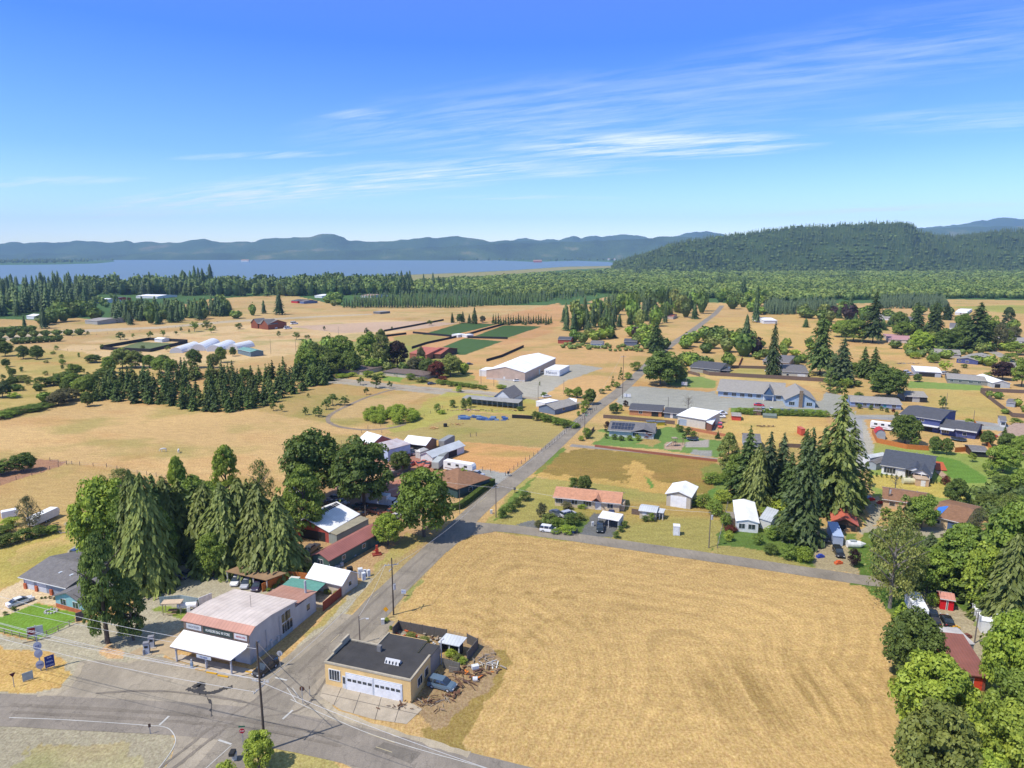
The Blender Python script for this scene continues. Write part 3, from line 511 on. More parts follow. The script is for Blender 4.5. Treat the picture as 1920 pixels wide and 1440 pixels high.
# tar and water stains in front of the store
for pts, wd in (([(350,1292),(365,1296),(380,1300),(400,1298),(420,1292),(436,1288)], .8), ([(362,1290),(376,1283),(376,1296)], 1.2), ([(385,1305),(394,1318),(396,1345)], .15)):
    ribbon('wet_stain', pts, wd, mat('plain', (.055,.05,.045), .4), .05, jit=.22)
for pts, wd in (([(300,1440),(352,1400),(400,1362),(470,1318),(540,1270)],.5),([(318,1448),(372,1404),(420,1368),(490,1322),(556,1278)],.5),([(20,1322),(200,1331),(380,1343),(520,1360),(640,1385)],.7),([(20,1335),(200,1345),(380,1357),(520,1374),(640,1400)],.6),([(480,1345),(560,1332),(600,1290),(640,1220)],.4),([(180,1300),(300,1296),(420,1310),(520,1330)],.5),([(560,1262),(640,1185),(720,1110),(800,1036)],.6),([(580,1275),(665,1195),(745,1118),(825,1040)],.6)):
    ribbon('tyre_track', pts, wd, mat('asphalt', S(138,128,114)), .048, jit=.12)
for pts in ([(604,1312),(640,1340),(760,1380),(880,1415)],[(70,1304),(118,1294),(142,1266),(152,1243)],[(240,1242),(300,1224),(325,1212)]):
    ribbon('gravel_edge', pts, 1.1, mat('asphalt', S(186,172,146)), .030, jit=.3)
# lake
WAT = bpy.data.materials.new('water'); WAT.use_nodes = True; wb = WAT.node_tree.nodes['Principled BSDF']
wb.inputs['Base Color'].default_value = (.13,.19,.22,1); wb.inputs['Roughness'].default_value = .45; wb.inputs['IOR'].default_value = 1.33
wt = WAT.node_tree; wnz = wt.nodes.new('ShaderNodeTexNoise'); wnz.inputs['Scale'].default_value = .08; wnz.inputs['Detail'].default_value = 6; wtc = wt.nodes.new('ShaderNodeTexCoord'); wt.links.new(wtc.outputs['Object'], wnz.inputs['Vector'])
wbm = wt.nodes.new('ShaderNodeBump'); wbm.inputs['Distance'].default_value = 1.2; wbm.inputs['Strength'].default_value = .6; wt.links.new(wnz.outputs['Fac'], wbm.inputs['Height']); wt.links.new(wbm.outputs[0], wb.inputs['Normal'])
lake = [(-1500,534),(-700,533),(0,533),(300,532),(520,530),(600,529),(640,521),(700,519),(770,515),(880,511),(960,507),(1060,500),(1150,498.5),(1158,494),(1140,491),(1080,489),(1000,491),(930,488),(800,488.5),(640,487.5),(480,486.5),(210,486),(215,491),(180,494),(100,496),(0,497),(-300,497),(-300,489),(-1500,489)]
lake_o = sheet('lake', lake, WAT, .25)
# ================================================================ FOLIAGE TEMPLATES  (unit: height 1, crown width 1)
def leafmesh(name, C, T, Nn, ln, wd, m, v=None):
    """rhombic leaf sprays: centre C, long axis T, normal Nn"""
    T = T/np.linalg.norm(T, axis=1, keepdims=True); B = np.cross(Nn, T); B /= np.linalg.norm(B, axis=1, keepdims=True)+1e-9
    k = len(C); V = np.empty((k, 4, 3)); V[:, 0] = C-T*ln[:, None]; V[:, 1] = C+B*wd[:, None]; V[:, 2] = C+T*ln[:, None]; V[:, 3] = C-B*wd[:, None]
    Q = np.arange(k*4).reshape(k, 4); v = rng.random(k) if v is None else v
    return npmesh(name, V.reshape(-1, 3), Q, m, {'v': ('FLOAT', np.repeat(v, 4))}), V.reshape(-1, 3), Q, np.repeat(v, 4)
def unit(n):
    a = rng.normal(size=(n, 3)); return a/np.linalg.norm(a, axis=1, keepdims=True)
def t_fir(seed, whorls=34, nb=9, ns=13, droop=.35, irr=.22, lo=.06, pw=.85, sz=1.0, asp=3.0):
    """conifer: whorls of drooping branches carrying sprays. asp = height/width of the tree it will be used for"""
    g = np.random.default_rng(seed); C = []; T = []; Nn = []; ln = []; wd = []; vv = []
    side = 1+.25*np.sin(np.linspace(0, 6.28, 60)+g.random()*6)+g.normal(0, .08, 60)
    for k in range(whorls):
        t = lo+(1-lo)*(k+.5)/whorls; rad = .5*(1-t)**pw*(1 if t > .2 else .75+.25*t/.2)+.012
        for b in range(nb if t < .8 else max(4, nb-3)):
            a = g.random()*6.283; r = rad*(1-irr+g.random()*irr*1.6)*side[int(a/6.284*60)]; vb = g.random()
            tz = t+g.normal(0, .6/whorls)
            for s in range(max(3, int(ns*rad*2)+2)):
                q = (s+.6+g.random()*.6)/(max(3, int(ns*rad*2)+2)); rr = r*min(q, 1.02)
                z = tz-droop*rr*q/asp*1.6+g.normal(0, .006)
                off = g.normal(0, .03)*rad*2.2; ca_, sa_ = math.cos(a), math.sin(a)
                C.append((ca_*rr-sa_*off, sa_*rr+ca_*off, z))
                sp = g.normal(0, .55); T.append((math.cos(a+sp), math.sin(a+sp), -droop*.8/asp*2-abs(g.normal(0, .12))))
                Nn.append((g.normal(0, .35)+.3*ca_, g.normal(0, .35)+.3*sa_, 1.0))
                l = sz*(.030+.035*g.random())*(0.6+rad*1.4); ln.append(l*1.35); wd.append(l*.62); vv.append(min(1, max(0, .55*vb+.45*g.random())))
    C = np.array(C); return C, np.array(T), np.array(Nn), np.array(ln), np.array(wd), np.array(vv)
def t_leafy(seed, clumps=70, per=95, shape='round', fill=.9, leaf=.021, base=.04, flat=.75, hole=.0):
    """broadleaf: clumps of leaves set unevenly over (and inside) a lumpy crown"""
    g = np.random.default_rng(seed); C = []; Nn = []; vv = []
    for k in range(clumps):
        d = g.normal(size=3); d /= np.linalg.norm(d)
        if d[2] < -.8: d[2] *= -.5
        u = g.random()
        if shape == 'round': rr = (.31+.11*g.random()) if u < .8 else .2*g.random(); c = np.array([d[0]*rr, d[1]*rr, base+(1-base)*(.50+d[2]*rr*1.12)]); cr = .085+.06*g.random()
        elif shape == 'column':
            z = g.random()**.85; env = (.40*math.sin(math.pi*min(1, (z*.86+.14)))**.55)*(1-.25*z); rr = env*(.75+.3*g.random()); a = g.random()*6.28
            c = np.array([math.cos(a)*rr, math.sin(a)*rr, base+(1-base)*(.04+.92*z)]); cr = .09+.06*g.random()
        elif shape == 'cone':
            z = g.random()**1.2; env = .43*(1-z)**.75+.02; rr = env*(.8+.25*g.random()); a = g.random()*6.28; c = np.array([math.cos(a)*rr, math.sin(a)*rr, base+(1-base)*z*.96]); cr = .05+.07*(1-z)
        elif shape == 'bush':
            rr = .34*(.8+.3*g.random()) if u < .8 else .2*g.random(); c = np.array([d[0]*rr, d[1]*rr, .42+d[2]*.42*(.8+.3*g.random())]); c[2] = max(.08, c[2]); cr = .10+.08*g.random()
        elif shape == 'sparse':
            z = .15+.85*g.random(); env = .44*math.sin(math.pi*min(1, z*.8+.18))**.6; rr = env*math.sqrt(g.random()); a = g.random()*6.28; c = np.array([math.cos(a)*rr, math.sin(a)*rr, z]); cr = .05+.05*g.random()
        n = int(per*(.7+.6*g.random())); q = g.normal(size=(n, 3)); q /= np.linalg.norm(q, axis=1, keepdims=True)
        q[:, 2] = np.where(q[:, 2] < -.3, -q[:, 2], q[:, 2]); rad = cr*(.55+.5*g.random((n, 1))**.5)
        if shape == 'sparse': rad = rad*1.3
        pts = c+q*rad*np.array([1, 1, flat]); C.append(pts); Nn.append(q+g.normal(0, .45, (n, 3))+np.array([0, 0, .35])); vb = g.random()
        vv.append(np.clip(.5*vb+.5*g.random(n), 0, 1))
    C = np.concatenate(C); Nn = np.concatenate(Nn); k = len(C); T = np.cross(Nn, g.normal(size=(k, 3)))
    l = leaf*(.6+.8*g.random(k)); return C, T, Nn, l, l*.66, np.concatenate(vv)
def trunkmesh(name, h=.9, r=.028, limbs=0, seed=0, m=BARK, lean=0, lim=.33):
    g = random.Random(seed); b = MB(); b.cyl((0, 0, -.01), (lean*.4, 0, h*.5), r, r*.6, 8); b.cyl((lean*.4, 0, h*.5), (lean, 0, h), r*.6, r*.15, 6)
    for k in range(limbs):
        a = k*2.4+g.random(); z = h*(.28+.5*k/max(1, limbs)); q = lim*(.6+.4*g.random())
        b.cyl((lean*z, 0, z), (math.cos(a)*q*.5, math.sin(a)*q*.5, z+.14), r*.45, r*.25, 5); b.cyl((math.cos(a)*q*.5, math.sin(a)*q*.5, z+.14), (math.cos(a)*q, math.sin(a)*q, z+.2+.1*g.random()), r*.25, r*.06, 4)
    me = bpy.data.meshes.new(name); me.from_pydata(b.v, [], b.f); me.materials.append(m); return me
TPL = {}
def tpl(key, gen, trunk): TPL[key] = (leafmesh('crown', *gen[:5], FOL, gen[5])[0], trunk)
for i in range(3): tpl(('fir', i), t_fir(10+i, 38, 10, 22, .4, .34, .05, .74, .72), trunkmesh('trunk', .95, .02, 0))
for i in range(3): tpl(('cedar', i), t_fir(20+i, 42, 11, 24, .8, .42, .04, .52, .74, 2.2), trunkmesh('trunk', .95, .022, 0))
for i in range(2): tpl(('tallfir', i), t_fir(30+i, 36, 9, 24, .35, .5, .14, .7, .68), trunkmesh('trunk', .97, .018, 0))
for i in range(3): tpl(('young', i), t_fir(40+i, 15, 7, 9, .3, .2, .02, .9, 1.7, 2.4), trunkmesh('trunk', .9, .02, 0))
for i in range(4): tpl(('round', i), t_leafy(50+i, 125, 95, 'round', leaf=.024), trunkmesh('trunk', .75, .03, 7, i))
for i in range(2): tpl(('small', i), t_leafy(60+i, 34, 55, 'round', leaf=.036, base=.12), trunkmesh('trunk', .6, .03, 5, i))
for i in range(2): tpl(('column', i), t_leafy(70+i, 120, 90, 'column', leaf=.022, base=.07, flat=.45), trunkmesh('trunk', .9, .03, 5, i))
for i in range(2): tpl(('cone', i), t_leafy(80+i, 70, 60, 'cone', leaf=.024, base=.03, flat=.6), trunkmesh('trunk', .9, .02, 0, i))
for i in range(2): tpl(('sparse', i), t_leafy(90+i, 120, 36, 'sparse', leaf=.017, flat=1.0), trunkmesh('trunk', .9, .026, 14, i, GREYBARK, 0, .42))
tpl(('bare', 0), t_leafy(97, 26, 12, 'sparse', leaf=.014), trunkmesh('trunk', .9, .03, 18, 3, GREYBARK, 0, .45))
for i in range(3): tpl(('bush', i), t_leafy(100+i, 42, 60, 'bush', leaf=.032, flat=1), None)
tpl(('weed', 0), t_leafy(110, 60, 40, 'bush', leaf=.03, flat=1), None)
NV = {k: sum(1 for q in TPL if q[0] == k) for k in {q[0] for q in TPL}}
FIRD = (.068,.112,.046); FIRM = (.105,.165,.058); FIRB = (.095,.145,.082); CED = (.165,.215,.072)
GD = (.115,.175,.048); GM_ = (.175,.265,.056); GL = (.25,.35,.062); GY = (.22,.27,.06); OLV = (.19,.235,.075)
PUR = (.045,.024,.030); GREY = (.14,.145,.085); YEL_ = (.42,.36,.03); RED = (.13,.035,.03)
CN = {FIRD: 'dark green', FIRM: 'mid green', FIRB: 'bluish green', CED: 'yellowish green', GD: 'deep green', GM_: 'green', GL: 'bright green', GY: 'yellow green', OLV: 'olive', PUR: 'dark purple', GREY: 'grey green', YEL_: 'yellow', RED: 'dark red'}
KN = {'fir': ('fir_tree', 'conifer', 'tree'), 'cedar': ('cedar_tree', 'drooping conifer', 'tree'), 'tallfir': ('fir_tree', 'tall conifer with visible trunk', 'tree'), 'young': ('fir_tree', 'pointed conifer', 'tree'),
      'round': ('leafy_tree', 'round broadleaf tree', 'tree'), 'small': ('leafy_tree', 'small broadleaf tree', 'tree'), 'column': ('leafy_tree', 'tall columnar broadleaf tree', 'tree'), 'cone': ('leafy_tree', 'conical tree', 'tree'),
      'sparse': ('leafy_tree', 'open feathery tree', 'tree'), 'bare': ('bare_tree', 'nearly bare tree', 'tree'), 'bush': ('shrub', 'shrub', 'shrub'), 'weed': ('shrub', 'spreading shrub', 'shrub')}
PLANTS = []      # (object, kind phrase, x, y, h)
def plant(kind, x, yb, yt, wpx, col=GM_, label=None, group=None, var=None, wob=.12, pos=None, h=None, w=None, sparse=None):
    p = P(x, yb) if pos is None else Vector(pos)
    hh = h if h else max(.5, hgt(p, yt)); ww = w if w else wpx/F*depth(p)
    i = random.randrange(NV[kind]) if var is None else var
    cm, tm = TPL[(kind, i)]; nm, ph, cat = KN[kind]; rz = random.random()*6.28
    fq_ = 1+random.uniform(-wob, wob); c4 = tuple(max(0, c*k*fq_*(1+random.uniform(-wob, wob)*.3)) for c, k in zip(col, (1.12, 1.03, .72)))+(1,)
    if tm is None:
        r = bpy.data.objects.new(nm, cm); link(r); r.location = p; r.scale = (ww, ww, hh); r.rotation_euler = (0, 0, rz); r.color = c4
    else:
        r = empty(nm, p, rz)
        c = bpy.data.objects.new('crown', cm); link(c); c.parent = r; c.scale = (ww, ww, hh); c.color = c4
        t = bpy.data.objects.new('trunk', tm); link(t); t.parent = r; t.scale = (hh*.55+ww*.35, hh*.55+ww*.35, hh)
    r['category'] = cat
    if label: r['label'] = label
    if group: r['group'] = group
    PLANTS.append([r, CN[col]+' '+ph, p.x, p.y, hh, label is not None, cat, kind])
    return r
# ================================================================ NAMED PLANTS (base x, base y, top y, width) in photograph pixels
def many(L_, **kw):
    for t in L_: plant(*t, **kw)
plant('column', 202, 1206, 1000, 84, GD, 'tall dense columnar tree standing on dirt beside the gravel lot, left of the store')
plant('column', 250, 1200, 1085, 62, GD, 'shorter dark bushy tree pressed against the right side of the tall columnar tree')
plant('round', 205, 1066, 893, 118, GL, 'bright green broadleaf tree at the left end of the tree cluster')
plant('sparse', 233, 960, 884, 70, OLV, 'dark straggly tree with grey twigs behind the bright broadleaf tree')
many([('cedar',262,1085,886,104,CED),('column',245,1080,930,80,GM_),('cedar',283,1098,889,112,CED),('fir',300,1060,890,90,FIRM),('cedar',318,1050,893,104,CED),('fir',345,1040,900,110,CED),('column',300,1075,950,80,GM_),
 ('cedar',392,1040,905,112,CED),('cedar',424,1060,908,122,CED),('cedar',455,1050,900,124,CED),('cedar',492,1068,905,128,CED),('cedar',527,1072,928,106,CED),('fir',370,1015,905,104,FIRM),('column',410,1010,912,96,GM_),('fir',470,1012,900,100,CED),('column',440,1050,960,80,GM_),('column',510,1060,985,70,GM_)], group='conifers of the cluster behind the store')
plant('column', 342, 1000, 857, 50, GL, 'bright green pointed tree rising out of the conifer cluster, nearest its middle')
plant('column', 428, 960, 836, 62, GL, 'tall bright green ragged tree poking above the conifer cluster against the pasture', wob=.05)
plant('sparse', 492, 970, 868, 58, CED, 'open yellowish tree at the right top of the conifer cluster')
plant('round', 240, 930, 890, 50, GD); plant('round', 365, 1000, 893, 96, GM_); plant('round', 400, 1080, 1000, 60, GM_); plant('small', 175, 985, 915, 36, GM_)
plant('round', 592, 945, 805, 124, GD, 'huge dark round tree, left one of the pair behind the junk yard', var=0)
plant('round', 683, 952, 818, 118, GD, 'huge dark round tree on the right of the pair behind the junk yard', var=1)
plant('column', 572, 1004, 876, 88, GM_, 'weeping light green tree left of the junked cars')
plant('small', 540, 1000, 910, 50, GM_, 'lower green tree at the left foot of the weeping tree')
plant('round', 795, 1006, 878, 112, GM_, 'large full round tree at the roadside in front of the tan roofed house', var=2)
plant('round', 728, 1022, 964, 58, GL, 'low round bright tree between the red roofed shed and the main road', var=3)
plant('round', 751, 884, 844, 42, GD, 'small round tree in front of the white open fronted shed', var=1)
plant('small', 868, 912, 876, 32, GM_, 'small tree by the right corner of the tan roofed house')
many([('bush',944,971,950,24,GD),('bush',958,959,940,24,GD),('bush',970,950,931,22,GD),('bush',984,938,920,28,GD)], group='clipped shrubs in a line beside the main road')
many([('bush',1016,970,940,24,GREY),('bush',1030,985,960,34,OLV),('bush',1045,990,968,30,GM_),('bush',1072,984,958,34,GD),('bush',1088,975,960,22,OLV),('bush',1062,955,940,24,GREY),('bush',1092,953,944,22,GL),('bush',1065,1000,984,36,GL),('bush',1010,988,975,20,GREY),('bush',1042,1000,990,24,GM_)], group='shrubs of the garden in front of the orange roofed house')
many([('bush',1155,1009,995,16,GD),('bush',1163,997,985,16,GD),('bush',1172,989,976,17,GD)], group='shrubs lining the right side of the driveway')
plant('bush', 1075, 918, 893, 26, GD, 'dark shrub behind the orange roof, left of a pair'); plant('round', 1096, 920, 890, 28, GD, 'dark round tree behind the orange roof', var=1)
plant('bush', 1221, 978, 960, 16, GM_, 'upright shrub before the small cream shed'); plant('bush', 1209, 977, 966, 18, GD, 'low dark shrub left of the upright one at the cream shed')
plant('bush', 1366, 1014, 993, 22, GL, 'round bright shrub in front of the white mobile home'); plant('bush', 1370, 996, 985, 30, RED, 'reddish shrub against the white mobile home wall')
many([('weed',1320,950,925,40,GM_),('weed',1340,965,935,40,GM_),('weed',1355,940,918,40,GL),('weed',1335,905,885,44,GM_),('weed',1360,985,960,26,GM_),('weed',1300,948,935,26,GM_),('weed',1365,900,880,40,GM_)], group='bramble thickets right of the white garage')
many([('weed',1390,950,938,36,GL),('weed',1425,946,930,44,GL),('weed',1465,955,935,48,GL),('weed',1480,975,950,40,GL),('weed',1440,965,950,36,GM_),('weed',1500,1000,975,40,GM_)], group='bright brambles behind the white mobile home')
# right hand conifer group
plant('column', 1364, 884, 812, 46, OLV, 'olive columnar tree at the left edge of the big conifer group')
many([('fir',1398,935,812,72,FIRM),('round',1380,928,850,50,GM_),('fir',1438,940,812,66,FIRB),('fir',1463,932,812,60,FIRB),('cedar',1418,948,835,70,CED),('fir',1479,955,850,62,FIRM),('young',1405,850,797,30,FIRM),
 ('fir',1508,1016,806,92,FIRD),('fir',1536,960,800,84,FIRD),('fir',1500,960,808,70,FIRM),('fir',1560,965,845,66,FIRD),('fir',1590,960,850,50,FIRM)], group='conifers of the big group right of centre')
plant('tallfir', 1562, 968, 726, 96, CED, 'tallest pale conifer topping the big conifer group', var=0, wob=.02)
plant('tallfir', 1588, 945, 790, 80, CED, 'pale open conifer right behind the tallest one', var=1)
plant('young', 1512, 850, 803, 26, FIRM, 'small pointed conifer beside the brown pasture fence')
plant('round', 1604, 962, 908, 40, GM_, 'round green tree by the gravel lane beside the red roofed shed')
plant('cone', 1622, 912, 864, 24, GD, 'narrow dark tree at the left corner of the white farmhouse yard')
plant('cone', 1692, 992, 925, 48, CED, 'yellowish conical tree in front of the brown roofed house')
plant('round', 1727, 992, 928, 58, GM_, 'full round tree in front of the brown roofed house with a blue tarp')
plant('small', 1660, 975, 950, 26, GM_); plant('round', 1790, 952, 898, 44, GD, 'dense round tree right of the brown roofed house')
plant('sparse', 1668, 1140, 972, 112, OLV, 'tall feathery brownish tree at the end of the side street', var=0)
plant('sparse', 1700, 1110, 1000, 70, OLV, 'feathery olive tree just right of the brownish one', var=1)
plant('bush', 1601, 1062, 1024, 26, PUR, 'small dark purple tree by the end of the driveway')
plant('small', 1497, 985, 960, 24, GD)
many([('bush',1420,1020,998,26,GM_),('bush',1446,1038,1018,34,GD),('bush',1478,1048,1018,36,GM_),('bush',1507,1052,1022,40,GL),('round',1480,1018,970,44,GD),('bush',1448,1010,985,36,GM_)], group='shrubs in front of the white mobile home')
plant('fir', 1742, 1045, 998, 52, FIRB, 'bluish conifer beside the gravel turnaround'); plant('cone', 1779, 1022, 994, 24, YEL_, 'small bright yellow conical tree')
many([('round',1738,1108,1030,80,GM_),('column',1800,1112,985,112,GM_),('fir',1850,1135,955,130,FIRM),('round',1900,1150,945,140,GM_),('round',1850,1150,1020,95,GL),('cedar',1885,1175,1000,120,CED),('round',1780,1100,1010,80,GM_),('column',1862,1160,1040,90,GM_),('cedar',1935,1180,980,110,GD)], group='dense trees on the right edge')
many([('round',1705,1272,1150,112,GD),('round',1880,1322,1150,96,GL)], group='trees around the brown roofed cabin')
plant('round', 1742, 1390, 1230, 146, GL, 'large yellow green round tree beside the hay field, left of the red door', var=2)
plant('round', 1745, 1520, 1325, 150, OLV, 'olive round tree at the bottom edge beside the hay field', var=3)
plant('round', 1880, 1500, 1315, 140, GL, 'bright green tree in the bottom right corner'); plant('round', 1893, 1400, 1258, 110, GM_, 'green tree above the bright one in the bottom right corner')
plant('round', 1830, 1560, 1400, 120, GL); plant('sparse', 1925, 1330, 1200, 90, GD); plant('cone', 1690, 1160, 1128, 30, GL); plant('bush', 1748, 1135, 1110, 28, GL)
# bottom left small trees
plant('round', 486, 1442, 1372, 62, GL, 'small bright tree at the foot of the large power pole', var=1); plant('bush', 424, 1470, 1428, 50, GL, 'shrub cut by the bottom edge left of the small tree')
# left side
plant('round', 44, 884, 848, 46, GD, 'small spreading orchard tree nearest the pasture fence'); plant('round', 2, 890, 862, 44, GD, 'orchard tree cut by the left edge of the picture')
plant('sparse', 57, 998, 935, 48, GREY, 'grey green open tree next to the long white cargo trailer')
many([('bush',70,1006,985,40,GD),('bush',45,1012,990,40,GD),('bush',20,1020,998,36,GD),('bush',95,1000,985,34,GM_),('bush',0,1026,1004,34,GD),('bush',20,988,970,40,GL),('bush',5,1000,985,40,GD)], group='hedge shrubs between the left fields')
many([('bush',26,1145,1137,12,GD),('bush',10,1153,1146,10,GD)])
many([('bush',78,1123,1119,6,GD),('bush',85,1122,1118,6,GD),('bush',94,1122,1117,8,GREY),('bush',103,1124,1118,8,GREY)], group='tiny shrubs along the brick bed of the grey roofed house')
# plants right middle
plant('round', 1696, 832, 778, 58, GD, 'round tree in front of the dark blue two storey house'); plant('round', 1752, 850, 818, 24, GD, 'left of two round trees on the grass by the blue house'); plant('round', 1774, 852, 822, 24, GD, 'right of two round trees on the grass by the blue house')
plant('round', 1880, 884, 836, 62, GM_, 'spreading tree right of the mown green lawn'); plant('small', 1714, 838, 815, 20, GM_); plant('small', 1822, 866, 848, 16, GL); plant('round', 1850, 836, 808, 26, GD)
many([('round',1888,850,812,34,GD),('fir',1880,840,800,28,FIRM),('round',1912,858,815,36,GM_),('round',1880,925,890,44,GD),('round',1915,930,880,50,GM_),('round',1850,960,925,50,GD),('round',1900,975,930,60,GM_),('small',1860,900,880,22,GM_),('small',1848,885,868,16,GM_),('bush',1830,945,930,40,GL),('bush',1800,985,970,40,GL),('sparse',1832,1010,955,40,GREY),('bush',1772,1012,1000,20,GREY),('sparse',1885,1000,930,60,OLV),('round',1760,985,975,18,GM_)])
plant('bush', 1773, 909, 890, 18, RED, 'dark red shrub at the right end of the farmhouse deck'); plant('bare', 1678, 920, 885, 30, GREY, 'bare grey shrub behind the brown roofed house')
for k in range(16): plant('bush', 1634+k*9.3, 893+k*1.0, 884+k*1.0, 5, GD, 'slim young cypress in the row along the white farmhouse', 'cypress row along the white farmhouse')
plant('round', 1662, 748, 686, 72, GD, 'big round tree behind the long blue mobile home', var=0); plant('cone', 1556, 735, 688, 40, GD, 'dark conical tree left of the big blue spruce')
plant('tallfir', 1537, 702, 583, 62, FIRM, 'very tall conifer behind the grey roofed garage'); plant('fir', 1577, 722, 634, 64, FIRB, 'big bluish spruce beside the very tall conifer', var=0)
plant('fir', 1618, 708, 650, 36, FIRM, 'left one of two pointed conifers beside the pasture'); plant('fir', 1637, 712, 651, 42, FIRM, 'right one of two pointed conifers beside the pasture')
plant('fir', 1448, 703, 604, 34, FIRD, 'slim lone conifer in front of the grey roofed garage', var=1)
plant('small', 1767, 766, 742, 18, GD, 'small dark tree at the foot of the pole in the mown field')
plant('bush', 1817, 794, 784, 20, GL); plant('bush', 1905, 797, 783, 26, GM_); plant('bush', 1880, 800, 793, 6, GD)
many([('bush',1611,766,756,12,GD),('bush',1632,768,759,11,GD),('bush',1652,770,761,9,GD),('bush',1663,773,764,10,GD),('bush',1675,773,765,8,RED)], group='round shrubs in front of the long blue mobile home')
plant('round', 1879, 712, 678, 42, PUR, 'dark purple round tree right of the grey mobile home')
plant('round', 1915, 725, 672, 40, GM_, 'tree cut by the right edge near the purple tree')
plant('fir', 1830, 656, 567, 76, FIRD, 'wide dark conifer in the upper right hedge'); plant('fir', 1750, 630, 566, 40, FIRD, 'dark conifer, right of two in the upper right belt'); plant('fir', 1717, 625, 566, 36, FIRD, 'dark conifer, left of two in the upper right belt')
plant('tallfir', 1636, 642, 548, 52, FIRD, 'flat topped dark conifer with bare trunk in the upper right'); plant('column', 1888, 617, 576, 26, FIRD, 'lone dark oval tree on the far right grassland')
many([('round',1600,640,598,56,GM_),('round',1578,632,600,40,GM_),('round',1690,636,604,34,GM_),('round',1725,660,620,44,GL),('round',1745,655,630,40,GM_),('round',1775,662,615,52,GD),('round',1795,655,612,44,GD),('round',1685,625,585,34,GD),('round',1850,650,590,40,GM_),('round',1805,640,590,34,GM_),('round',1872,654,606,26,GREY),('round',1890,650,618,24,GD),('round',1905,665,640,40,GM_),('round',1900,640,612,24,GREY),('fir',1775,600,567,22,FIRD),('round',1602,702,680,26,GM_),('bush',1750,680,662,26,GM_),('small',1772,698,676,26,GL),('bush',1790,706,690,20,GREY),('bush',1825,712,702,22,GM_),('bush',1880,684,668,24,GM_),('bush',1895,678,660,30,GM_)])
many([('round',1720,716,700,16,GD),('bush',1715,672,658,24,GL),('bush',1610,746,734,20,GM_),('bush',1680,784,770,10,GD),('bush',1808,690,682,14,GD),('bush',1855,706,697,20,GM_)])
# centre: solar roofed house, houses and road trees
plant('bush', 1139, 810, 789, 18, PUR, 'dark purple shrub at the left corner of the solar panel roof'); plant('bush', 1213, 822, 808, 22, RED, 'rust red shrub right of the solar roofed house')
many([('bush',1137,822,812,10,GD),('bush',1152,824,813,14,GD),('bush',1165,826,815,13,GD),('bush',1180,826,815,14,GM_),('bush',1196,826,814,14,GL),('bush',1205,820,808,12,GM_),('bush',1090,826,816,14,GL),('bush',1100,822,800,20,GM_)], group='rounded shrubs before the solar roofed house')
plant('bush', 1173, 762, 749, 12, PUR, 'small dark red shrub at the left end of the brown brick house'); many([('round',1151,775,756,20,GD),('bush',1163,770,756,12,GM_)])
plant('bare', 1290, 768, 738, 30, GREY, 'bare branching tree on the paved lot before the long grey roofed hall')
many([('bush',1275,810,797,18,GD),('bush',1290,815,800,18,GD),('bush',1300,820,807,16,GM_),('bush',1283,822,812,12,GD)], group='shrubs beside the trampoline')
plant('young', 1346, 822, 808, 12, FIRD); plant('bush', 1270, 806, 794, 10, GM_)
plant('round', 1238, 722, 657, 76, GD, 'large dark tree beside the main road, left end of the paved lot', var=1); plant('round', 1268, 716, 672, 44, OLV, 'lower olive tree against the right side of the large dark roadside tree')
plant('fir', 1229, 662, 600, 42, FIRD, 'dark conifer behind the large dark roadside tree'); plant('small', 1256, 722, 704, 20, GM_)
many([('bush',1192,695,677,26,GM_),('cone',1149,725,704,10,GD),('cone',1164,712,688,11,GD),('bush',1178,712,696,18,GM_),('bush',1129,738,728,16,GD),('bush',1140,732,722,14,GM_),('bush',1157,727,714,14,GM_)], group='shrubs along the left side of the main road')
many([('bush',1070,744,728,22,GM_),('round',1083,746,726,20,GM_),('round',1105,758,728,28,GD),('bush',1096,768,750,24,GM_),('bush',1095,775,764,14,GL),('bush',1085,780,770,10,GM_),('small',1063,742,726,14,GM_)], group='shrubs beside the grey roofed bungalow')
for k in range(18):
    plant('bush', 1003+k*4.6, 786+k*1.2+random.uniform(-3,3)-(k%2)*6, 770+k*1.3, 17, GM_ if k % 3 else GD, 'bramble in the hedge below the grey roofed bungalow', 'bramble hedge below the bungalow')
for k in range(14): plant('weed', 1385+k*12.5, 776+k*.4, 764+k*.4, 20, GM_, 'bramble in the long green hedge in front of the parked cars', 'hedge in front of the parked cars')
for k in range(13): plant('bush', 822+k*7.2, 720+k*.8+random.uniform(-2,2), 710+k*1.0, 15, GM_, 'bramble in the hedge beside the long driveway', 'hedge beside the long driveway')
for k in range(56):
    a = random.random()*6.28; q = math.sqrt(random.random()); plant('weed', 735+49*q*math.cos(a), 784+12*q*math.sin(a), 768+12*q*math.sin(a), 20, GL, 'bright bush of the oval thicket in the meadow', 'oval thicket of bright bushes', wob=.1)
many([('small',598,782,760,18,GD),('small',592,780,764,14,GD),('small',612,768,748,18,GD),('small',624,760,738,24,GD),('small',646,760,742,22,GD),('small',573,778,762,13,GD),('small',513,770,754,15,GD),('small',529,772,757,11,GD),('small',578,745,737,7,GD),('small',687,740,726,11,GD),('small',676,722,706,14,GD),('small',705,728,700,24,GD),('small',731,728,714,11,GD),('small',690,708,696,14,GM_)], group='young trees dotted over the mown field')
many([('bush',848,764,748,16,GD),('bush',870,768,745,16,GD),('bush',880,764,742,14,GM_),('bush',820,773,755,16,GM_),('bush',860,735,722,16,GL),('bush',975,770,760,14,GD),('bush',940,728,720,24,GL),('bush',1020,744,734,14,GM_),('bush',828,776,768,18,GL),('bush',1012,724,714,3,GD)])
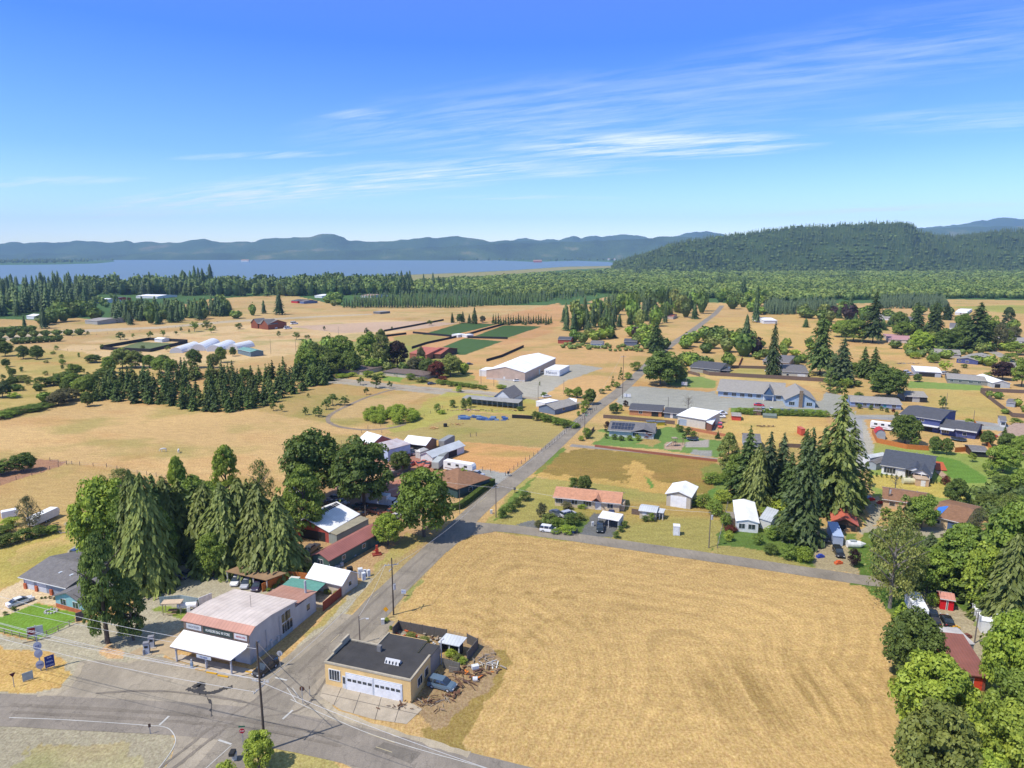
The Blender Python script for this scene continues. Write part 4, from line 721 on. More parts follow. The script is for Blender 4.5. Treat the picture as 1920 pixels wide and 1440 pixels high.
# garden estate around the tan roofs
plant('round', 745, 688, 640, 44, PUR, 'big dark copper beech among the estate trees'); plant('round', 692, 680, 623, 46, GM_, 'tall green tree left of the copper beech', var=0); plant('column', 716, 690, 618, 38, OLV, 'tall olive tree directly left of the copper beech')
plant('round', 640, 680, 630, 56, GM_, 'round tree at the left of the estate trees', var=3)
many([('round',600,694,645,60,GD),('round',625,700,660,50,GD),('round',575,705,650,44,GM_),('round',660,700,655,40,GD),('round',780,700,668,36,GREY),('round',800,704,672,30,GD),('round',820,708,678,34,RED),('round',845,706,664,38,OLV),('round',860,700,676,24,GD),('round',790,690,650,18,GREY),('cedar',590,720,680,34,GD),('young',605,722,690,20,FIRM),('bush',735,690,680,24,GL),('bush',655,698,688,22,GL),('bush',700,694,682,22,GL),('bush',660,706,698,22,GL),('bush',690,706,694,24,GM_),('bush',770,712,698,22,GM_),('bush',745,706,698,14,GD),('bush',640,708,700,34,GL),('bush',715,708,698,20,GM_),('bush',790,716,706,30,OLV),('bush',830,714,704,22,RED),('round',568,690,655,30,GD)])
many([('small',688,632,614,10,FIRD),('small',608,620,611,6,FIRD),('small',806,610,600,12,GD),('bush',609,642,630,14,GD),('small',556,637,622,16,GD),('small',578,635,627,8,GD),('small',573,635,628,7,GD),('small',523,632,620,9,GD),('bush',448,617,605,16,GD),('bush',735,618,612,5,GD),('small',618,638,628,8,GD)])
many([('fir',848,605,585,9,FIRD),('round',862,606,588,14,FIRM),('fir',868,604,583,10,FIRB),('fir',890,607,575,16,FIRD),('fir',880,606,588,10,FIRB),('round',905,605,592,12,GREY)], group='conifers beyond the green crop fields')
for k in range(24): plant('young', 925+k*4.7, 608+random.uniform(-2,2), 590+random.uniform(-3,4), 7, random.choice([FIRM,FIRD,GREY]), 'small conifer in the row beyond the green crop fields', 'conifer row beyond the crop fields')
# the plantation (dark firs between pasture and farm)
pl = [(175,748),(250,752),(330,765),(410,775),(450,772),(500,755),(560,730),(625,715),(620,695),(560,700),(480,715),(400,705),(330,700),(250,712),(190,722)]
cnt = 0
front = [(178,752),(200,748),(222,752),(256,756),(278,757),(300,757),(322,760),(345,766),(366,770),(388,770),(404,772),(432,772),(448,768),(470,766),(492,760),(512,754),(530,746),(548,738),(566,732),(585,724),(602,720),(618,714)]
for x, y in front: plant('young', x+random.uniform(-3,3), y, y-36+random.uniform(-6,6), 24, random.choice([FIRD,FIRM,FIRM]), 'dark conifer in the front row of the plantation facing the pasture', 'front row firs of the plantation')
while cnt < 170:
    x = random.uniform(170, 625); y = random.uniform(693, 768)
    if inpoly(np.array([x]), np.array([y]), pl)[0]:
        plant('young', x, y, y-32+random.uniform(-9,8), 20, random.choice([FIRD,FIRM,FIRM,CED,FIRM]), 'conifer inside the dense fir plantation behind the pasture', 'firs inside the plantation', wob=.22); cnt += 1
many([('round',250,722,700,24,OLV),('round',400,715,690,30,OLV),('round',460,720,690,26,GM_),('round',125,752,728,50,GREY),('round',110,760,735,40,GREY),('bush',60,770,758,60,GD),('bush',30,776,764,60,GD),('bush',5,784,770,50,GM_),('bush',85,764,754,40,GD)])
many([('round',160,742,705,40,GM_),('round',180,735,700,36,GD),('round',120,722,696,34,GD),('round',140,705,682,30,GM_),('round',205,700,668,26,GM_),('round',230,690,652,40,OLV),('round',255,690,658,34,OLV),('round',175,680,665,30,GD),('round',100,722,706,34,GD),('round',135,728,700,34,GM_),('bush',80,725,705,40,GD),('bush',40,716,702,40,OLV),('round',24,727,706,22,GD),('round',70,674,648,26,GD),('round',44,673,648,24,GD),('round',10,668,640,30,GD),('round',0,660,630,30,GD),('round',12,688,672,16,GD),('round',23,705,690,16,GD),('round',5,745,715,36,FIRD),('small',27,746,735,26,GL),('round',280,690,665,26,GM_),('round',300,700,670,30,GM_),('round',320,702,672,28,GM_),('round',365,690,655,30,GD),('round',400,690,662,24,OLV),('round',415,680,650,22,GM_),('round',437,668,650,13,GD),('round',305,680,665,24,GD),('round',195,712,690,34,GD),('round',215,742,712,30,GD),('round',165,762,735,24,GD)])
for k in range(34):
    plant('bush', random.uniform(0,200), random.uniform(655,735), 0, 0, random.choice([GD,GM_,OLV]), h=random.uniform(1.5,4), w=random.uniform(2,4.5), label='low bush scattered over the dry field left of the plantation', group='bushes scattered over the dry left field')
# ================================================================ FAR WOODS, HILLS
def lod_blob(seed, n=70):
    g = np.random.default_rng(seed); d = g.normal(size=(n, 3)); d /= np.linalg.norm(d, axis=1, keepdims=True); d[:, 2] = np.abs(d[:, 2])*.95-.15
    C = np.stack([d[:, 0]*.44, d[:, 1]*.44, .5+d[:, 2]*.46], 1)*(1+g.normal(0, .1, (n, 1))); Nn = d+g.normal(0, .35, (n, 3)); T = np.cross(Nn, g.normal(size=(n, 3))); T /= np.linalg.norm(T, axis=1, keepdims=True)
    B = np.cross(Nn, T); B /= np.linalg.norm(B, axis=1, keepdims=True); s = .11*(.7+.6*g.random((n, 1)))
    V = np.stack([C-T*s, C+B*s*.8, C+T*s, C-B*s*.8], 1).reshape(-1, 3); Q = np.arange(n*4).reshape(n, 4)
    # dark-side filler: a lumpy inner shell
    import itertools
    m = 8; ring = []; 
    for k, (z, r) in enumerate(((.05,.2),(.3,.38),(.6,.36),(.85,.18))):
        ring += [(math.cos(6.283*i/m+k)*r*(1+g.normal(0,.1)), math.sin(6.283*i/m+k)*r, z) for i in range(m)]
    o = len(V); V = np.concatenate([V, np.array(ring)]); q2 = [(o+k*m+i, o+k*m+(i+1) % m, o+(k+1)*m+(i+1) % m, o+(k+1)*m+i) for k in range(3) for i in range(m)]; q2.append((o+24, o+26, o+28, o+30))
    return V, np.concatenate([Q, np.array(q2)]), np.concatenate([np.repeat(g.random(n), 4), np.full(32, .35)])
def lod_fir(seed, lay=7, m=8, r0=.5):
    g = np.random.default_rng(seed); V = []; Q = []; A = []
    for k in range(lay):
        t = k/lay; zb = .05+.93*t; zt = min(1, zb+.30*(1-.4*t)); r = r0*(1-t)**.65*(1+g.normal(0, .08)); o = len(V); ph = g.random()*6
        for i in range(2*m): rr = r*((1 if i % 2 else .55)+g.normal(0, .1)); a = math.pi*i/m+ph; V.append((rr*math.cos(a), rr*math.sin(a), zb-(.03 if i % 2 else -.02))); A.append(g.random())
        V.append((0, 0, zt)); A.append(.5)
        for i in range(m): Q.append((o+2*i, o+2*i+1, o+(2*i+2) % (2*m), o+2*m))
    return np.array(V), np.array(Q), np.array(A)
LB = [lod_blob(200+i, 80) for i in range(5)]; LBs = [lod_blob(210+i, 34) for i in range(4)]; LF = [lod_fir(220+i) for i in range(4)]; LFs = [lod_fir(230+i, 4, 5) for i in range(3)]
def mass(name, label, items, z=None, cat='trees', kind='stuff'):
    """items: list of (x,y,z0,w,h,color,template) merged into ONE object"""
    Vs, Qs, As, Cs = [], [], [], []; n = 0
    for x, y, z0, w_, h_, c, tp in items:
        V, Q, A = tp; a = random.random()*6.28; ca_, sa_ = math.cos(a), math.sin(a)
        W = np.empty_like(V); W[:, 0] = (V[:, 0]*ca_-V[:, 1]*sa_)*w_+x; W[:, 1] = (V[:, 0]*sa_+V[:, 1]*ca_)*w_+y; W[:, 2] = V[:, 2]*h_+z0
        Vs.append(W); Qs.append(Q+n); n += len(V); As.append(A); f = 1+random.uniform(-.16, .16); Cs.append(np.tile(np.array([c[0]*f*1.08, c[1]*f, c[2]*f*.8, 1]), (len(V), 1)))
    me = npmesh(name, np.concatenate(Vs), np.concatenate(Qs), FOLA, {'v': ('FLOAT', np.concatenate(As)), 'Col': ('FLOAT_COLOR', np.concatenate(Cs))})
    o = link(bpy.data.objects.new(name, me)); tag(o, label, cat, None, kind); return o
FARM = {}
def farmesh(tp, key):
    if key not in FARM: V, Q, A = tp; FARM[key] = npmesh(key[0], V, Q, FOL, {'v': ('FLOAT', A)})
    return FARM[key]
HF = [lod_fir(240+i, 11, 11) for i in range(3)]; HB = [lod_blob(250+i, 240) for i in range(4)]
def far(kind, x, yb, yt, wpx, col, label=None, group=None):
    p = P(x, yb); i = random.randrange(3); nm = 'conifer' if kind == 'f' else 'broadleaf_tree'
    o = link(bpy.data.objects.new(nm, farmesh((HF if kind == 'f' else HB)[i], (nm, i)))); o.location = p; hh = hgt(p, yt); ww = wpx/F*depth(p)
    o.scale = (ww, ww, hh); o.rotation_euler = (0, 0, random.random()*6); o.color = tuple(c*k*random.uniform(.95, 1.08) for c, k in zip(col, (1.08, 1.03, .75)))+(1,); o['category'] = 'tree'
    if label: o['label'] = label
    if group: o['group'] = group
    PLANTS.append([o, CN[col]+(' conifer' if kind == 'f' else ' broadleaf tree'), p.x, p.y, hh, label is not None, 'tree', 'far'+kind]); return o
def zone(px, n, kinds, hpx, wpx, label, group, ysc=None):
    xs = [p[0] for p in px]; ys = [p[1] for p in px]; c = 0
    pts = []
    while c < n:
        x = random.uniform(min(xs), max(xs)); y = random.uniform(min(ys), max(ys))
        if not inpoly(np.array([x]), np.array([y]), px)[0]: continue
        pts.append((x, y)); c += 1
    for x, y in pts:
        k, col = random.choice(kinds); h_ = hpx*random.uniform(.72, 1.25); far(k, x, y, y-h_, (wpx if k == 'b' else wpx*.95)*random.uniform(.8, 1.25), col, label, group)
Fd, Fm, Fb = ('f', FIRD), ('f', FIRM), ('f', FIRB); Bd, Bm, Bl, Bo = ('b', GD), ('b', GM_), ('b', GL), ('b', OLV)
# left belts (individual trees)
zone([(-30,600),(0,596),(110,592),(165,585),(180,548),(140,545),(-30,545)], 55, [Fd,Fd,Fd,Fm], 34, 20, 'dark conifer in the dense wood at the far left before the lake', 'far left wood')
zone([(-20,595),(35,590),(40,572),(-20,568)], 7, [Bl,Bm], 22, 26, 'light green tree at the left edge in front of the dark wood', 'light trees at the left edge')
zone([(75,612),(140,612),(150,590),(90,585)], 11, [Bd,Bd], 26, 30, 'dark round tree of the grove beside the grey farm buildings', 'grove beside the grey farm buildings')
zone([(150,610),(180,608),(182,590),(150,590)], 4, [Bd], 26, 26, 'dark round tree behind the grey farm buildings', 'grove behind the grey farm buildings')
far('f', 83, 616, 574, 26, FIRD, 'dark conifer standing in front of the grove at the far left'); far('f', 47, 620, 590, 14, FIRD, 'slim conifer left of the dark grove')
zone([(215,608),(260,610),(360,606),(440,594),(430,580),(330,580),(240,578),(210,585)], 52, [Fd,Fd,Fm,Bd], 27, 20, 'dark conifer in the wide belt behind the white greenhouses', 'belt of conifers behind the greenhouses')
zone([(150,552),(300,556),(400,556),(400,536),(300,536),(150,540)], 50, [Fd,Fm,Fb,Fd], 27, 18, 'conifer in the far belt along the lake shore', 'belt along the lake shore')
zone([(340,545),(400,548),(400,530),(340,530)], 9, [Fd], 34, 22, 'tall dark conifer of the clump standing highest against the lake', 'tall clump against the lake')
far('f', 524, 590, 545, 30, FIRD, 'broad dark conifer behind the red barn house'); far('b', 425, 592, 562, 18, GD, 'tree right of the dark belt'); far('f', 495, 588, 562, 16, FIRD, 'pointed conifer left of the broad dark conifer'); far('b', 474, 592, 570, 14, GM_, 'small tree left of the pointed conifers'); far('b', 443, 597, 582, 24, GM_, 'low round bush tree before the dark belt')
zone([(740,552),(760,556),(778,552),(770,530),(745,530)], 8, [Fd], 34, 22, 'dark conifer of the round clump in front of the green wood', 'round dark clump')
zone([(778,556),(860,552),(860,540),(790,535)], 14, [Fd,Fb], 24, 12, 'bluish conifer right of the round dark clump', 'bluish conifers right of the clump')
# orchard rows left
for r, (x0, y0, x1, y1) in enumerate(((0,634,150,628),(30,645,110,640),(0,625,60,622))):
    for k in range(8): t = k/7; far('b', x0+(x1-x0)*t, y0+(y1-y0)*t, y0+(y1-y0)*t-12, 17, GD, 'rounded orchard tree in the rows at the far left', 'orchard trees at the far left')
many([('small',226,637,622,20,GD),('small',282,635,620,12,GM_),('small',306,632,618,11,GM_),('small',192,655,645,10,GD),('small',250,634,625,7,GM_),('small',330,628,620,8,GD),('small',365,622,602,18,GM_),('small',388,618,600,22,OLV),('small',396,624,614,12,GM_),('small',268,657,647,10,GD),('small',315,659,648,11,GD),('small',340,622,612,7,GD),('small',355,625,616,5,GD),('small',402,620,610,9,GM_),('small',165,628,620,8,GD)])
zone([(600,572),(640,575),(640,560),(610,556)], 7, [Bm,Bo], 14, 16, 'small tree by the long low shed near the lake', 'small trees by the long low shed')
# long dark plantation edge (front row singles, rest one mass)
for k in range(70):
    x = 645+k*5.0; far('f', x, 577-max(0, x-850)*.055+random.uniform(-1,1), 577-max(0, x-850)*.055-19+random.uniform(-3,3), 8, random.choice([FIRM,FIRM,FIRB]), 'conifer in the front row of the long plantation beyond the dry fields', 'front row of the long plantation')
it = []
def rp(px): xs = [p[0] for p in px]; ys = [p[1] for p in px]
def fill(px, n, tps, w_, h_, cols, grow=0, zf=None, logy=True):
    pw = [tuple(P(x, y)[:2]) for x, y in px]; xs = [p[0] for p in px]; ys = [p[1] for p in px]; out = []; tries = 0
    while len(out) < n and tries < n*30:
        tries += 1; x = random.uniform(min(xs), max(xs)); y = random.uniform(min(ys), max(ys))
        if not inpoly(np.array([x]), np.array([y]), px)[0]: continue
        p = P(x, y); f = random.uniform(.7, 1.3)*(1+grow*max(0, p.y-700)/1500)
        # species drift in broad patches
        q = fbm(np.array([p.x*.006]), np.array([p.y*.004]), 3, 8)[0]; c = cols[min(len(cols)-1, max(0, int((q-.25)*2*len(cols)+random.uniform(-.9, .9))))]
        out.append((p.x, p.y, 0, w_*f, h_*min(f, 1.25)*random.uniform(.8, 1.15), c, random.choice(tps)))
    return out
W1 = (.095,.145,.052); W2 = (.135,.205,.062); W3 = (.165,.24,.072); W4 = (.20,.27,.08); W0 = (.08,.125,.05)
mass('fir_plantation', 'long dense fir plantation behind its front row beyond the dry fields', fill([(650,574),(850,574),(1000,568),(1120,556),(1110,546),(850,552),(700,556)], 700, LF, 4.2, 11, [FIRM,FIRB,FIRM]))
mass('green_valley_wood', 'light green wood filling the flat valley beyond the fields', fill([(680,548),(860,552),(1100,548),(1250,556),(1500,566),(1700,560),(1920,560),(2200,560),(2200,500),(1900,497),(1500,497),(1175,505),(1060,514),(960,521),(800,531),(680,545)], 5600, LB, 11, 11, [W2,W4,W3,W1,W3,W4,W2], 1.25)+
     fill([(1180,507),(2200,506),(2200,486),(1700,486),(1350,488),(1230,492)], 2300, LB, 22, 15, [W2,W3,W1,W2,W4,W1], .5))
mass('far_left_wood', 'solid dark wood at the far left between the dry fields and the lake', fill([(-400,600),(0,594),(110,590),(165,582),(180,552),(140,532),(-400,532)], 520, LF, 15, 25, [FIRD,FIRD,FIRM])+fill([(150,552),(420,556),(520,556),(640,552),(640,538),(420,536),(150,536)], 520, LF+LB, 17, 22, [FIRD,FIRM,W1,W1,W2])+fill([(215,606),(440,592),(430,578),(210,583)], 130, LF, 12, 15, [FIRD,FIRD,FIRM])+fill([(520,556),(760,552),(760,540),(640,536),(560,540)], 290, LB, 16, 24, [W1,W2,W1,W2])+fill([(150,582),(215,578),(215,556),(150,556)], 20, LB, 10, 9, [W2,W1]))
mass('riverside_wood', 'mixed green trees between the valley wood and the plantation', fill([(860,556),(1000,552),(1060,545),(1200,545),(1240,556),(1140,552),(1000,560)], 160, LB, 11, 12, [W4,W3,W2]))
zone([(1046,628),(1080,625),(1160,625),(1240,612),(1300,600),(1330,580),(1300,566),(1200,568),(1130,580),(1060,590)], 70, [Fd,Fd,Fb,Fm,Bd,Bm,Bo], 32, 22, 'tree in the thick belt left of the road towards the horizon', 'thick belt left of the far road')
zone([(1052,600),(1100,598),(1150,600),(1150,622),(1060,622)], 26, [Fd,Fm,Fd], 36, 18, 'tall dark conifer in the belt behind the junk strewn yard', 'tall conifers behind the far yard')
zone([(1050,650),(1130,640),(1160,650),(1210,655),(1290,640),(1220,625),(1100,630)], 24, [Bd,Bm,Bl,Fd,Bo], 20, 22, 'leafy tree among the far houses left of the road', 'trees among the far houses')
zone([(1270,660),(1400,670),(1420,640),(1330,630),(1290,645)], 19, [Bm,Bl,Bd,Bo], 22, 24, 'leafy tree around the dark roofed house right of the road', 'trees around the dark roofed house')
zone([(1205,650),(1300,660),(1345,690),(1300,700),(1250,690)], 14, [Bm,Bl,Bd], 20, 22, 'leafy tree along the road opposite the dark roofed house', 'trees opposite the dark roofed house')
zone([(1400,650),(1520,650),(1540,700),(1500,705),(1400,670)], 16, [Bm,Bd,Bl], 15, 18, 'leafy tree in the yards around the lone conifer', 'yard trees around the lone conifer')
zone([(1560,650),(1600,690),(1600,735),(1555,730)], 9, [Bm,Bd,Fm], 18, 20, 'tree beside the very tall conifer', 'trees beside the very tall conifer')
zone([(1655,650),(1740,640),(1900,640),(1920,670),(1860,690),(1740,672)], 22, [Bm,Bl,Bd,Bo], 17, 22, 'leafy tree in the upper right neighbourhood', 'trees of the upper right neighbourhood')
zone([(1500,612),(1700,608),(1900,612),(1900,630),(1700,628),(1500,630)], 22, [Bm,Fm,Fm,Fd], 22, 24, 'tree in the upper right belt', 'upper right belt')
zone([(1200,700),(1240,690),(1290,700),(1310,712),(1240,712)], 7, [Bm,Bd,Bl], 17, 20, 'leafy tree on the lawn by the paved lot', 'trees on the lawn by the paved lot')
zone([(1590,700),(1660,700),(1690,715),(1690,745),(1600,745)], 6, [Bm,Bd], 16, 18, 'tree behind the long blue house', 'trees behind the long blue house')
zone([(640,700),(830,705),(900,712),(860,690),(700,680),(560,690)], 18, [Bm,Bl,Bd,Bo], 20, 22, 'garden tree around the tan estate houses', 'garden trees of the estate')
zone([(560,712),(630,700),(640,650),(570,660)], 12, [Bd,Bm], 30, 28, 'leafy tree at the right end of the plantation', 'leafy trees at the right end of the plantation')
zone([(1850,745),(1925,750),(1925,780),(1870,775)], 5, [Bm,Bl], 12, 14, 'small tree in the fenced yard at the right edge', 'trees of the fenced yard')
zone([(0,740),(160,690),(170,745),(60,765)], 8, [Bd,Bm,Bo], 16, 20, 'bushy tree on the dry slope left of the plantation', 'bushy trees left of the plantation')
zone([(1350,585),(1500,600),(1560,606),(1780,606),(1800,590),(1560,588),(1420,582)], 26, [Bd,Bm,Fm,Bo,Bd], 20, 22, 'tree of the belt beyond the right hand pastures', 'belt beyond the right hand pastures')
zone([(1340,580),(1440,580),(1440,566),(1350,562)], 16, [Bm,Bl,Bd], 20, 22, 'tree beside the far end of the main road', 'trees at the far end of the main road')
far('f', 1417, 604, 533, 26, FIRD, 'tall narrow conifer beside the far end of the main road', ); far('f', 1393, 562, 516, 30, FIRD, 'broad conifer standing behind the tall narrow one'); far('f', 1398, 648, 588, 34, FIRD, 'dark conifer in front of the long white shed'); far('f', 1592, 600, 550, 30, FIRD, 'dark conifer at the right end of the clipped row'); far('b', 1592, 600, 570, 30, PUR, 'dark purple tree before the clipped row'); far('b', 1565, 595, 574, 22, PUR, 'second dark purple tree left of the bigger one')
far('b', 1308, 572, 556, 16, PUR, 'purple tree close to the far road'); far('b', 1415, 668, 632, 26, PUR, 'dark purple tree among the right hand trees'); far('b', 1193, 632, 612, 24, PUR, 'purple tree in the belt left of the road')
far('b', 1395, 668, 626, 40, GD, 'big round tree next to the purple tree'); far('b', 1365, 690, 660, 26, GM_, 'bright round tree beside the camper trailer')
mass('fir_plantation', 'dense clipped looking blocks of bluish conifers at the far side of the pasture', fill([(1428,590),(1572,590),(1562,572),(1440,572)], 420, LF, 5, 11, [FIRB,FIRB])+fill([(1645,579),(1778,579),(1765,562),(1650,562)], 380, LF, 5, 11, [FIRB,FIRB]))
mass('fir_plantation', 'bluish fir rows stretching towards the far road', fill([(1120,572),(1330,558),(1340,552),(1200,552),(1150,560)], 600, LF, 5, 10, [FIRB,FIRM]))
mass('brush', 'tall green brush around the roadside houses', fill([(1050,655),(1210,662),(1215,650),(1060,645)], 50, LBs, 4, 2.5, [W3,W4])+fill([(1500,668),(1560,670),(1590,690),(1530,690)], 20, LBs, 4, 3, [W2,W3])+fill([(1700,668),(1760,680),(1800,670),(1850,660),(1850,645),(1700,650)], 50, LBs, 6, 4, [W2,W3])+fill([(1820,930),(1920,930),(1920,1000),(1830,990)], 60, LB, 4, 3.5, [W2,W3,W1])+fill([(1640,1010),(1720,1020),(1740,1080),(1700,1100),(1650,1090)], 40, LB, 4, 4, [W2,W3])+fill([(545,700),(600,690),(620,702),(560,715)], 30, LB, 6, 5, [W2,W1]), cat='brush')
# ---------------------------------------------------------------- hills
HILL = []
def hillmat(c1, c2, c3, sc_):
    m = bpy.data.materials.new('forested_hill'); m.use_nodes = True; nt = m.node_tree; N = nt.nodes; L = nt.links; b = N['Principled BSDF']; b.inputs['Roughness'].default_value = 1; b.inputs['Specular IOR Level'].default_value = 0
    tcn = N.new('ShaderNodeTexCoord'); n1 = N.new('ShaderNodeTexNoise'); n1.inputs['Scale'].default_value = sc_; n1.inputs['Detail'].default_value = 7; n1.inputs['Roughness'].default_value = .6
    mp = N.new('ShaderNodeMapping'); mp.inputs['Scale'].default_value = (1, .4, 3); L.new(tcn.outputs['Object'], mp.inputs[0]); L.new(mp.outputs[0], n1.inputs['Vector'])
    r = N.new('ShaderNodeValToRGB'); e = r.color_ramp.elements; e[0].position = .35; e[0].color = c1+(1,); e[1].position = .58; e[1].color = c2+(1,); x = e.new(.70); x.color = c3+(1,)
    L.new(n1.outputs['Fac'], r.inputs[0]); L.new(r.outputs[0], b.inputs['Base Color'])
    n2 = N.new('ShaderNodeTexNoise'); n2.inputs['Scale'].default_value = sc_*14; n2.inputs['Detail'].default_value = 5; L.new(tcn.outputs['Object'], n2.inputs['Vector']); bn = N.new('ShaderNodeBump'); bn.inputs['Distance'].default_value = 25; bn.inputs['Strength'].default_value = .8
    L.new(n2.outputs['Fac'], bn.inputs['Height']); L.new(bn.outputs[0], b.inputs['Normal']); return m
def ridge(name, pts, D, W, mt, rough=.12, nx=420, ny=36, seed=1, back=1.0, fq=1.0):
    xs = np.array([p[0] for p in pts], float); ys = np.array([p[1] for p in pts], float)
    px = np.linspace(xs[0], xs[-1], nx); py = np.interp(px, xs, ys); Xc = np.empty(nx); Zc = np.empty(nx)
    for i in range(nx): q = Pd(px[i], py[i], D); Xc[i] = q.x; Zc[i] = max(q.z, 2)
    Zc += (fbm(Xc/(D*.010), Xc*0, 5, seed)-.5)*D*.0034
    s = np.linspace(0, 1+back, ny); XX = np.empty((ny, nx)); YY = np.empty_like(XX); ZZ = np.empty_like(XX)
    for j, t in enumerate(s):
        Yj = D-W*(1-t); k = Yj/D; XX[j] = Xc*k; YY[j] = Yj; u = t if t < 1 else 2-t
        u = min(max(u, 0), 1); f = u*u*(3-2*u); n_ = fbm(XX[j]/(W*.22*fq), np.full(nx, Yj/(W*.3*fq)), 5, seed+5)-.5
        ZZ[j] = np.maximum(-3, Zc*f*(1+rough*2.2*n_*(1-u*u))-3*(1-f))
    V = np.stack([XX, YY, ZZ], -1).reshape(-1, 3); ii, jj = np.meshgrid(np.arange(ny-1), np.arange(nx-1), indexing='ij'); v0 = (ii*nx+jj).ravel(); Q = np.stack([v0, v0+1, v0+nx+1, v0+nx], 1)
    me = npmesh(name, V, Q, mt); me.polygons.foreach_set('use_smooth', [True]*len(me.polygons)); o = link(bpy.data.objects.new(name, me)); tag(o, kind='structure')
    return XX, YY, ZZ
far1 = [(-1400,458),(-500,456),(-100,458),(0,457),(30,454),(45,456),(70,454),(100,456),(140,452),(170,452),(210,455),(235,451),(250,455),(275,453),(300,456),(340,455),(360,450),(383,448),(400,452),(430,455),(450,452),(470,454),(500,447),(540,446),(580,444),(605,439),(630,440),(643,444),(652,450),(680,452),(700,453),(730,452),(760,449),(790,445),(815,446),(840,444),(870,443),(895,448),(920,453),(950,450),(985,452),(1100,455),(1400,460)]
far2 = [(930,455),(950,451),(970,448),(985,446),(1000,449),(1020,450),(1035,448),(1050,450),(1062,445),(1075,443),(1090,446),(1110,442),(1130,443),(1160,440),(1185,440),(1200,442),(1215,447),(1240,448),(1262,444),(1280,439),(1300,435),(1325,433),(1345,437),(1365,442),(1400,448),(1500,450)]
far3 = [(1650,436),(1720,428),(1760,425),(1800,421),(1830,414),(1850,413),(1870,409),(1890,407),(1905,410),(1920,411),(1980,408),(2100,415),(2400,430)]
mid1 = [(-900,484),(-200,482),(0,478),(100,474),(200,478),(300,474),(420,475),(520,469),(640,470),(740,466),(830,462),(900,458),(950,455),(1000,456),(1060,454),(1120,451),(1180,449),(1240,444),(1275,443),(1300,446),(1400,452),(1600,440),(1720,430),(1800,426),(1920,424),(2200,426)]
near1 = [(1150,496),(1185,484),(1220,475),(1250,462),(1280,456),(1330,447),(1380,442),(1420,436),(1460,432),(1500,427),(1540,426),(1580,424),(1610,421),(1650,420),(1690,420),(1712,424),(1722,436),(1750,444),(1790,446),(1840,442),(1880,436),(1920,434),(2100,440),(2500,450)]
hm_far = hillmat((.040,.066,.040),(.060,.098,.048),(.20,.17,.10),.0011); hm_mid = hillmat((.036,.058,.036),(.066,.104,.046),(.18,.17,.09),.0022); hm_near = hillmat((.030,.048,.024),(.055,.088,.032),(.08,.12,.04),.006)
ridge('mountains', far2, 11800, 1500, hm_far, .14, seed=3); ridge('mountains', far3, 11500, 1500, hm_far, .14, seed=4)
ridge('mountains', far1, 9900, 1500, hm_far, .16, seed=2)
ridge('far_hills', mid1, 8700, 900, hm_mid, .16, seed=6)
HX, HY, HZ = ridge('forested_hill', near1, 3400, 1050, hm_near, .20, nx=500, ny=50, seed=9)
it = []; ny_, nx_ = HX.shape
for k in range(8200):
    j = random.randrange(0, 30); i = random.randrange(nx_)
    x, y, z = HX[j, i], HY[j, i], HZ[j, i]
    if z < 2 and random.random() < .6: continue
    cr = fbm(np.array([x*.004]), np.array([z*.02+y*.004]), 3, 14)[0]; top = z > 110
    if random.random() < (.85 if cr > .5 or top else .35): it.append((x+random.uniform(-6,6), y+random.uniform(-8,8), z-2, random.uniform(8,12), random.uniform(16,27), random.choice([W0,W0,W1]), random.choice(LFs)))
    else: it.append((x+random.uniform(-6,6), y+random.uniform(-8,8), z-2, random.uniform(13,20), random.uniform(11,16), random.choice([W1,W2,W1]), random.choice(LBs)))
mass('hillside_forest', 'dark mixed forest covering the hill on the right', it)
# tree lines on the far shore of the lake
it = []
for x0, x1, ya, yb, n, h_ in ((-100,212,488,494,420,24),(465,860,484,487,420,26),(860,1170,478,489,620,24),(0,470,484,486.5,260,16)):
    for k in range(n):
        x = random.uniform(x0, x1); y = random.uniform(ya, yb)
        if x < 212 and x0 == -100 and y > 494-(max(0, x-100)*.045): continue
        p = P(x, y); it.append((p.x, p.y, 0, random.uniform(14,30), h_*random.uniform(.7,1.3), random.choice([W0,W1,W1,W2]), random.choice(LBs if random.random() < .5 else LFs)))
mass('lakeshore_forest', 'blue green forest along the far shore of the lake', it)
# pale clearings and small pale buildings seen on the far hillsides
for nm, px, c in (('clearing', [(290,459),(375,456),(372,463),(300,467)], None),): pass
for x, y, wd in ((932,490,26),(880,485,14),(1000,489.5,20)): pass
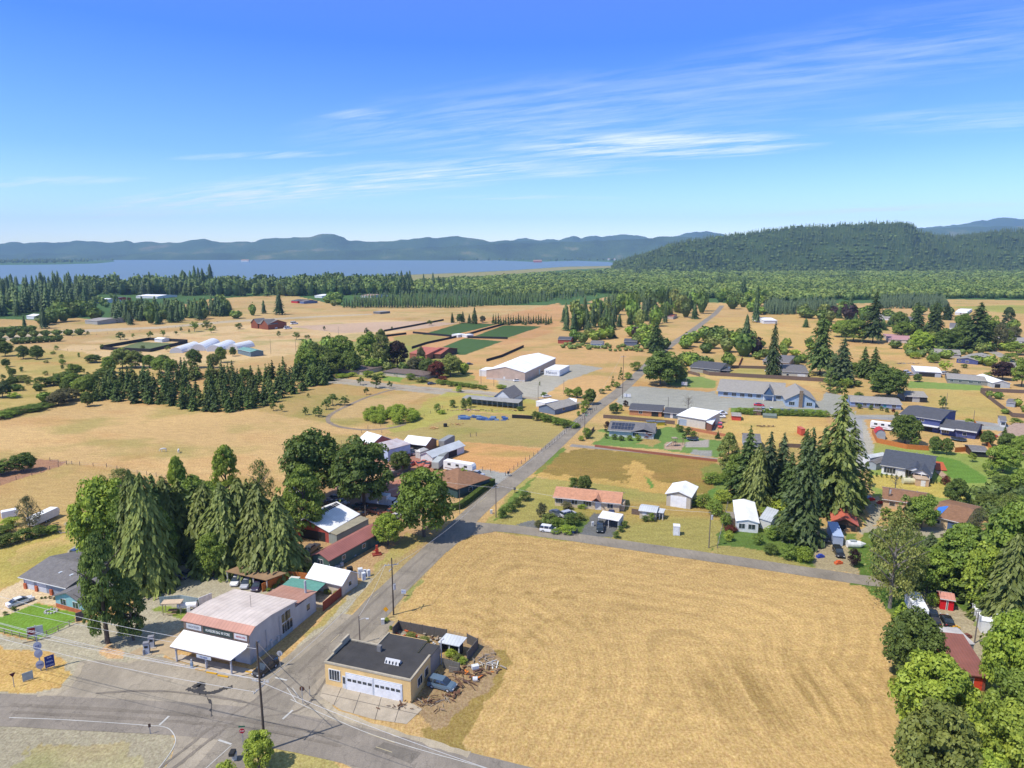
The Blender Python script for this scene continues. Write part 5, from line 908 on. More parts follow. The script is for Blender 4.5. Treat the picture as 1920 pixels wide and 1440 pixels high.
# ================================================================ BUILDINGS
GLS = mat('glass', (.03,.04,.05)); TRIM = mat('plain', (.62,.61,.58)); DARK = mat('plain', (.025,.025,.025))
def frame(A, B, C, z=0.0, pxz=True):
    """three pixel corners at height z: front left, front right, back right -> origin, angle, width, depth"""
    a = P(*A, z); b = P(*B, z); c = P(*C, z); ex = (b-a); ex.z = 0; W = ex.length; ex.normalize(); ey = Vector((-ex.y, ex.x, 0)); D = abs((c-b).dot(ey))
    return Vector((a.x, a.y, 0)), math.atan2(ex.y, ex.x), W, max(D, 1.5)
def roofpoly(kind, W, D, h, rise, oh, asym=.5):
    x0, x1, y0, y1 = -oh, W+oh, -oh, D+oh; s = rise/(D/2) if kind in ('gx', 'hip') else rise/(W/2); e = h-oh*s
    if kind == 'gx':
        m = D*asym; return [[(x0,y0,e),(x1,y0,e),(x1,m,h+rise),(x0,m,h+rise)], [(x1,y1,e),(x0,y1,e),(x0,m,h+rise),(x1,m,h+rise)]]
    if kind == 'gy':
        m = W*asym; return [[(x0,y1,e),(x0,y0,e),(m,y0,h+rise),(m,y1,h+rise)], [(x1,y0,e),(x1,y1,e),(m,y1,h+rise),(m,y0,h+rise)]]
    if kind == 'hip':
        r = min(D, W)/2; top = h+rise; m = D/2
        if W >= D: return [[(x0,y0,e),(x1,y0,e),(W-r,m,top),(r,m,top)],[(x1,y1,e),(x0,y1,e),(r,m,top),(W-r,m,top)],[(x0,y1,e),(x0,y0,e),(r,m,top)],[(x1,y0,e),(x1,y1,e),(W-r,m,top)]]
        m = W/2; return [[(x0,y0,e),(x1,y0,e),(m,r,top)],[(x1,y1,e),(x0,y1,e),(m,D-r,top)],[(x0,y1,e),(x0,y0,e),(m,r,top),(m,D-r,top)],[(x1,y0,e),(x1,y1,e),(m,D-r,top),(m,r,top)]]
    if kind == 'shed': return [[(x0,y0,h),(x1,y0,h),(x1,y1,h+rise),(x0,y1,h+rise)]]
    if kind == 'shedr': return [[(x0,y0,h+rise),(x1,y0,h+rise),(x1,y1,h),(x0,y1,h)]]
    if kind == 'shedx': return [[(x0,y0,h+rise),(x1,y0,h),(x1,y1,h),(x0,y1,h+rise)]]
    return [[(x0,y0,h),(x1,y0,h),(x1,y1,h),(x0,y1,h)]]
def fl(face, W, D, u, z, w_, h_, out0, out1):
    """box on a face: u along the face, out0..out1 proud of it"""
    b = MB()
    if face == 'F': return b.box(u, -out1, z, u+w_, -out0, z+h_)
    if face == 'B': return b.box(u, D+out0, z, u+w_, D+out1, z+h_)
    if face == 'L': return b.box(-out1, u, z, -out0, u+w_, z+h_)
    return b.box(W+out0, u, z, W+out1, u+w_, z+h_)
def opening(root, W, D, sp, trim):
    k, face, fu, z, w_, h_ = sp[:6]; cm = sp[6] if len(sp) > 6 else None; Lf = W if face in 'FB' else D; u = fu*Lf-w_/2
    if k == 'w':
        f = fl(face, W, D, u-.1, z-.1, w_+.2, h_+.2, -.02, .05).build('window', trim, root); fl(face, W, D, u, z, w_, h_, .03, .075).build('pane', GLS, f)
        if w_ > 1.3:
            for q in range(1, int(w_/.9)+1):
                if q*w_/(int(w_/.9)+1) < w_: fl(face, W, D, u+q*w_/(int(w_/.9)+1)-.03, z, .06, h_, .07, .095).build('mullion', trim, f)
    elif k == 'd': 
        f = fl(face, W, D, u-.08, 0.02, w_+.16, h_+.08, -.02, .04).build('door', cm or trim, root); fl(face, W, D, u+w_-.15, 1, .08, .08, .03, .1).build('handle', DARK, f)
    elif k == 'g':
        f = fl(face, W, D, u-.1, 0.02, w_+.2, h_+.1, -.02, .04).build('garage_door', cm or mat('siding', (.62,.62,.60)), root)
        n = max(1, int(h_/.6))
    elif k == 'o':          # open bay: dark panel on the solid wall paints the shade inside
        fl(face, W, D, u, 0.05, w_, h_, -.03, .03).build('dark_bay_panel', DARK, root)
def house(name, label, cat, A, B, C, z=0.0, h=2.7, roof='gx', rise=1.2, oh=.45, wall=(.5,.5,.48), rm=None, wk='siding', op=(), trim=None, lm=None, chim=None, th=.18, group=None, depth_=None, asym=.5, base=None, W_=None, walls=True):
    o, rz, W, D = frame(A, B, C, z)
    if depth_: D = depth_
    if W_: W = W_
    root = empty(name, o, rz); tag(root, label, cat, group); trim = trim or TRIM
    wm_ = mat(wk, wall); b = MB(); e = .02
    if walls:
        if roof in ('gx',): b.ext([(0,0,0),(0,D,0),(0,D,h-e),(0,D*asym,h+rise-e),(0,0,h-e)], (W,0,0))
        elif roof == 'gy': b.ext([(0,0,0),(W,0,0),(W,0,h-e),(W*asym,0,h+rise-e),(0,0,h-e)], (0,D,0))
        elif roof == 'shed': b.ext([(0,0,0),(0,D,0),(0,D,h+rise-e-.1),(0,0,h-e-.1)], (W,0,0))
        elif roof == 'shedr': b.ext([(0,0,0),(0,D,0),(0,D,h-e-.1),(0,0,h+rise-e-.1)], (W,0,0))
        elif roof == 'shedx': b.ext([(0,0,0),(W,0,0),(W,0,h-e-.1),(0,0,h+rise-e-.1)], (0,D,0))
        else: b.box(0, 0, 0, W, D, h-e)
        b.build('wall', wm_, root)
        if base: fl('F', W, D, 0, 0.01, W, base[0], -.01, .06).build('base_course', mat(base[2], base[1]), root)
    rb = MB()
    for poly in roofpoly(roof, W, D, h, rise, oh, asym): rb.slab([(x, y, zz+th) for x, y, zz in poly], th)
    r = rb.build('roof', rm or mat('shingle', (.1,.1,.11)), root)
    if walls and roof == 'gx' and cat != 'barn':
        e_ = h-oh*rise/(D/2); MB().box(-oh,-oh-.12,e_+.02,W+oh,-oh-.01,e_+.16).box(-oh,D+oh+.01,e_+.02,W+oh,D+oh+.12,e_+.16).build('gutter', trim, r)
    if roof in ('gx','hip') and W > 8:
        q = MB(); [q.cyl((0,0,0),(0,0,1),.1) for _ in range(0)]
        for _ in range(2):
            x = W*random.uniform(.2,.8); y = D*random.uniform(.58,.75); zz = h+rise*(1-abs(y/D-.5)*2); MB().cyl((x,y,zz-.1),(x,y,zz+.6),.07).build('vent_pipe', mat('plain', (.35,.35,.35)), r)
        pass
    if chim: 
        x, y = chim[0]*W, chim[1]*D; MB().box(x-.4, y-.4, h*.5, x+.4, y+.4, h+rise+chim[2]).build('chimney', mat('brick', (.25,.2,.17)), r)
    for sp in op: opening(root, W, D, sp, trim)
    if lm: LM.append((lm, o.x+math.cos(rz)*W/2, o.y+math.sin(rz)*W/2))
    return root, W, D
def posts(root, W, D, h, m=None, n=2, name='post', r=.09, ys=(0, 1)):
    for i in range(n):
        for y in ys:
            x = W*i/(n-1); MB().box(x-r, y*D-r, 0, x+r, y*D+r, h).build(name, m or mat('plain', (.6,.6,.58)), root)
def text(s, size, m, parent, loc, rot=(math.pi/2, 0, 0), name='lettering', ext=.01, sx=1):
    cu = bpy.data.curves.new(name, 'FONT'); cu.body = s; cu.size = size; cu.extrude = ext; cu.align_x = 'CENTER'; cu.align_y = 'CENTER'
    t = bpy.data.objects.new(name, cu); sc.collection.objects.link(t); bpy.context.view_layer.update()
    me = bpy.data.meshes.new_from_object(t.evaluated_get(bpy.context.evaluated_depsgraph_get())); bpy.data.objects.remove(t)
    me.materials.clear(); me.materials.append(m); o = bpy.data.objects.new(name, me); link(o); o.parent = parent; o.location = loc; o.rotation_euler = rot; o.scale = (sx, 1, 1); return o
SH_D = mat('shingle', S(92,92,96)); SH_G = mat('shingle', S(126,122,120)); SH_GG = mat('shingle', S(166,160,150)); SH_B = mat('shingle', S(150,112,84)); SH_O = mat('shingle', S(204,148,116)); SH_T = mat('shingle', S(176,150,132)); SH_M = mat('shingle', S(120,104,96))
MW = mat('metal_x', (.80,.80,.79), .4); MWy = mat('metal_y', (.80,.80,.79), .4); MGR = mat('metal_x', (.50,.52,.53), .4); MGRy = mat('metal_y', (.50,.52,.53), .4); MRED = mat('metal_x', S(176,112,100), .5); MREDy = mat('metal_y', S(170,110,100), .5)
WH = (.66,.66,.64); CR = (.56,.50,.40); BLU = S(84,92,140); LBL = S(178,196,214); GRY = (.32,.35,.37); TAN = (.50,.42,.33)
# ---- the general store
o, rz, W, D = frame((345,1163), (466,1189), (466,1189), 5.8)
bk = P(564, 1176, 0); ey = Vector((-math.sin(rz), math.cos(rz), 0)); D = (bk-o).dot(ey)
st = empty('general_store', o, rz); tag(st, 'white walled general store with grey and rust metal roof and deep white front awning', 'shop'); LM.append(('general store', o.x+8, o.y+10))
SW = mat('plaster', (.50,.47,.43)); D1 = D*.985
MB().ext([(0,.0,0),(0,D1,0),(0,D1,5.1),(0,D1*.45,6.1),(0,1.6,6.2),(0,0,5.5)], (W,0,0)).build('wall', SW, st)

rb = MB(); rb.slab([(-.3,1.2,6.5),(W+.3,1.2,6.5),(W+.3,D1*.46,6.42),(-.3,D1*.46,6.42)], .15); rb.slab([(-.3,D1*.46,6.4),(W+.3,D1*.46,6.4),(W+.3,D1+.3,5.35),(-.3,D1+.3,5.35)], .15); rf = rb.build('roof', mat('metal_x', S(226,212,200), .55, per=1.0, rust=.10), st)
MB().slab([(-.5,-.26,5.86),(W+.5,-.26,5.86),(W+.4,1.3,6.62),(-.4,1.3,6.62)], .12).build('mansard_strip', mat('metal_x', S(200,148,128), .5, per=.7), st)
MB().box(-.05,-.12,4.15,W+.05,.02,5.62).build('fascia', mat('boards', S(132,112,98)), st)
MB().box(W*.62,D1*.55,6.0,W*.62+.05,D1*.55+.05,8.6).build('antenna', mat('plain', (.15,.12,.1)), st)
def signbd(x0, x1, z0, z1, c, txt, tc, size, sx=1):
    b = MB().box(x0,-.20,z0,x1,-.13,z1).build('sign_board', mat('plain', c), st); text(txt, size, mat('plain', tc), st, ((x0+x1)/2, -.215, (z0+z1)/2), sx=sx); return b
signbd(.6, 3.9, 4.5, 5.5, (.42,.43,.44), 'GROCERIES', (.16,.17,.19), .55, .9)
signbd(4.3, W*.765, 4.4, 5.5, (.03,.045,.04), 'ALVADORE BAG \'N\' STORE', (.75,.75,.7), .70, .62)
signbd(W*.79, W-.25, 4.5, 5.5, (.50,.48,.48), 'HUNTING & FISH', (.42,.07,.06), .42, .62)
# awning: white sloping roof on posts
AW = mat('metal_x', (.78,.76,.72), .5, per=.9, rust=.12)
MB().slab([(.3,-3.85,3.05),(W-.7,-3.85,3.05),(W+.3,-1.2,3.85),(W,-.3,4.15),(0,-.3,4.15)], .14).build('awning', AW, st)
MB().box(.35,-3.87,2.73,W-.7,-3.77,2.9).build('awning_beam', mat('boards', S(120,100,90)), st)
for fx in (.08,.54,.92):
    MB().cyl((W*fx,-3.4,.1),(W*fx,-3.4,2.95),.16,.16,10).build('awning_post', mat('plain', (.45,.44,.44)), st)
MB().box(W*.44,-3.98,2.2,W*.66,-3.92,2.78).build('hanging_sign', mat('plain', (.45,.48,.52)), st); text('ICE BEER', .42, mat('plain', (.12,.15,.3)), st, (W*.55,-4.0,2.48))
for u in (.2,.5): opening(st, W, D1, ('w','F',u,1.0,3.2,1.7), TRIM)
opening(st, W, D1, ('d','F',.72,0,1.1,2.2,mat('plain',(.1,.1,.1))), TRIM)
opening(st, W, D1, ('w','R',.74,3.0,1.7,1.7), TRIM); opening(st, W, D1, ('w','R',.82,3.0,1.3,1.7), TRIM); opening(st, W, D1, ('w','R',.75,.9,1.9,1.8), TRIM); opening(st, W, D1, ('w','R',.84,.9,1.7,1.8), TRIM); opening(st, W, D1, ('d','R',.03,0,1.0,2.1,mat('plain',(.4,.39,.37))), TRIM)
for u, z0, h_ in ((.10,2.2,.9),(.16,2.6,.5),(.4,.4,1.2),(.55,.3,1.0)): fl('R', W, D1, D1*u, z0, .5, h_, 0, .25).build('meter_box', mat('plain', (.45,.45,.44)), st)
MB().box(W+.02,0,.02,W+.10,D1*.9,.85).build('base_course', mat('plaster', (.30,.36,.38)), st)
for u, zt in ((.33,4.2),(.62,4.9)): MB().cyl((W+.12,D1*u,.2),(W+.12,D1*u,zt),.06).build('drain_pipe', mat('plain', (.4,.4,.4)), st)
# rear annex
an = bk2 = P(603,1146); DA = (bk2-bk).length
MB().box(W*.45,D1,0,W,D1+DA,4.0).build('annex_wall', SW, st); MB().slab([(W*.42,D1-.05,4.75),(W+.25,D1-.05,4.75),(W+.25,D1+DA+.3,4.1),(W*.42,D1+DA+.3,4.1)], .12).build('annex_roof', mat('metal_x', S(196,150,130), .5, per=1.0, rust=.6), st)
MB().cyl((W*.9,D1+5.2,3.6),(W*.9,D1+5.2,6.8),.22,.22,10).build('flue', mat('plain', (.42,.42,.43)), st)
f = MB().box(W+.0,D1+3.2,1.4,W+.05,D1+4.4,2.9).build('window', TRIM, st); MB().box(W+.03,D1+3.3,1.5,W+.07,D1+4.3,2.8).build('pane', GLS, f)
# ---- yellow garage
a = P(611,1283); b_ = P(771,1319); ex = (b_-a).normalized(); ey = Vector((-ex.y, ex.x, 0)); c = P(826,1261); W = (b_-a).length; D = (c-b_).dot(ey); rz = math.atan2(ex.y, ex.x)
gr = empty('yellow_garage', a, rz); tag(gr, 'pale yellow flat roofed garage with two wide white overhead doors at the crossroads', 'garage'); LM.append(('yellow garage', a.x+8, a.y+6))
YW = mat('plaster', S(246,208,142)); H = 3.9
MB().box(0,0,0,W,D*.82,H).build('wall', YW, gr); MB().box(W*.36,D*.82,0,W*.84,D*1.28,H-.004).build('wall', YW, gr)
MB().box(W*.84,D*.82,0.01,W,D*1.26,H-.42).build('rear_wall', mat('plaster', S(170,160,150)), gr)
TAR = mat('concrete', (.055,.052,.050), .9)
MB().box(.25,.25,H,W-.25,D*.82,H+.05).build('roof', TAR, gr); MB().box(W*.36+.2,D*.82+.002,H,W*.84,D*1.28-.2,H+.05).build('roof', TAR, gr); MB().box(W*.842,D*.83,H-.40,W-.02,D*1.25,H-.32).build('lower_roof', TAR, gr)
CAP = mat('concrete', S(196,184,160)); 
MB().box(-.08,-.08,H,W+.08,.24,H+.28).build('parapet', CAP, gr); MB().box(W-.24,.25,H,W+.08,D*.82,H+.22).build('parapet', CAP, gr)
for k, (y0, y1, hh) in enumerate(((.25,D*.27,.35),(D*.27,D*.55,.75),(D*.55,D*.82,1.1))): MB().box(-.08,y0,H,.28,y1,H+hh).build('parapet', CAP, gr)
MB().box(.29,D*.82-.22,H,W*.36+.2,D*.82+.05,H+.25).build('parapet', CAP, gr)
MB().box(W*.36,D*.82+.06,H,W*.36+.2,D*1.28,H+.22).build('parapet', CAP, gr)
for k, x0 in enumerate((W*.265, W*.59)):
    x1 = x0+W*.30; fr = MB().box(x0-.25,-.10,0.02,x1+.25,.02,3.05).build('door_frame', mat('plain', (.55,.58,.62)), gr)
    dr = MB().box(x0,-.13,0.03,x1,-.09,2.85).build('garage_door', mat('siding', (.72,.72,.72)), gr)
    for q in range(5): w5 = (x1-x0)/5; MB().box(x0+w5*q+.12,-.16,1.62,x0+w5*(q+1)-.12,-.12,2.08).build('door_window', GLS, dr)
fw = MB().box(W*.045,-.08,1.05,W*.185,.02,3.1).build('window', mat('plain', (.66,.66,.62)), gr)
for q in range(4): MB().box(W*.055+q*W*.031,-.11,1.25,W*.055+q*W*.031+W*.024,-.06,2.95).build('pane', GLS, fw)
dd = MB().box(W*.208,-.07,0.03,W*.248,.02,2.3).build('door', mat('plain', (.6,.6,.58)), gr); MB().box(W*.214,-.1,.95,W*.242,-.05,2.1).build('pane', GLS, dd)
for u, w_ in ((.36,1.5),(.64,1.2)): opening(gr, W, D, ('w','R',u,1.3,w_,1.3), TRIM)
MB().box(W*.42,D*.62,H+.05,W*.42+.7,D*.62+.6,H+1.1).build('chimney', mat('concrete', (.2,.19,.18)), gr)
sk = MB().ext([(W*.60,D*.33,H+.05),(W*.60,D*.33+1.3,H+.05),(W*.60,D*.33+.65,H+.75)], (W*.17,0,0)).build('skylight', mat('plain', (.42,.43,.45), .3), gr)
for q in range(5): MB().box(W*.60+q*.6+.25,D*.33-.02,H+.1,W*.60+q*.6+.31,D*.33+.3,H+.52).build('skylight_bar', DARK, sk)
# ---- open shed and fences of the yard behind it
def openshed(label, c4, z, zb, m, posts_=4, name='open_shed', lm=None, walls=('B','R'), wc=(.12,.11,.10), group=None):
    """roof seen as four pixel corners FL FR BR BL (front at height z, back at zb)"""
    p = [P(*c4[0], z), P(*c4[1], z), P(*c4[2], zb), P(*c4[3], zb)]; o = Vector((p[0].x, p[0].y, 0)); ex = p[1]-p[0]; rz = math.atan2(ex.y, ex.x)
    inv = Matrix.Rotation(-rz, 3, 'Z'); q = [inv @ (v-o) for v in p]; r = empty(name, o, rz); tag(r, label, 'shed', group)
    MB().slab([tuple(v) for v in q], .12).build('roof', m, r)
    W = q[1].x; D = (q[2].y+q[3].y)/2
    for i in range(posts_): x = .2+(W-.4)*i/(posts_-1); MB().box(x-.1,.25,0,x+.1,.45,z-.13).build('post', mat('plain', (.5,.49,.46)), r)
    wmt = mat('boards', wc)
    if 'B' in walls: MB().box(.1,D-.4,0,W-.1,D-.28,zb-.2).build('wall', wmt, r)
    if 'R' in walls: MB().ext([(W-.2,.3,0),(W-.2,D-.45,0),(W-.2,D-.45,zb-.25),(W-.2,.3,z-.2)], (.1,0,0)).build('wall', wmt, r)
    if 'L' in walls: MB().ext([(.1,.3,0),(.1,D-.45,0),(.1,D-.45,zb-.25),(.1,.3,z-.2)], (.1,0,0)).build('wall', wmt, r)
    if lm: LM.append((lm, o.x+W/2, o.y+1))
    return r, W, D
openshed('small black board shed with a pale grey sloping roof behind the yellow garage', ((821,1204),(861,1212),(876,1195),(837,1187)), 2.3, 2.9, MGR, 3, walls=('B','R','L'), wc=(.05,.05,.048))
def fencewall(name, label, cat, px, h, m, wid=.12, postm=None, step=2.4, lm=None, group=None, world=False, pnm='panel'):
    pts = [Vector(p) for p in px] if world else [P(x, y) for x, y in px]; o = pts[0]; r = empty(name, o); tag(r, label, cat, group)
    b = MB(); pb = []
    for a, c in zip(pts[:-1], pts[1:]):
        d = c-a; L_ = d.length; d.normalize(); n = Vector((-d.y, d.x, 0))*wid/2; a = a-o; c2 = a+d*L_
        b.add([a-n, c2-n, c2+n, a+n]+[v+Vector((0,0,h)) for v in (a-n, c2-n, c2+n, a+n)], [(0,3,2,1),(4,5,6,7),(0,1,5,4),(1,2,6,5),(2,3,7,6),(3,0,4,7)])
        k = max(1, int(L_/step))
        for i in range(k+1): pb.append(a+d*(L_*i/k))
    b.build(pnm, m, r)
    if postm:
        for q in pb[:60]: MB().box(q.x-.07, q.y-.07, 0, q.x+.07, q.y+.07, h+.12).build('post', postm, r)
    if lm: LM.append((lm, pts[len(pts)//2].x, pts[len(pts)//2].y))
    return r
FG = mat('boards', (.115,.105,.095)); FO = mat('boards', S(210,128,64)); FR = mat('boards', S(158,78,54)); FB = mat('boards', S(128,108,94)); FBL = mat('plain', (.02,.02,.022))
fencewall('board_fence', 'weathered dark board fence around the junk yard behind the yellow garage', 'fence', [(737,1194),(748,1181),(838,1198)], 1.9, FG, postm=FG)
fencewall('board_fence', 'short dark board fence right of the small black shed', 'fence', [(876,1206),(896,1216),(876,1241)], 1.9, FG, postm=FG)
fencewall('board_fence', 'broken grey fence panels beside the rear wall of the yellow garage', 'fence', [(832,1252),(862,1260)], 1.7, mat('boards', (.16,.15,.13)), postm=FG)
# ---- left grey roofed house (brick and blue)
o1, W1_, D1_ = house('ranch_house', 'long grey roofed ranch house with brick base and attached garage at the left edge', 'house', (46,1102), (128,1122), (196,1072), 0, 2.6, 'gx', 1.5, .6, S(150,160,170), SH_G, op=[('g','F',.14,0,2.6,2.1,mat('siding',(.5,.52,.55))),('g','F',.42,0,2.6,2.1,mat('siding',(.5,.52,.55))),('w','L',.5,1,1.2,1.1)], lm='grey roofed house', depth_=13)
for x in (.02,.28,.62): MB().box(W1_*x,-.35,0,W1_*x+.7,-.02,1.2).build('brick_pier', mat('brick', S(204,112,72)), o1)
for x in (.55,.8): MB().box(W1_*x,D1_*.2,3.35,W1_*x+.5,D1_*.2+1.2,3.55).build('skylight', mat('plain', (.55,.58,.6), .2), o1)
house('house_wing', 'light blue gabled wing with white windows and brick base of the grey roofed house', 'house', (106,1138), (159,1153), (196,1118), 0, 2.5, 'gy', 1.5, .5, S(150,196,200), SH_G, op=[('w','F',.28,1,1.5,1.2),('w','F',.72,1,1.5,1.2)], base=(.85, S(206,116,74), 'brick'))
house('garden_shed', 'white garden shed half hidden behind the tall columnar tree', 'shed', (228,1098), (254,1100), (250,1085), 0, 2.4, 'gx', .7, .3, WH, SH_G)
# ---- carport with three cars, white shed, green building, pole barn
openshed('open carport with mossy brown roof sheltering three cars', ((422,1071),(499,1088),(538,1074),(455,1058)), 2.5, 2.9, mat('concrete', S(160,130,98)), 4, 'carport', 'mossy carport', walls=(), wc=(.5,.5,.5))
house('white_shed', 'white metal roofed shed with vine covered front beside the patio', 'shed', (579,1103), (642,1118), (672,1097), 0, 2.7, 'gx', 1.7, .4, S(222,206,184), MW, op=[('d','F',.38,0,1.1,2.1),('w','R',.5,1.2,.9,.9)], lm='white patio shed')
gb, Wg, Dg = house('green_workshop', 'long dark green building with arched maroon roof beside the road', 'building', (586,1064), (618,1073), (699,1010), 0, 2.9, 'gy', 1.15, .35, S(84,108,98), MREDy, op=[('w','F',.5,1.3,1.4,1.2),('w','R',.25,1.2,1,.9),('w','R',.62,1.2,1,.9),('d','R',.72,0,1,2.1,mat('plain',(.05,.08,.07)))], lm='green workshop')
pb, Wp, Dp = house('pole_barn', 'broad white roofed pole barn with red left side sheltering old cars', 'barn', (546,1004), (618,1018), (668,984), 0, 3.0, 'gy', 2.3, .4, S(190,92,84), MWy, wk='metal_x', op=[('o','F',.58,0,7.5,2.4)], lm='white and red pole barn', asym=.42)
MB().box(Wp*.2,Dp*.15,3.0,Wp*.22,Dp*.2,3.1).build('bracket', DARK, pb)
sp = MB(); s_ = 2.3/(Wp*.42)
for k in range(14):
    y0 = Dp*(.12+.062*k); x0, x1 = Wp*.44, Wp*.54; zf = lambda x: 3.0+2.3*(1-(x-Wp*.42)/(Wp*.58))+.25
    sp.add([(x0,y0,zf(x0)),(x1,y0,zf(x1)),(x1,y0+Dp*.05,zf(x1)),(x0,y0+Dp*.05,zf(x0))], [(0,1,2,3)])
sp.build('roof_panels', mat('glass', (.05,.045,.05)), pb)
MB().slab([(-.45,-.4,3.05),(Wp*.16,-.4,3.95),(Wp*.16,Dp+.4,3.95),(-.45,Dp+.4,3.05)], .05).build('red_roof_strip', mat('metal_y', S(212,126,118)), pb)
house('storage_container', 'pale grey ribbed lean-to along the right side of the pole barn', 'shed', (617,1018), (632,1022), (680,988), 0, 2.5, 'shedx', .3, .1, S(160,168,166), mat('concrete', S(170,162,140)), wk='metal_x')
# ---- junk yard and farm buildings behind
house('brown_shed', 'long low shed with rusty brown roof behind the white box truck', 'shed', (690,930), (706,938), (737,908), 0, 2.4, 'gy', .7, .3, S(120,86,66), mat('metal_y', S(196,132,106), per=.8), wk='boards')
house('brown_shed', 'second brown roofed shed, right of the wooden pole', 'shed', (716,938), (738,945), (762,918), 0, 2.3, 'gy', .6, .3, S(120,86,66), mat('metal_y', S(190,130,104), per=.8), wk='boards')
hb = MB(); prof = [(0,0),(3.6,0),(3.6,2.2),(3.1,3.3),(2.4,3.9),(1.8,4.05),(1.2,3.9),(.5,3.3),(0,2.2)]; a0 = P(700, 935)
mh = empty('round_roofed_shed', a0, R(14)); tag(mh, 'mint green round roofed little shed standing behind the white box truck', 'shed'); hb.ext([(x,0,z) for x, z in prof], (0,4,0)).build('wall', mat('siding', S(176,214,196)), mh); MB().box(1.4,-.06,2.5,2.2,.02,3.4).build('window', GLS, mh)
th_, Wt, Dt = house('hip_roofed_house', 'tan hip roofed house with dark teal walls behind the large roadside tree', 'house', (828,918), (862,930), (882,896), 0, 3.2, 'hip', 2.6, .6, S(60,86,88), SH_B, op=[('w','F',.3,1,1.3,1.2),('w','R',.4,1,1.3,1.2)], lm='tan roofed house', depth_=13, W_=14)
th_.location = P(800, 914)
house('house_porch', 'gabled porch of the tan hip roofed house facing the dry lawn', 'porch', (833,920), (852,925), (862,912), 0, 2.9, 'gy', 1.4, .4, S(70,90,92), SH_B, op=[('w','F',.5,.9,1.2,1.3)])
house('open_shed', 'white roofed open fronted farm shed full of vehicles', 'shed', (757,845), (798,850), (812,838), 0, 3.0, 'gx', 1.6, .4, S(150,120,100), MW, wk='boards', op=[('o','F',.3,0,5.5,2.4),('o','F',.75,0,4.5,2.4)], lm='white open fronted shed')
house('long_white_shed', 'long narrow white shed with pale grey metal roof at the edge of the bare pasture', 'shed', (789,866), (811,871), (848,844), 0, 2.6, 'gy', 1.3, .4, WH, MGRy, op=[('o','R',.5,0,9,2.2)], lm='long narrow white shed')
house('blue_white_barn', 'blue and white barn with rust stained metal roof behind the huge dark trees', 'barn', (703,858), (728,866), (742,846), 0, 4.2, 'shedx', .5, .3, S(190,206,232), mat('metal_y', S(206,196,196), rust=.5), op=[('o','F',.5,0,3,3)], lm='blue and white barn')
house('red_gabled_barn', 'white roofed barn with a faded red gable peeking over the huge dark trees', 'barn', (672,842), (698,850), (718,836), 0, 3.4, 'gx', 2.2, .3, S(206,120,108), MW)
house('silver_trailer_shed', 'round cream water tank beside the long narrow white shed', 'tank', (779,858), (788,860), (792,852), 0, 2.2, 'hip', .8, .1, (.5,.48,.44), mat('plain', (.5,.48,.44)))
# ---- right of main road: orange roofed house etc
oh_, Wo, Do = house('manufactured_house', 'long cream house with orange shingle roof on the corner lot', 'house', (1040,948), (1161,960), (1173,941), 0, 2.6, 'gx', 1.5, .5, S(226,206,172), SH_O, op=[('w','F',.07,1,1.8,1.3),('w','F',.31,1,1.6,1.3),('w','F',.51,.9,2.2,1.4),('w','F',.86,.9,1.5,1.4),('d','F',.68,0,1.5,2.3)], lm='orange roofed house')
MB().slab([(Wo*.58,-1.2,2.75),(Wo*.655,-1.2,3.9),(Wo*.655,3,3.9),(Wo*.58,3,2.75)], .12).build('porch_roof', SH_O, oh_); MB().slab([(Wo*.655,-1.2,3.9),(Wo*.73,-1.2,2.75),(Wo*.73,3,2.75),(Wo*.655,3,3.9)], .12).build('porch_roof', SH_O, oh_)
MB().box(Wo*.93,1.0,0,Wo+1.2,4.2,2.3).build('side_entry', mat('siding', S(210,190,160)), oh_)
openshed('open white carport in front of the orange roofed house', ((1121,970),(1160,977),(1169,964),(1130,957)), 2.5, 2.6, mat('metal_x', (.74,.72,.70), .5, rust=.15), 3, 'carport', 'white carport', walls=('R',), wc=(.55,.55,.53))
MB_ = house('white_garage', 'white metal roofed cream garage with large white roll-up door', 'garage', (1249,948), (1294,955), (1311,936), 0, 3.6, 'gy', 1.1, .4, S(206,196,178), MWy, op=[('g','F',.5,0,4.2,3.2,mat('siding',(.78,.78,.77)))], lm='white garage')
house('cream_shed', 'small cream shed with grey metal roof and lean-to', 'shed', (1199,972), (1229,976), (1238,966), 0, 2.3, 'gx', .5, .3, S(214,200,178), MGR, op=[('d','F',.3,0,.9,1.9)], lm='small cream shed')
openshed('grey roofed lean-to with slatted sides joined to the small cream shed', ((1229,960),(1244,962),(1248,954),(1233,952)), 2.1, 2.3, MGR, 3, 'lean_to', walls=('B','L'), wc=(.4,.38,.34))
fencewall('board_fence', 'short brown fence left of the small cream shed', 'fence', [(1184,964),(1199,966)], 1.6, FB)
mh_, Wm, Dm = house('mobile_home', 'white mobile home with bright white roof beside the bramble patch', 'mobile home', (1380,996), (1421,1000), (1428,962), 0, 2.8, 'gy', .6, .25, WH, MWy, op=[('w','F',.25,1,1.4,1.2),('w','F',.7,1,1.6,1.2)], lm='white mobile home')
house('shed_row', 'cluttered pale lean-to on the right side of the white mobile home', 'shed', (1424,990), (1444,994), (1446,970), 0, 2.2, 'shedx', .4, .2, WH, MGR)
house('small_annex', 'little brown annex on the left of the white mobile home', 'shed', (1364,985), (1378,986), (1380,975), 0, 2.0, 'flat', .1, .1, S(120,100,84), mat('concrete', S(150,140,124)))
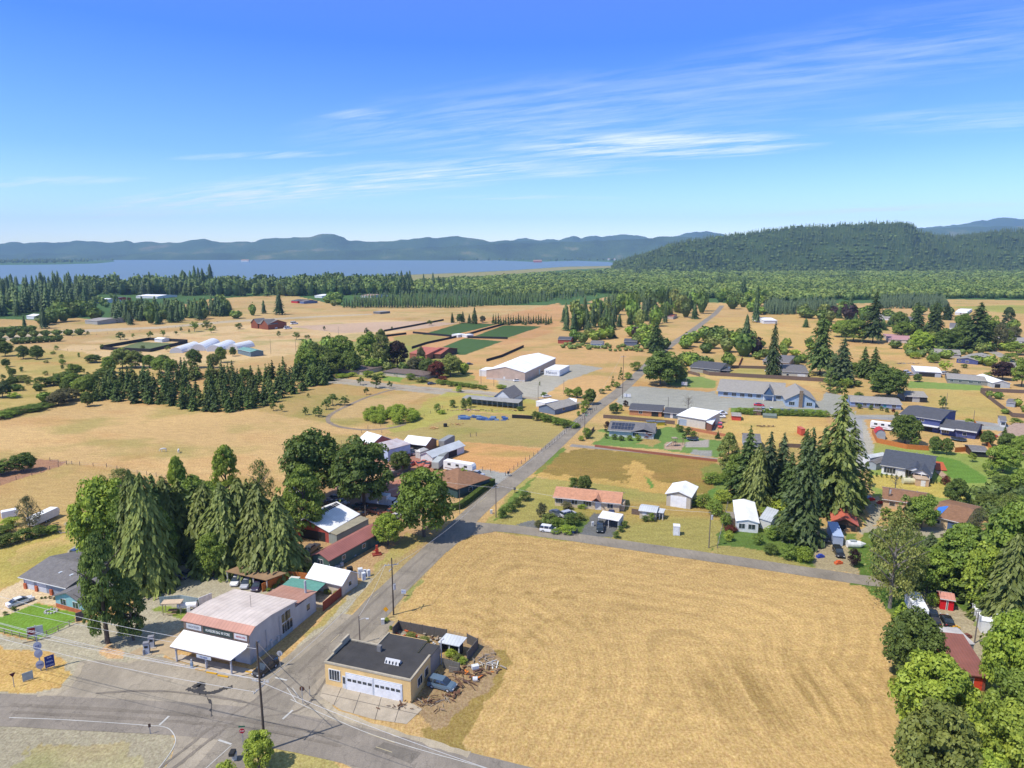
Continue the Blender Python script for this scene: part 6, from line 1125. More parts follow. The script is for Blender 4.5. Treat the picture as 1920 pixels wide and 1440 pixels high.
# solar house and neighbours
sh_, Ws, Ds = house('solar_roofed_house', 'grey roofed house with many solar panels and a low gable facing the lawn', 'house', (1142,818), (1200,822), (1228,801), 0, 2.5, 'gx', 1.7, .6, S(214,220,216), SH_G, op=[('w','F',.6,.8,2,1.3)], lm='solar panel house', depth_=15, W_=17)
pn = MB()
for r_ in range(2):
    for k in range(7):
        x0 = Ws*(.03+.075*k); 
        for q in range(2):
            y0 = Ds*(.06+.19*r_)+q*1.35; zf = lambda y: 2.5+1.7*(y/(Ds/2))+.24; pn.add([(x0,y0,zf(y0)),(x0+Ws*.068,y0,zf(y0)),(x0+Ws*.068,y0+1.2,zf(y0+1.2)),(x0,y0+1.2,zf(y0+1.2))], [(0,1,2,3)])
pn.build('solar_panels', mat('glass', (.03,.035,.06)), sh_)
MB().slab([(Ws*.5,-.9,2.6),(Ws*.78,-.9,4.0),(Ws*.78,Ds*.5,4.35),(Ws*.5,Ds*.5,4.1)], .12).build('gable_roof', SH_G, sh_); MB().slab([(Ws*.78,-.9,4.0),(Ws*1.05,-.9,2.6),(Ws*1.05,Ds*.5,3.0),(Ws*.78,Ds*.5,4.35)], .12).build('gable_roof', SH_G, sh_)
openshed('white flat patio roof on posts at the right end of the solar panel house', ((1203,804),(1222,806),(1226,794),(1208,793)), 2.6, 2.6, MW, 3, 'patio_roof', walls=())
house('brown_brick_house', 'low brown house with dark roof facing the paved lot', 'house', (1180,778), (1240,782), (1246,770), 0, 2.4, 'gx', 1.1, .4, S(206,144,100), SH_D, op=[('w','F',.35,1,1.4,1.1),('o','F',.8,0,3,2)], wk='brick', lm='dark roofed brown house')
house('dark_garage', 'dark roofed grey blue outbuilding right of the low brown house', 'garage', (1245,783), (1280,786), (1284,776), 0, 2.3, 'gx', 1.0, .4, S(110,122,134), SH_D, op=[('d','F',.4,0,1,2)])
house('white_shop', 'tall cream workshop with bright white slanting roof', 'workshop', (1270,796), (1322,805), (1330,790), 0, 3.9, 'shed', .9, .5, S(220,212,194), MW, op=[('g','F',.2,0,3,2.6,mat('siding',(.3,.36,.42))),('o','F',.12,0,2,2)], lm='white roofed workshop')
house('lean_to', 'small brown lean-to with white slats on the right of the tall cream workshop', 'shed', (1324,807), (1334,808), (1338,796), 0, 2.6, 'shedx', .9, .2, S(150,104,84), MW, wk='boards')
house('red_shed', 'small red shed with grey roof beside the parked pickups', 'shed', (1372,788), (1389,789), (1391,783), 0, 2.0, 'gx', .6, .2, S(214,84,66), SH_GG); house('red_outhouse', 'tiny red hut standing in the bare pasture', 'hut', (1502,817), (1509,817), (1510,812), 0, 2.6, 'flat', .1, .1, S(214,96,70), mat('plain', S(206,110,90)))
house('garden_hut', 'small weathered hut with tools beside the hedge', 'shed', (1412,778), (1427,779), (1428,774), 0, 2.0, 'gx', .7, .2, S(150,120,100), SH_M, wk='boards'); house('raised_frame', 'low green netting frame on the grass left of the parked cars', 'frame', (1430,783), (1456,785), (1457,780), 0, .9, 'flat', .05, .05, S(120,134,124), mat('plain', S(130,140,128)))
# long hall (church / school)
ha, Wh, Dh = house('long_hall', 'long hall with grey shingle roof, blue walls and a steep entrance gable', 'hall', (1346,743), (1468,752), (1476,729), 0, 2.9, 'gx', 2.6, .8, LBL, SH_GG, op=[('w','F',.12,.8,2,1.5),('w','F',.25,.8,2,1.5),('w','F',.38,.8,2,1.5),('w','F',.5,.8,2,1.5),('w','F',.63,.8,2,1.5),('w','F',.93,.8,2,1.5)], lm='long grey roofed hall')
x0, x1 = Wh*.70, Wh*.86; MB().slab([(x0,-3,3.2),((x0+x1)/2,-3,7.2),((x0+x1)/2,6,7.2),(x0,6,3.2)], .15).build('entrance_gable', SH_GG, ha); MB().slab([((x0+x1)/2,-3,7.2),(x1,-3,3.2),(x1,6,3.2),((x0+x1)/2,6,7.2)], .15).build('entrance_gable', SH_GG, ha)
MB().ext([(x0+.2,-2.6,3.1),(x1-.2,-2.6,3.1),((x0+x1)/2,-2.6,6.9)], (0,.3,0)).build('gable_wall', mat('boards', S(84,110,140)), ha)
for x in (x0+.3, x1-.3): MB().box(x-.2,-3,0,x+.2,-2.6,3.1).build('post', TRIM, ha)
MB().box(x0,-3.4,2.7,x1,-2.65,3.0).build('canopy', mat('plain', S(150,160,170)), ha)
gy_, Wy, Dy = house('gabled_chapel', 'light blue gabled hall with tall stone chimney on its front', 'hall', (1473,762), (1528,765), (1530,735), 0, 3.4, 'gy', 3.6, .7, LBL, SH_GG, lm='blue gabled hall', depth_=22)
MB().box(Wy*.44,-.9,0,Wy*.56,-.01,7.8).build('chimney', mat('brick', S(150,128,104)), gy_)
for u in (.2,.8): opening(gy_, Wy, Dy, ('w','F',u,.8,2.4,1.6), TRIM)
# upper right houses
house('dark_roofed_house', 'large house with dark grey stepped roof beside a camper', 'house', (1294,697), (1322,700), (1345,680), 0, 3.0, 'gx', 2.6, .5, S(176,170,150), SH_D, op=[('w','F',.5,1,1.4,1.2)], lm='dark roofed house', depth_=20, W_=18)
house('carport', 'low dark roof of the open carport right of the dark roofed house', 'carport', (1340,702), (1368,702), (1370,693), 0, 2.4, 'gx', .7, .3, S(120,120,116), SH_D, op=[('o','F',.5,0,5,2)])
house('long_white_shed', 'white roofed long shed on the far mown pasture', 'shed', (1432,607), (1457,607), (1458,601), 0, 3.2, 'gx', 1.2, .3, WH, MW); house('grey_garage', 'cream garage with grey roof beside the long brown fence', 'garage', (1467,707), (1514,709), (1516,695), 0, 3.2, 'gx', 1.7, .4, S(206,198,180), SH_G, op=[('g','F',.75,0,4,2.2),('w','F',.2,1,1.2,1)], lm='grey roofed garage')
house('grey_bungalow', 'small grey gabled bungalow behind the slim lone conifer', 'house', (1430,684), (1478,688), (1482,674), 0, 2.5, 'gx', 1.8, .4, S(206,190,160), SH_G, op=[('w','F',.2,1,1.5,1.2),('o','F',.1,0,2,2)])
fencewall('board_fence', 'long brown board fence behind the long grey roofed hall', 'fence', [(1318,700),(1330,704),(1480,712),(1545,716)], 2.2, FB, lm='long brown fence'); fencewall('board_fence', 'brown fence in front of the dark roofed house and its lawn', 'fence', [(1290,700),(1312,706)], 1.8, FB); fencewall('board_fence', 'brown board fence between the dark roofed house and the slim lone conifer', 'fence', [(1368,690),(1440,692)], 1.8, FB); fencewall('board_fence', 'red brown fence running away from the camera right of the dark roofed house', 'fence', [(1385,688),(1392,672)], 1.8, FR)
house('blue_mobile_home', 'long low blue and white house with five round shrubs in front', 'house', (1595,763), (1689,769), (1694,757), 0, 2.5, 'gx', 1.1, .4, S(150,170,206), SH_GG, op=[('w','F',.12,1,1.4,1.2),('w','F',.28,1,1.4,1.2),('w','F',.42,1,1.4,1.2),('w','F',.54,1,2.4,1.4),('d','F',.68,0,1,2.1,mat('plain',S(60,140,150))),('w','F',.86,1,1.6,1.2)], lm='long blue house', base=(.8, S(150,150,160), 'siding'))
house('open_garage', 'grey roofed open garage right of the big round tree', 'garage', (1697,753), (1737,755), (1740,745), 0, 2.7, 'gx', 1.3, .4, S(190,188,180), SH_GG, op=[('o','F',.15,0,3.2,2.3),('o','F',.85,0,3.2,2.3)])
bh, Wb, Db = house('blue_house', 'dark blue two storey house with dark grey roof', 'house', (1686,800), (1760,812), (1768,790), 0, 5.2, 'gx', 1.6, .5, BLU, SH_D, op=[('w','F',.55,3.7,1.6,.9),('o','F',.62,0,6,2.2),('w','R',.4,3.5,1.4,1)], lm='dark blue house')
MB().box(Wb*.45,-2.5,2.5,Wb,-.02,2.7).build('balcony', TRIM, bh)
bw, Wb2, Db2 = house('blue_wing', 'lower blue wing with dark gabled roof and white fascia', 'house', (1762,814), (1828,824), (1830,800), 0, 2.9, 'gx', 1.9, .5, BLU, SH_D, op=[('w','F',.15,.8,2.4,1.4),('w','F',.7,1,1.2,1)], lm='lower blue wing', depth_=14)
MB().box(Wb2*.45,-.9,2.75,Wb2+.4,-.5,3.15).build('fascia', TRIM, bw); MB().slab([(Wb2*.02,-3,2.7),(Wb2*.42,-3,2.7),(Wb2*.42,0,2.95),(Wb2*.02,0,2.95)], .12).build('patio_roof', TRIM, bw)
fh, Wf, Df = house('white_farmhouse', 'white modern farmhouse with dark grey roof and two front gables', 'house', (1652,888), (1744,903), (1752,872), 0, 3.0, 'gx', 2.6, .5, (.72,.72,.70), mat('shingle', S(84,88,96)), op=[('w','F',.17,.7,3.2,1.7),('w','F',.62,.7,3.4,2)], lm='white farmhouse')
for x0, x1, y0, h1 in ((.50,.86,-1.4,3.0),(.66,1.0,-3.4,2.9)):
    xa, xb = Wf*x0, Wf*x1; xm = (xa+xb)/2; r_ = (xb-xa)/2*.62
    MB().ext([(xa,y0+.1,h1-.1),(xb,y0+.1,h1-.1),(xm,y0+.1,h1+r_-.1)], (0,.25,0)).build('gable_wall', mat('siding', (.72,.72,.70)), fh)
    MB().slab([(xa-.5,y0-.3,h1-.2),(xm,y0-.3,h1+r_+.1),(xm,Df*.5,h1+r_+.1),(xa-.5,Df*.5,h1-.2)], .14).build('gable_roof', mat('shingle', S(84,88,96)), fh); MB().slab([(xm,y0-.3,h1+r_+.1),(xb+.5,y0-.3,h1-.2),(xb+.5,Df*.5,h1-.2),(xm,Df*.5,h1+r_+.1)], .14).build('gable_roof', mat('shingle', S(84,88,96)), fh)
for x in (.68,.83,.99): MB().box(Wf*x-.12,-3.3,0,Wf*x+.12,-3.06,2.8).build('post', TRIM, fh)
MB().box(Wf*.67,-3.2,.02,Wf*1.0,-.05,.9).build('deck', mat('boards', S(156,116,92)), fh)
sheet('deck', [(1745,865),(1768,868),(1776,884),(1755,883)], mat('wood', S(206,104,62)), .3); sheet('deck', [(1752,884),(1765,884),(1775,892),(1770,900)], mat('wood', S(190,160,130)), .2)
house('shed_by_house', 'white trailer like shed left of the white farmhouse', 'shed', (1617,868), (1630,872), (1632,858), 0, 2.4, 'gy', .6, .2, WH, MGRy); house('grey_shed', 'grey roofed shed against the left end of the white farmhouse', 'shed', (1626,878), (1642,882), (1640,866), 0, 2.2, 'gy', .5, .2, GRY, SH_G)
bs = empty('barn_shed', P(1641, 823), R(-20)); tag(bs, 'little grey barn shaped shed with red roof behind the orange fence', 'shed'); prof = [(0,0),(3.4,0),(3.4,2.2),(2.8,3.4),(1.7,3.9),(.6,3.4),(0,2.2)]; MB().ext([(x,0,z) for x, z in prof], (0,5,0)).build('wall', mat('siding', S(176,182,186)), bs); rbm = MB()
for (xa, za), (xb, zb) in zip(prof[2:-1], prof[3:]): rbm.slab([(xa+(.15 if xa>3 else 0),-.2,za+.1),(xb-(.15 if xb<.2 else 0),-.2,zb+.1),(xb-(.15 if xb<.2 else 0),5.2,zb+.1),(xa+(.15 if xa>3 else 0),5.2,za+.1)][::-1], .1)
rbm.build('roof', mat('metal_y', S(200,60,60)), bs)
fencewall('board_fence', 'bright orange board fence curving around the yard of the dark blue house', 'fence', [(1635,812),(1644,830),(1700,842),(1742,845)], 1.8, FO); fencewall('board_fence', 'orange fence left of the small brown pavilion', 'fence', [(1790,848),(1820,846)], 1.8, FO); fencewall('board_fence', 'orange brown fence right of the dark blue house', 'fence', [(1826,795),(1860,850)], 1.8, FO)
house('pavilion', 'small open brown pavilion with dark roof', 'pavilion', (1822,856), (1850,858), (1853,848), 0, 2.1, 'gx', .8, .4, S(110,84,66), SH_G, op=[('o','F',.5,0,5,1.7)], wk='boards')
house('beige_house', 'beige house with brown gabled roof at the right edge', 'house', (1873,829), (1920,838), (1935,810), 0, 2.9, 'gx', 2.2, .5, S(206,190,176), SH_T, op=[('w','F',.35,1,1.3,1.1),('w','F',.7,1,1.6,1.1)], lm='beige house', W_=16)
house('navy_house', 'low dark blue house with white trimmed grey roof in the upper right', 'house', (1793,680), (1833,684), (1836,672), 0, 2.5, 'gy', 1.3, .4, BLU, SH_GG, op=[('w','F',.15,.9,1.4,1.1),('w','F',.5,.9,1.8,1.1)], lm='navy house'); house('grey_roofed_house', 'pale grey roofed house directly left of the low dark blue house', 'house', (1752,669), (1800,672), (1802,662), 0, 2.5, 'gx', 1.2, .4, S(190,186,180), SH_GG, op=[('w','F',.5,1,1.4,1.1)])
house('white_carport', 'white roofed carport sheltering trailers left of the grey mobile home', 'carport', (1716,705), (1764,708), (1766,698), 0, 2.8, 'gx', .6, .3, S(190,196,206), MW, op=[('o','F',.45,0,8,2.2)], lm='white roofed carport')
house('grey_mobile_home', 'long grey mobile home beside the mown field', 'mobile home', (1776,718), (1856,724), (1860,714), 0, 2.5, 'gx', .9, .3, S(150,150,140), SH_GG, op=[('w','F',.1,1,1.4,1),('w','F',.3,1,1.4,1),('w','F',.55,1,1.8,1.1),('w','F',.75,1,1.4,1)], lm='grey mobile home'); house('white_garage', 'white roofed garage at the right end of the grey mobile home', 'garage', (1860,727), (1893,728), (1895,716), 0, 2.6, 'gy', 1.3, .3, S(200,204,200), MWy, op=[('o','F',.3,0,2.6,2)])
house('pink_house', 'low cream house with a pinkish roof beyond the small bare pasture', 'house', (1665,642), (1711,644), (1713,634), 0, 2.5, 'gx', 1.2, .3, S(220,204,190), mat('shingle', S(196,150,150)), op=[('w','F',.5,1,1.4,1)], lm='pinkish roofed house')
for i, (x, y, wd, c, lb) in enumerate(((1650,600,34,SH_GG,'pale house with white walls among the upper right conifers'),(1700,606,30,SH_G,'grey roofed house in the belt, left of the two dark conifers'),(1790,590,22,MW,'white metal roofed building beyond the upper right belt'),(1780,618,20,SH_G,'small grey roof behind the wide dark conifer'),(1880,632,26,SH_T,'beige roofed house near the lone dark oval tree'),(1900,645,36,SH_GG,'long pale mobile home at the right edge behind shrubs'),(1875,800,10,SH_G,'tiny grey shed by the right hand lane'))): house('small_house', lb, 'house', (x,y),(x+wd,y+1),(x+wd+2,y-7),0,2.5,'gx',1.1,.3,WH,c,op=[('w','F',.5,.9,1.3,1)])
fencewall('board_fence', 'long brown board fence slanting down the right side of the mown field', 'fence', [(1838,736),(1898,782),(1925,784)], 1.9, FB, lm='slanting brown fence'); fencewall('board_fence', 'brown board fence behind the yard at the right edge', 'fence', [(1838,734),(1925,738)], 1.9, FB)
house('garden_shed', 'dark roofed little shed inside the fenced yard at the right edge', 'shed', (1886,762), (1902,764), (1904,757), 0, 2.0, 'gx', .6, .2, GRY, SH_G)
# brown roofed houses
b1, Wq, Dq = house('brown_roofed_house', 'brown roofed low house with a pale ridge beam behind the leafy trees', 'house', (1655,952), (1740,965), (1745,940), 0, 2.6, 'gx', 1.3, .4, S(220,190,150), SH_B, op=[('w','F',.2,1,1.3,1)], lm='brown roofed house', depth_=11)
b2, Wr, Dr = house('brown_roofed_house', 'tan walled house with patchy brown roof and a blue tarp', 'house', (1744,985), (1804,1000), (1806,962), 0, 2.7, 'gx', 1.5, .4, S(226,196,150), SH_B, op=[('g','F',.75,0,3,2.1,mat('siding',S(90,110,140))),('w','F',.2,1,1.3,1)], lm='house with the blue tarp')
MB().slab([(Wr*.05,1.0,3.2),(Wr*.25,1.0,3.2),(Wr*.3,Dr*.4,4.1),(Wr*.03,Dr*.45,4.15)], .03).build('tarp', mat('plain', S(70,130,220)), b2)
house('cream_hut', 'small cream hut with white door in the tall yellow grass', 'hut', (1717,911), (1741,913), (1742,906), 0, 2.1, 'flat', .15, .15, S(220,186,150), mat('concrete', S(206,180,150)), op=[('d','F',.55,0,1.1,1.8,mat('plain',(.7,.7,.68)))])
house('red_roofed_shed', 'low shed with a rusty red gabled roof among green brambles', 'shed', (1561,992), (1606,998), (1603,972), 0, 1.9, 'gy', 1.4, .4, S(110,84,66), mat('metal_y', S(206,108,84), rust=.4), wk='boards', op=[('o','F',.5,0,5,1.5)], lm='red roofed shed')
house('canvas_shelter', 'pale blue tarpaulin shelter beside the car in the shade', 'shelter', (1561,1022), (1580,1024), (1583,1000), 0, 2.3, 'shed', .3, .1, S(176,190,214), mat('plain', S(176,194,224)))
fencewall('board_fence', 'low grey wooden fence behind the brambles below the big conifer group', 'fence', [(1387,936),(1500,944)], 1.4, mat('boards', S(130,116,100)))
house('teal_shed', 'grey teal roof glimpsed behind the big conifer group', 'shed', (1395,842), (1425,844), (1430,830), 0, 3, 'gx', 1.5, .3, GRY, SH_G)
fencewall('board_fence', 'brown fence with young shrubs at the near side of the bare pasture', 'fence', [(1460,838),(1503,840)], 1.5, FB)
# bottom right
cb_, Wc_, Dc_ = house('brown_cabin', 'brown metal roofed cabin with an orange red front door beside the hay field', 'cabin', (1795,1290), (1846,1296), (1818,1232), 0, 2.7, 'shed', 1.1, .5, S(150,84,64), mat('metal_x', S(150,96,84), per=.5), op=[('d','F',.72,0,1.1,2.1,mat('plain',S(226,76,44))),('w','F',.40,.8,1.1,1.2)], lm='brown roofed cabin')
house('grey_roofed_annex', 'flat pale grey roof behind the brown metal roofed cabin', 'building', (1768,1238), (1822,1240), (1828,1210), 0, 3.2, 'flat', .1, .1, S(150,150,150), mat('concrete', S(206,200,196)))
house('white_roofed_house', 'white metal roofed building at the right edge above the cabin', 'building', (1870,1210), (1935,1225), (1930,1160), 0, 3.2, 'gx', .8, .2, WH, MW); house('white_lean_to', 'narrow white roof left of the larger white metal roofed building', 'shed', (1838,1186), (1862,1190), (1862,1160), 0, 2.4, 'flat', .1, .1, WH, MW)
house('red_shed', 'small red shed with white trimmed doors in the shade of the dense conifers', 'shed', (1762,1142), (1787,1146), (1789,1134), 0, 2.3, 'gx', .6, .2, S(226,30,40), mat('metal_x', S(214,150,130)), op=[('w','F',.5,.2,.15,1.8)]); house('white_shed', 'small white shed corner at the bottom right between bright trees', 'shed', (1810,1402), (1827,1404), (1826,1386), 0, 2.2, 'shed', .3, .1, WH, MW)
# warehouse, containers, greenhouse house
wh, Ww, Dw = house('warehouse', 'large beige metal warehouse with bright white roof', 'warehouse', (912,711), (984,716), (1030,686), 0, 5.2, 'gy', 2.6, .3, S(206,180,160), MWy, wk='metal_x', op=[('d','R',.45,0,2.4,3,mat('siding',(.5,.6,.66))),('d','F',.47,0,1,2.1)], lm='beige warehouse')
MB().box(.0,-.05,.02,Ww,-.01,1.0).build('base_course', mat('plaster', S(214,206,196)), wh)
ct = empty('shipping_container', P(1018,703), 0); o_, rz_, Wk, Dk = frame((1020,704),(1049,706),(1068,696)); ct.location = o_; ct.rotation_euler = (0,0,rz_); tag(ct, 'long white shipping container with large dark lettering beside the warehouse', 'container')
MB().box(0,0,.15,Wk,max(Dk,8),3.6).build('body', mat('metal_x', (.74,.74,.72), .5, per=.35), ct); text('Matson', 2.2, mat('plain', (.05,.07,.16)), ct, (Wk*.48,-.03,1.9), sx=1.05)
house('white_annex', 'white rounded annex on the left side of the warehouse roof', 'building', (913,706), (925,700), (960,690), 0, 3.4, 'flat', .1, .1, WH, MW)
house('gabled_cottage', 'white gabled cottage with steep grey roof behind the netted greenhouse', 'house', (926,756), (958,759), (962,744), 0, 3.0, 'gy', 3.6, .4, WH, SH_G, op=[('w','F',.5,1,2,1.2)], lm='white gabled cottage', depth_=14)
gh = empty('greenhouse', P(865,757), 0); o_, rz_, Wk, Dk = frame((866,758),(972,768),(974,756)); gh.location = o_; gh.rotation_euler = (0,0,rz_); tag(gh, 'long low grey netted greenhouse in front of the white gabled cottage', 'greenhouse'); MB().slab([(0,0,3.0),(Wk,0,3.0),(Wk,5.5,3.6),(0,5.5,3.6)], .06).build('roof', mat('concrete', S(168,166,160)), gh)
for k in range(12): MB().box(Wk*k/11-.05,0,0,Wk*k/11+.05,.1,3).build('post', mat('plain', (.35,.34,.3)), gh)
MB().box(0,5.3,0,Wk,5.4,3.3).build('netting', mat('plain', S(140,150,130)), gh); LM.append(('netted greenhouse', gh.location.x+12, gh.location.y))
house('grey_bungalow', 'blue grey bungalow with grey roof and white carport near the main road', 'house', (1010,772), (1040,778), (1066,761), 0, 2.5, 'gy', 1.6, .5, S(120,134,150), SH_GG, op=[('w','R',.4,1,1.5,1.2)], lm='grey roofed bungalow', depth_=16)
house('white_flat_annex', 'low white flat roof at the left end of the blue grey bungalow', 'annex', (1005,762), (1022,766), (1026,756), 0, 2.4, 'flat', .1, .1, WH, MW); openshed('white carport roof at the right end of the blue grey bungalow', ((1062,754),(1080,757),(1082,748),(1068,746)), 2.6, 2.6, MW, 2, 'carport', walls=())
# estate roofs, farm
house('low_tan_house', 'low tan roofed house among garden trees, the left of two', 'house', (634,698), (680,703), (690,692), 0, 2.3, 'hip', 1.0, .5, TAN, SH_M, lm='left tan estate house'); house('low_tan_house', 'wide low tan roofed house among garden trees, the right of two', 'house', (718,704), (795,712), (802,700), 0, 2.4, 'hip', 1.2, .5, TAN, SH_M, lm='right tan estate house', depth_=14)
house('red_roofed_barn', 'barn with orange red roof partly hidden behind the copper beech', 'barn', (768,672), (800,675), (804,660), 0, 3.5, 'gx', 2.6, .3, S(176,110,90), mat('metal_x', S(190,112,90))); house('red_roofed_barn', 'second orange red gabled roof right of the first', 'barn', (806,672), (826,673), (822,660), 0, 3.2, 'gx', 2.4, .3, S(90,66,56), mat('metal_x', S(190,112,90)))
house('field_hut', 'white equipment hut between the green crop fields, left one', 'hut', (847,632), (859,633), (860,630), 0, 2.2, 'flat', .1, .1, WH, MW); house('field_hut', 'white equipment hut between the green crop fields, right one', 'hut', (866,632), (875,633), (876,630), 0, 2.0, 'flat', .1, .1, WH, MW)
rbh, Wz, Dz = house('red_barn_house', 'red brown timber barn house with a dark double gabled roof', 'house', (473,615), (502,618), (524,612), 0, 5.2, 'gx', 3.2, .6, S(150,88,64), SH_G, op=[('w','F',.3,1,3,2.4),('w','F',.8,1,3,2.4)], lm='red barn house', depth_=20, W_=26)
for xa in (.0, .62):
    xm = Wz*(xa+.2); MB().ext([(Wz*xa,-1,0),(Wz*(xa+.4),-1,0),(Wz*(xa+.4),-1,5),(xm,-1,9),(Wz*xa,-1,5)], (0,1,0)).build('gable_wall', mat('boards', S(150,88,64)), rbh)
    MB().slab([(Wz*xa-.5,-1.6,4.9),(xm,-1.6,9.4),(xm,10,9.4),(Wz*xa-.5,10,4.9)], .2).build('gable_roof', SH_G, rbh); MB().slab([(xm,-1.6,9.4),(Wz*(xa+.4)+.5,-1.6,4.9),(Wz*(xa+.4)+.5,10,4.9),(xm,10,9.4)], .2).build('gable_roof', SH_G, rbh)
def hoop(label, A, B, w_, h_, n=1):
    a = P(*A); b = P(*B); d = (b-a); L_ = d.length; r = empty('hoop_greenhouse', a, math.atan2(d.y, d.x)); tag(r, label, 'greenhouse', 'white hoop greenhouses'); m = MB(); pr = [(-w_/2*math.cos(math.pi*i/10), h_*math.sin(math.pi*i/10)) for i in range(11)]
    m.ext([(0, y, z) for y, z in pr], (L_,0,0)); m.build('cover', mat('plain', (.74,.74,.73), .4), r)
    for k in range(9): MB().ext([(L_*k/8-.05,y*1.01,z*1.01+.02) for y, z in pr], (.1,0,0)).build('hoop', mat('plain', (.5,.5,.5)), r)
hoop('left end white hoop greenhouse of the row', (330,662), (365,650), 9, 4); hoop('second white hoop greenhouse of the row', (372,658), (400,646), 11, 5); hoop('third white hoop greenhouse of the row', (402,659), (430,648), 11, 4.6); hoop('right end white hoop greenhouse, nearest the teal roofed shed', (436,656), (468,649), 9, 4.4)
LM.append(('white hoop greenhouses', P(400,655).x, P(400,655).y))
house('teal_roofed_shed', 'long shed with pale teal roof right of the white greenhouses', 'shed', (446,663), (470,669), (499,662), 0, 3.2, 'gx', 1.0, .3, S(120,140,150), mat('metal_x', S(124,168,156)), depth_=9, W_=22, lm='teal roofed shed')
for px_, lb in (([(188,654),(280,638),(352,642)], 'black screen fence along the far side of the square garden'), ([(188,655),(215,657),(282,660),(352,643)], 'black screen fence along the near side of the square garden')): fencewall('screen_fence', lb, 'fence', px_, 2.4, FBL)
for px_, lb in (([(774,625),(848,632)], 'black windbreak left of the field huts'), ([(866,632),(905,620),(945,609)], 'black windbreak running between the two far crop fields'), ([(877,634),(952,636)], 'black windbreak right of the field huts'), ([(772,654),(800,645),(856,633)], 'black windbreak behind the copper beech'), ([(720,622),(775,612),(832,601)], 'black windbreak far left of the crop fields'), ([(675,638),(720,632),(762,627)], 'dark low hedge line left of the crop fields'), ([(912,678),(940,670),(982,651)], 'black screen fence behind the warehouse')): fencewall('screen_fence', lb, 'fence', px_, 1.8, FBL)
house('dark_farm_shed', 'dark open shed in the far dry grass', 'shed', (700,588), (713,589), (714,586), 0, 2.4, 'flat', .1, .1, S(120,120,120), SH_GG); house('farm_building', 'grey farm building left of two beside the dark round grove', 'building', (160,607), (183,609), (185,600), 0, 3.5, 'gx', 1.5, .3, S(176,176,170), SH_GG, lm='grey farm buildings'); house('farm_building', 'grey farm building right of two beside the dark round grove', 'building', (185,606), (204,607), (205,600), 0, 3.2, 'gx', 1.2, .3, S(150,156,160), SH_G)
for x, y, wd, c, hc, lb in ((165,568,26,SH_G,WH,'grey roofed farmhouse by the bright green far field'),(185,566,10,MW,WH,'small white building beside the grey roofed farmhouse'),(211,563,8,SH_D,S(200,60,50),'tiny red barn far off on the left'),(255,559,40,MW,WH,'long white roofed building inside the lakeside belt'),(676,558,20,SH_T,WH,'pinkish long roof inside the far belt right of the red barn house'),(590,558,14,MW,WH,'white roofed shed behind the dry fields'),(546,568,12,SH_D,S(200,60,60),'small red barn near the lake belt'),(562,569,8,SH_G,S(100,120,160),'tiny blue building right of the small red barn'),(1426,553,34,mat('metal_x',S(214,130,100)),WH,'far white building with an orange red roof beyond the conifer rows'),(1300,548,12,mat('metal_x',S(200,110,90)),WH,'far little red roofed building left of the road end'),(50,598,14,MW,WH,'white shed at the far left before the dark wood'),(1046,644,24,SH_D,S(176,90,70),'far house with a dark roof and junk in front'),(1107,652,22,SH_G,WH,'far pale house left of the road'),(1170,648,24,SH_D,S(110,120,140),'far dark roofed house close to the road trees'),(1240,598,22,mat('shingle',S(206,120,90)),TAN,'far tan house with an orange roof in the thick belt'),(1530,560,12,MW,WH,'far white shed beyond the valley trees')):
    house('distant_building', lb, 'building', (x,y),(x+wd,y+.8),(x+wd+1,y-3),0,3.2,'gx',1.6,.3,hc,c)
for x, y, wd, c, lb in ((452,491,14,WH,'pale waterfront building on the far shore, left'),(1000,492,16,S(200,120,110),'reddish waterfront buildings on the far shore'),(850,486,8,WH,'tiny white house on the far shore'),(1140,488,14,WH,'tiny pale dam building at the far end of the lake'),(1460,490,16,S(210,150,110),'tiny orange roofed house at the foot of the forested hill'),(1544,491,12,S(214,140,110),'second tiny orange roofed house at the foot of the hill'),(1512,490,6,WH,'tiny white house between the two orange roofs at the foot of the hill')):
    house('distant_building', lb, 'building', (x,y),(x+wd,y),(x+wd,y-1),0,14 if y<493 else 8,'gx',6,.5,c,mat('shingle',S(190,150,130)),depth_=30)
house('lake_hut', 'white shed beyond the conifer beside the garden', 'shed', (290,641), (304,642), (305,639), 0, 2.4, 'gx', .8, .2, WH, MW)
# patio fences behind the store
fencewall('board_fence', 'orange board fence from the carport along the left and back of the patio', 'fence', [(492,1110),(543,1086),(577,1090)], 1.9, FO, lm='patio fence'); fencewall('board_fence', 'dark red board fence along the roadside edge of the patio', 'fence', [(606,1146),(648,1111)], 1.9, FR)
fencewall('wall', 'long dark board wall behind the brown sheds of the junk yard', 'fence', [(680,934),(720,905),(770,880)], 1.8, FG)
fencewall('board_fence', 'red brown log fence along the driveway below the solar panel house', 'fence', [(1115,838),(1170,845),(1345,866)], .9, mat('boards', S(176,110,84))); fencewall('board_fence', 'brown fence at the left corner of the solar panel house lawn', 'fence', [(1099,824),(1114,806)], 1.5, FB); fencewall('board_fence', 'grey brown fence behind the solar panel house', 'fence', [(1131,784),(1160,786),(1265,796)], 1.6, FB); fencewall('board_fence', 'orange brown fence behind the trampoline', 'fence', [(1290,806),(1365,820)], 1.2, mat('boards', S(196,130,92)))
fencewall('low_wall', 'short dark fence left of the bungalow hedge', 'fence', [(960,784),(1000,786)], 1.6, FBL)
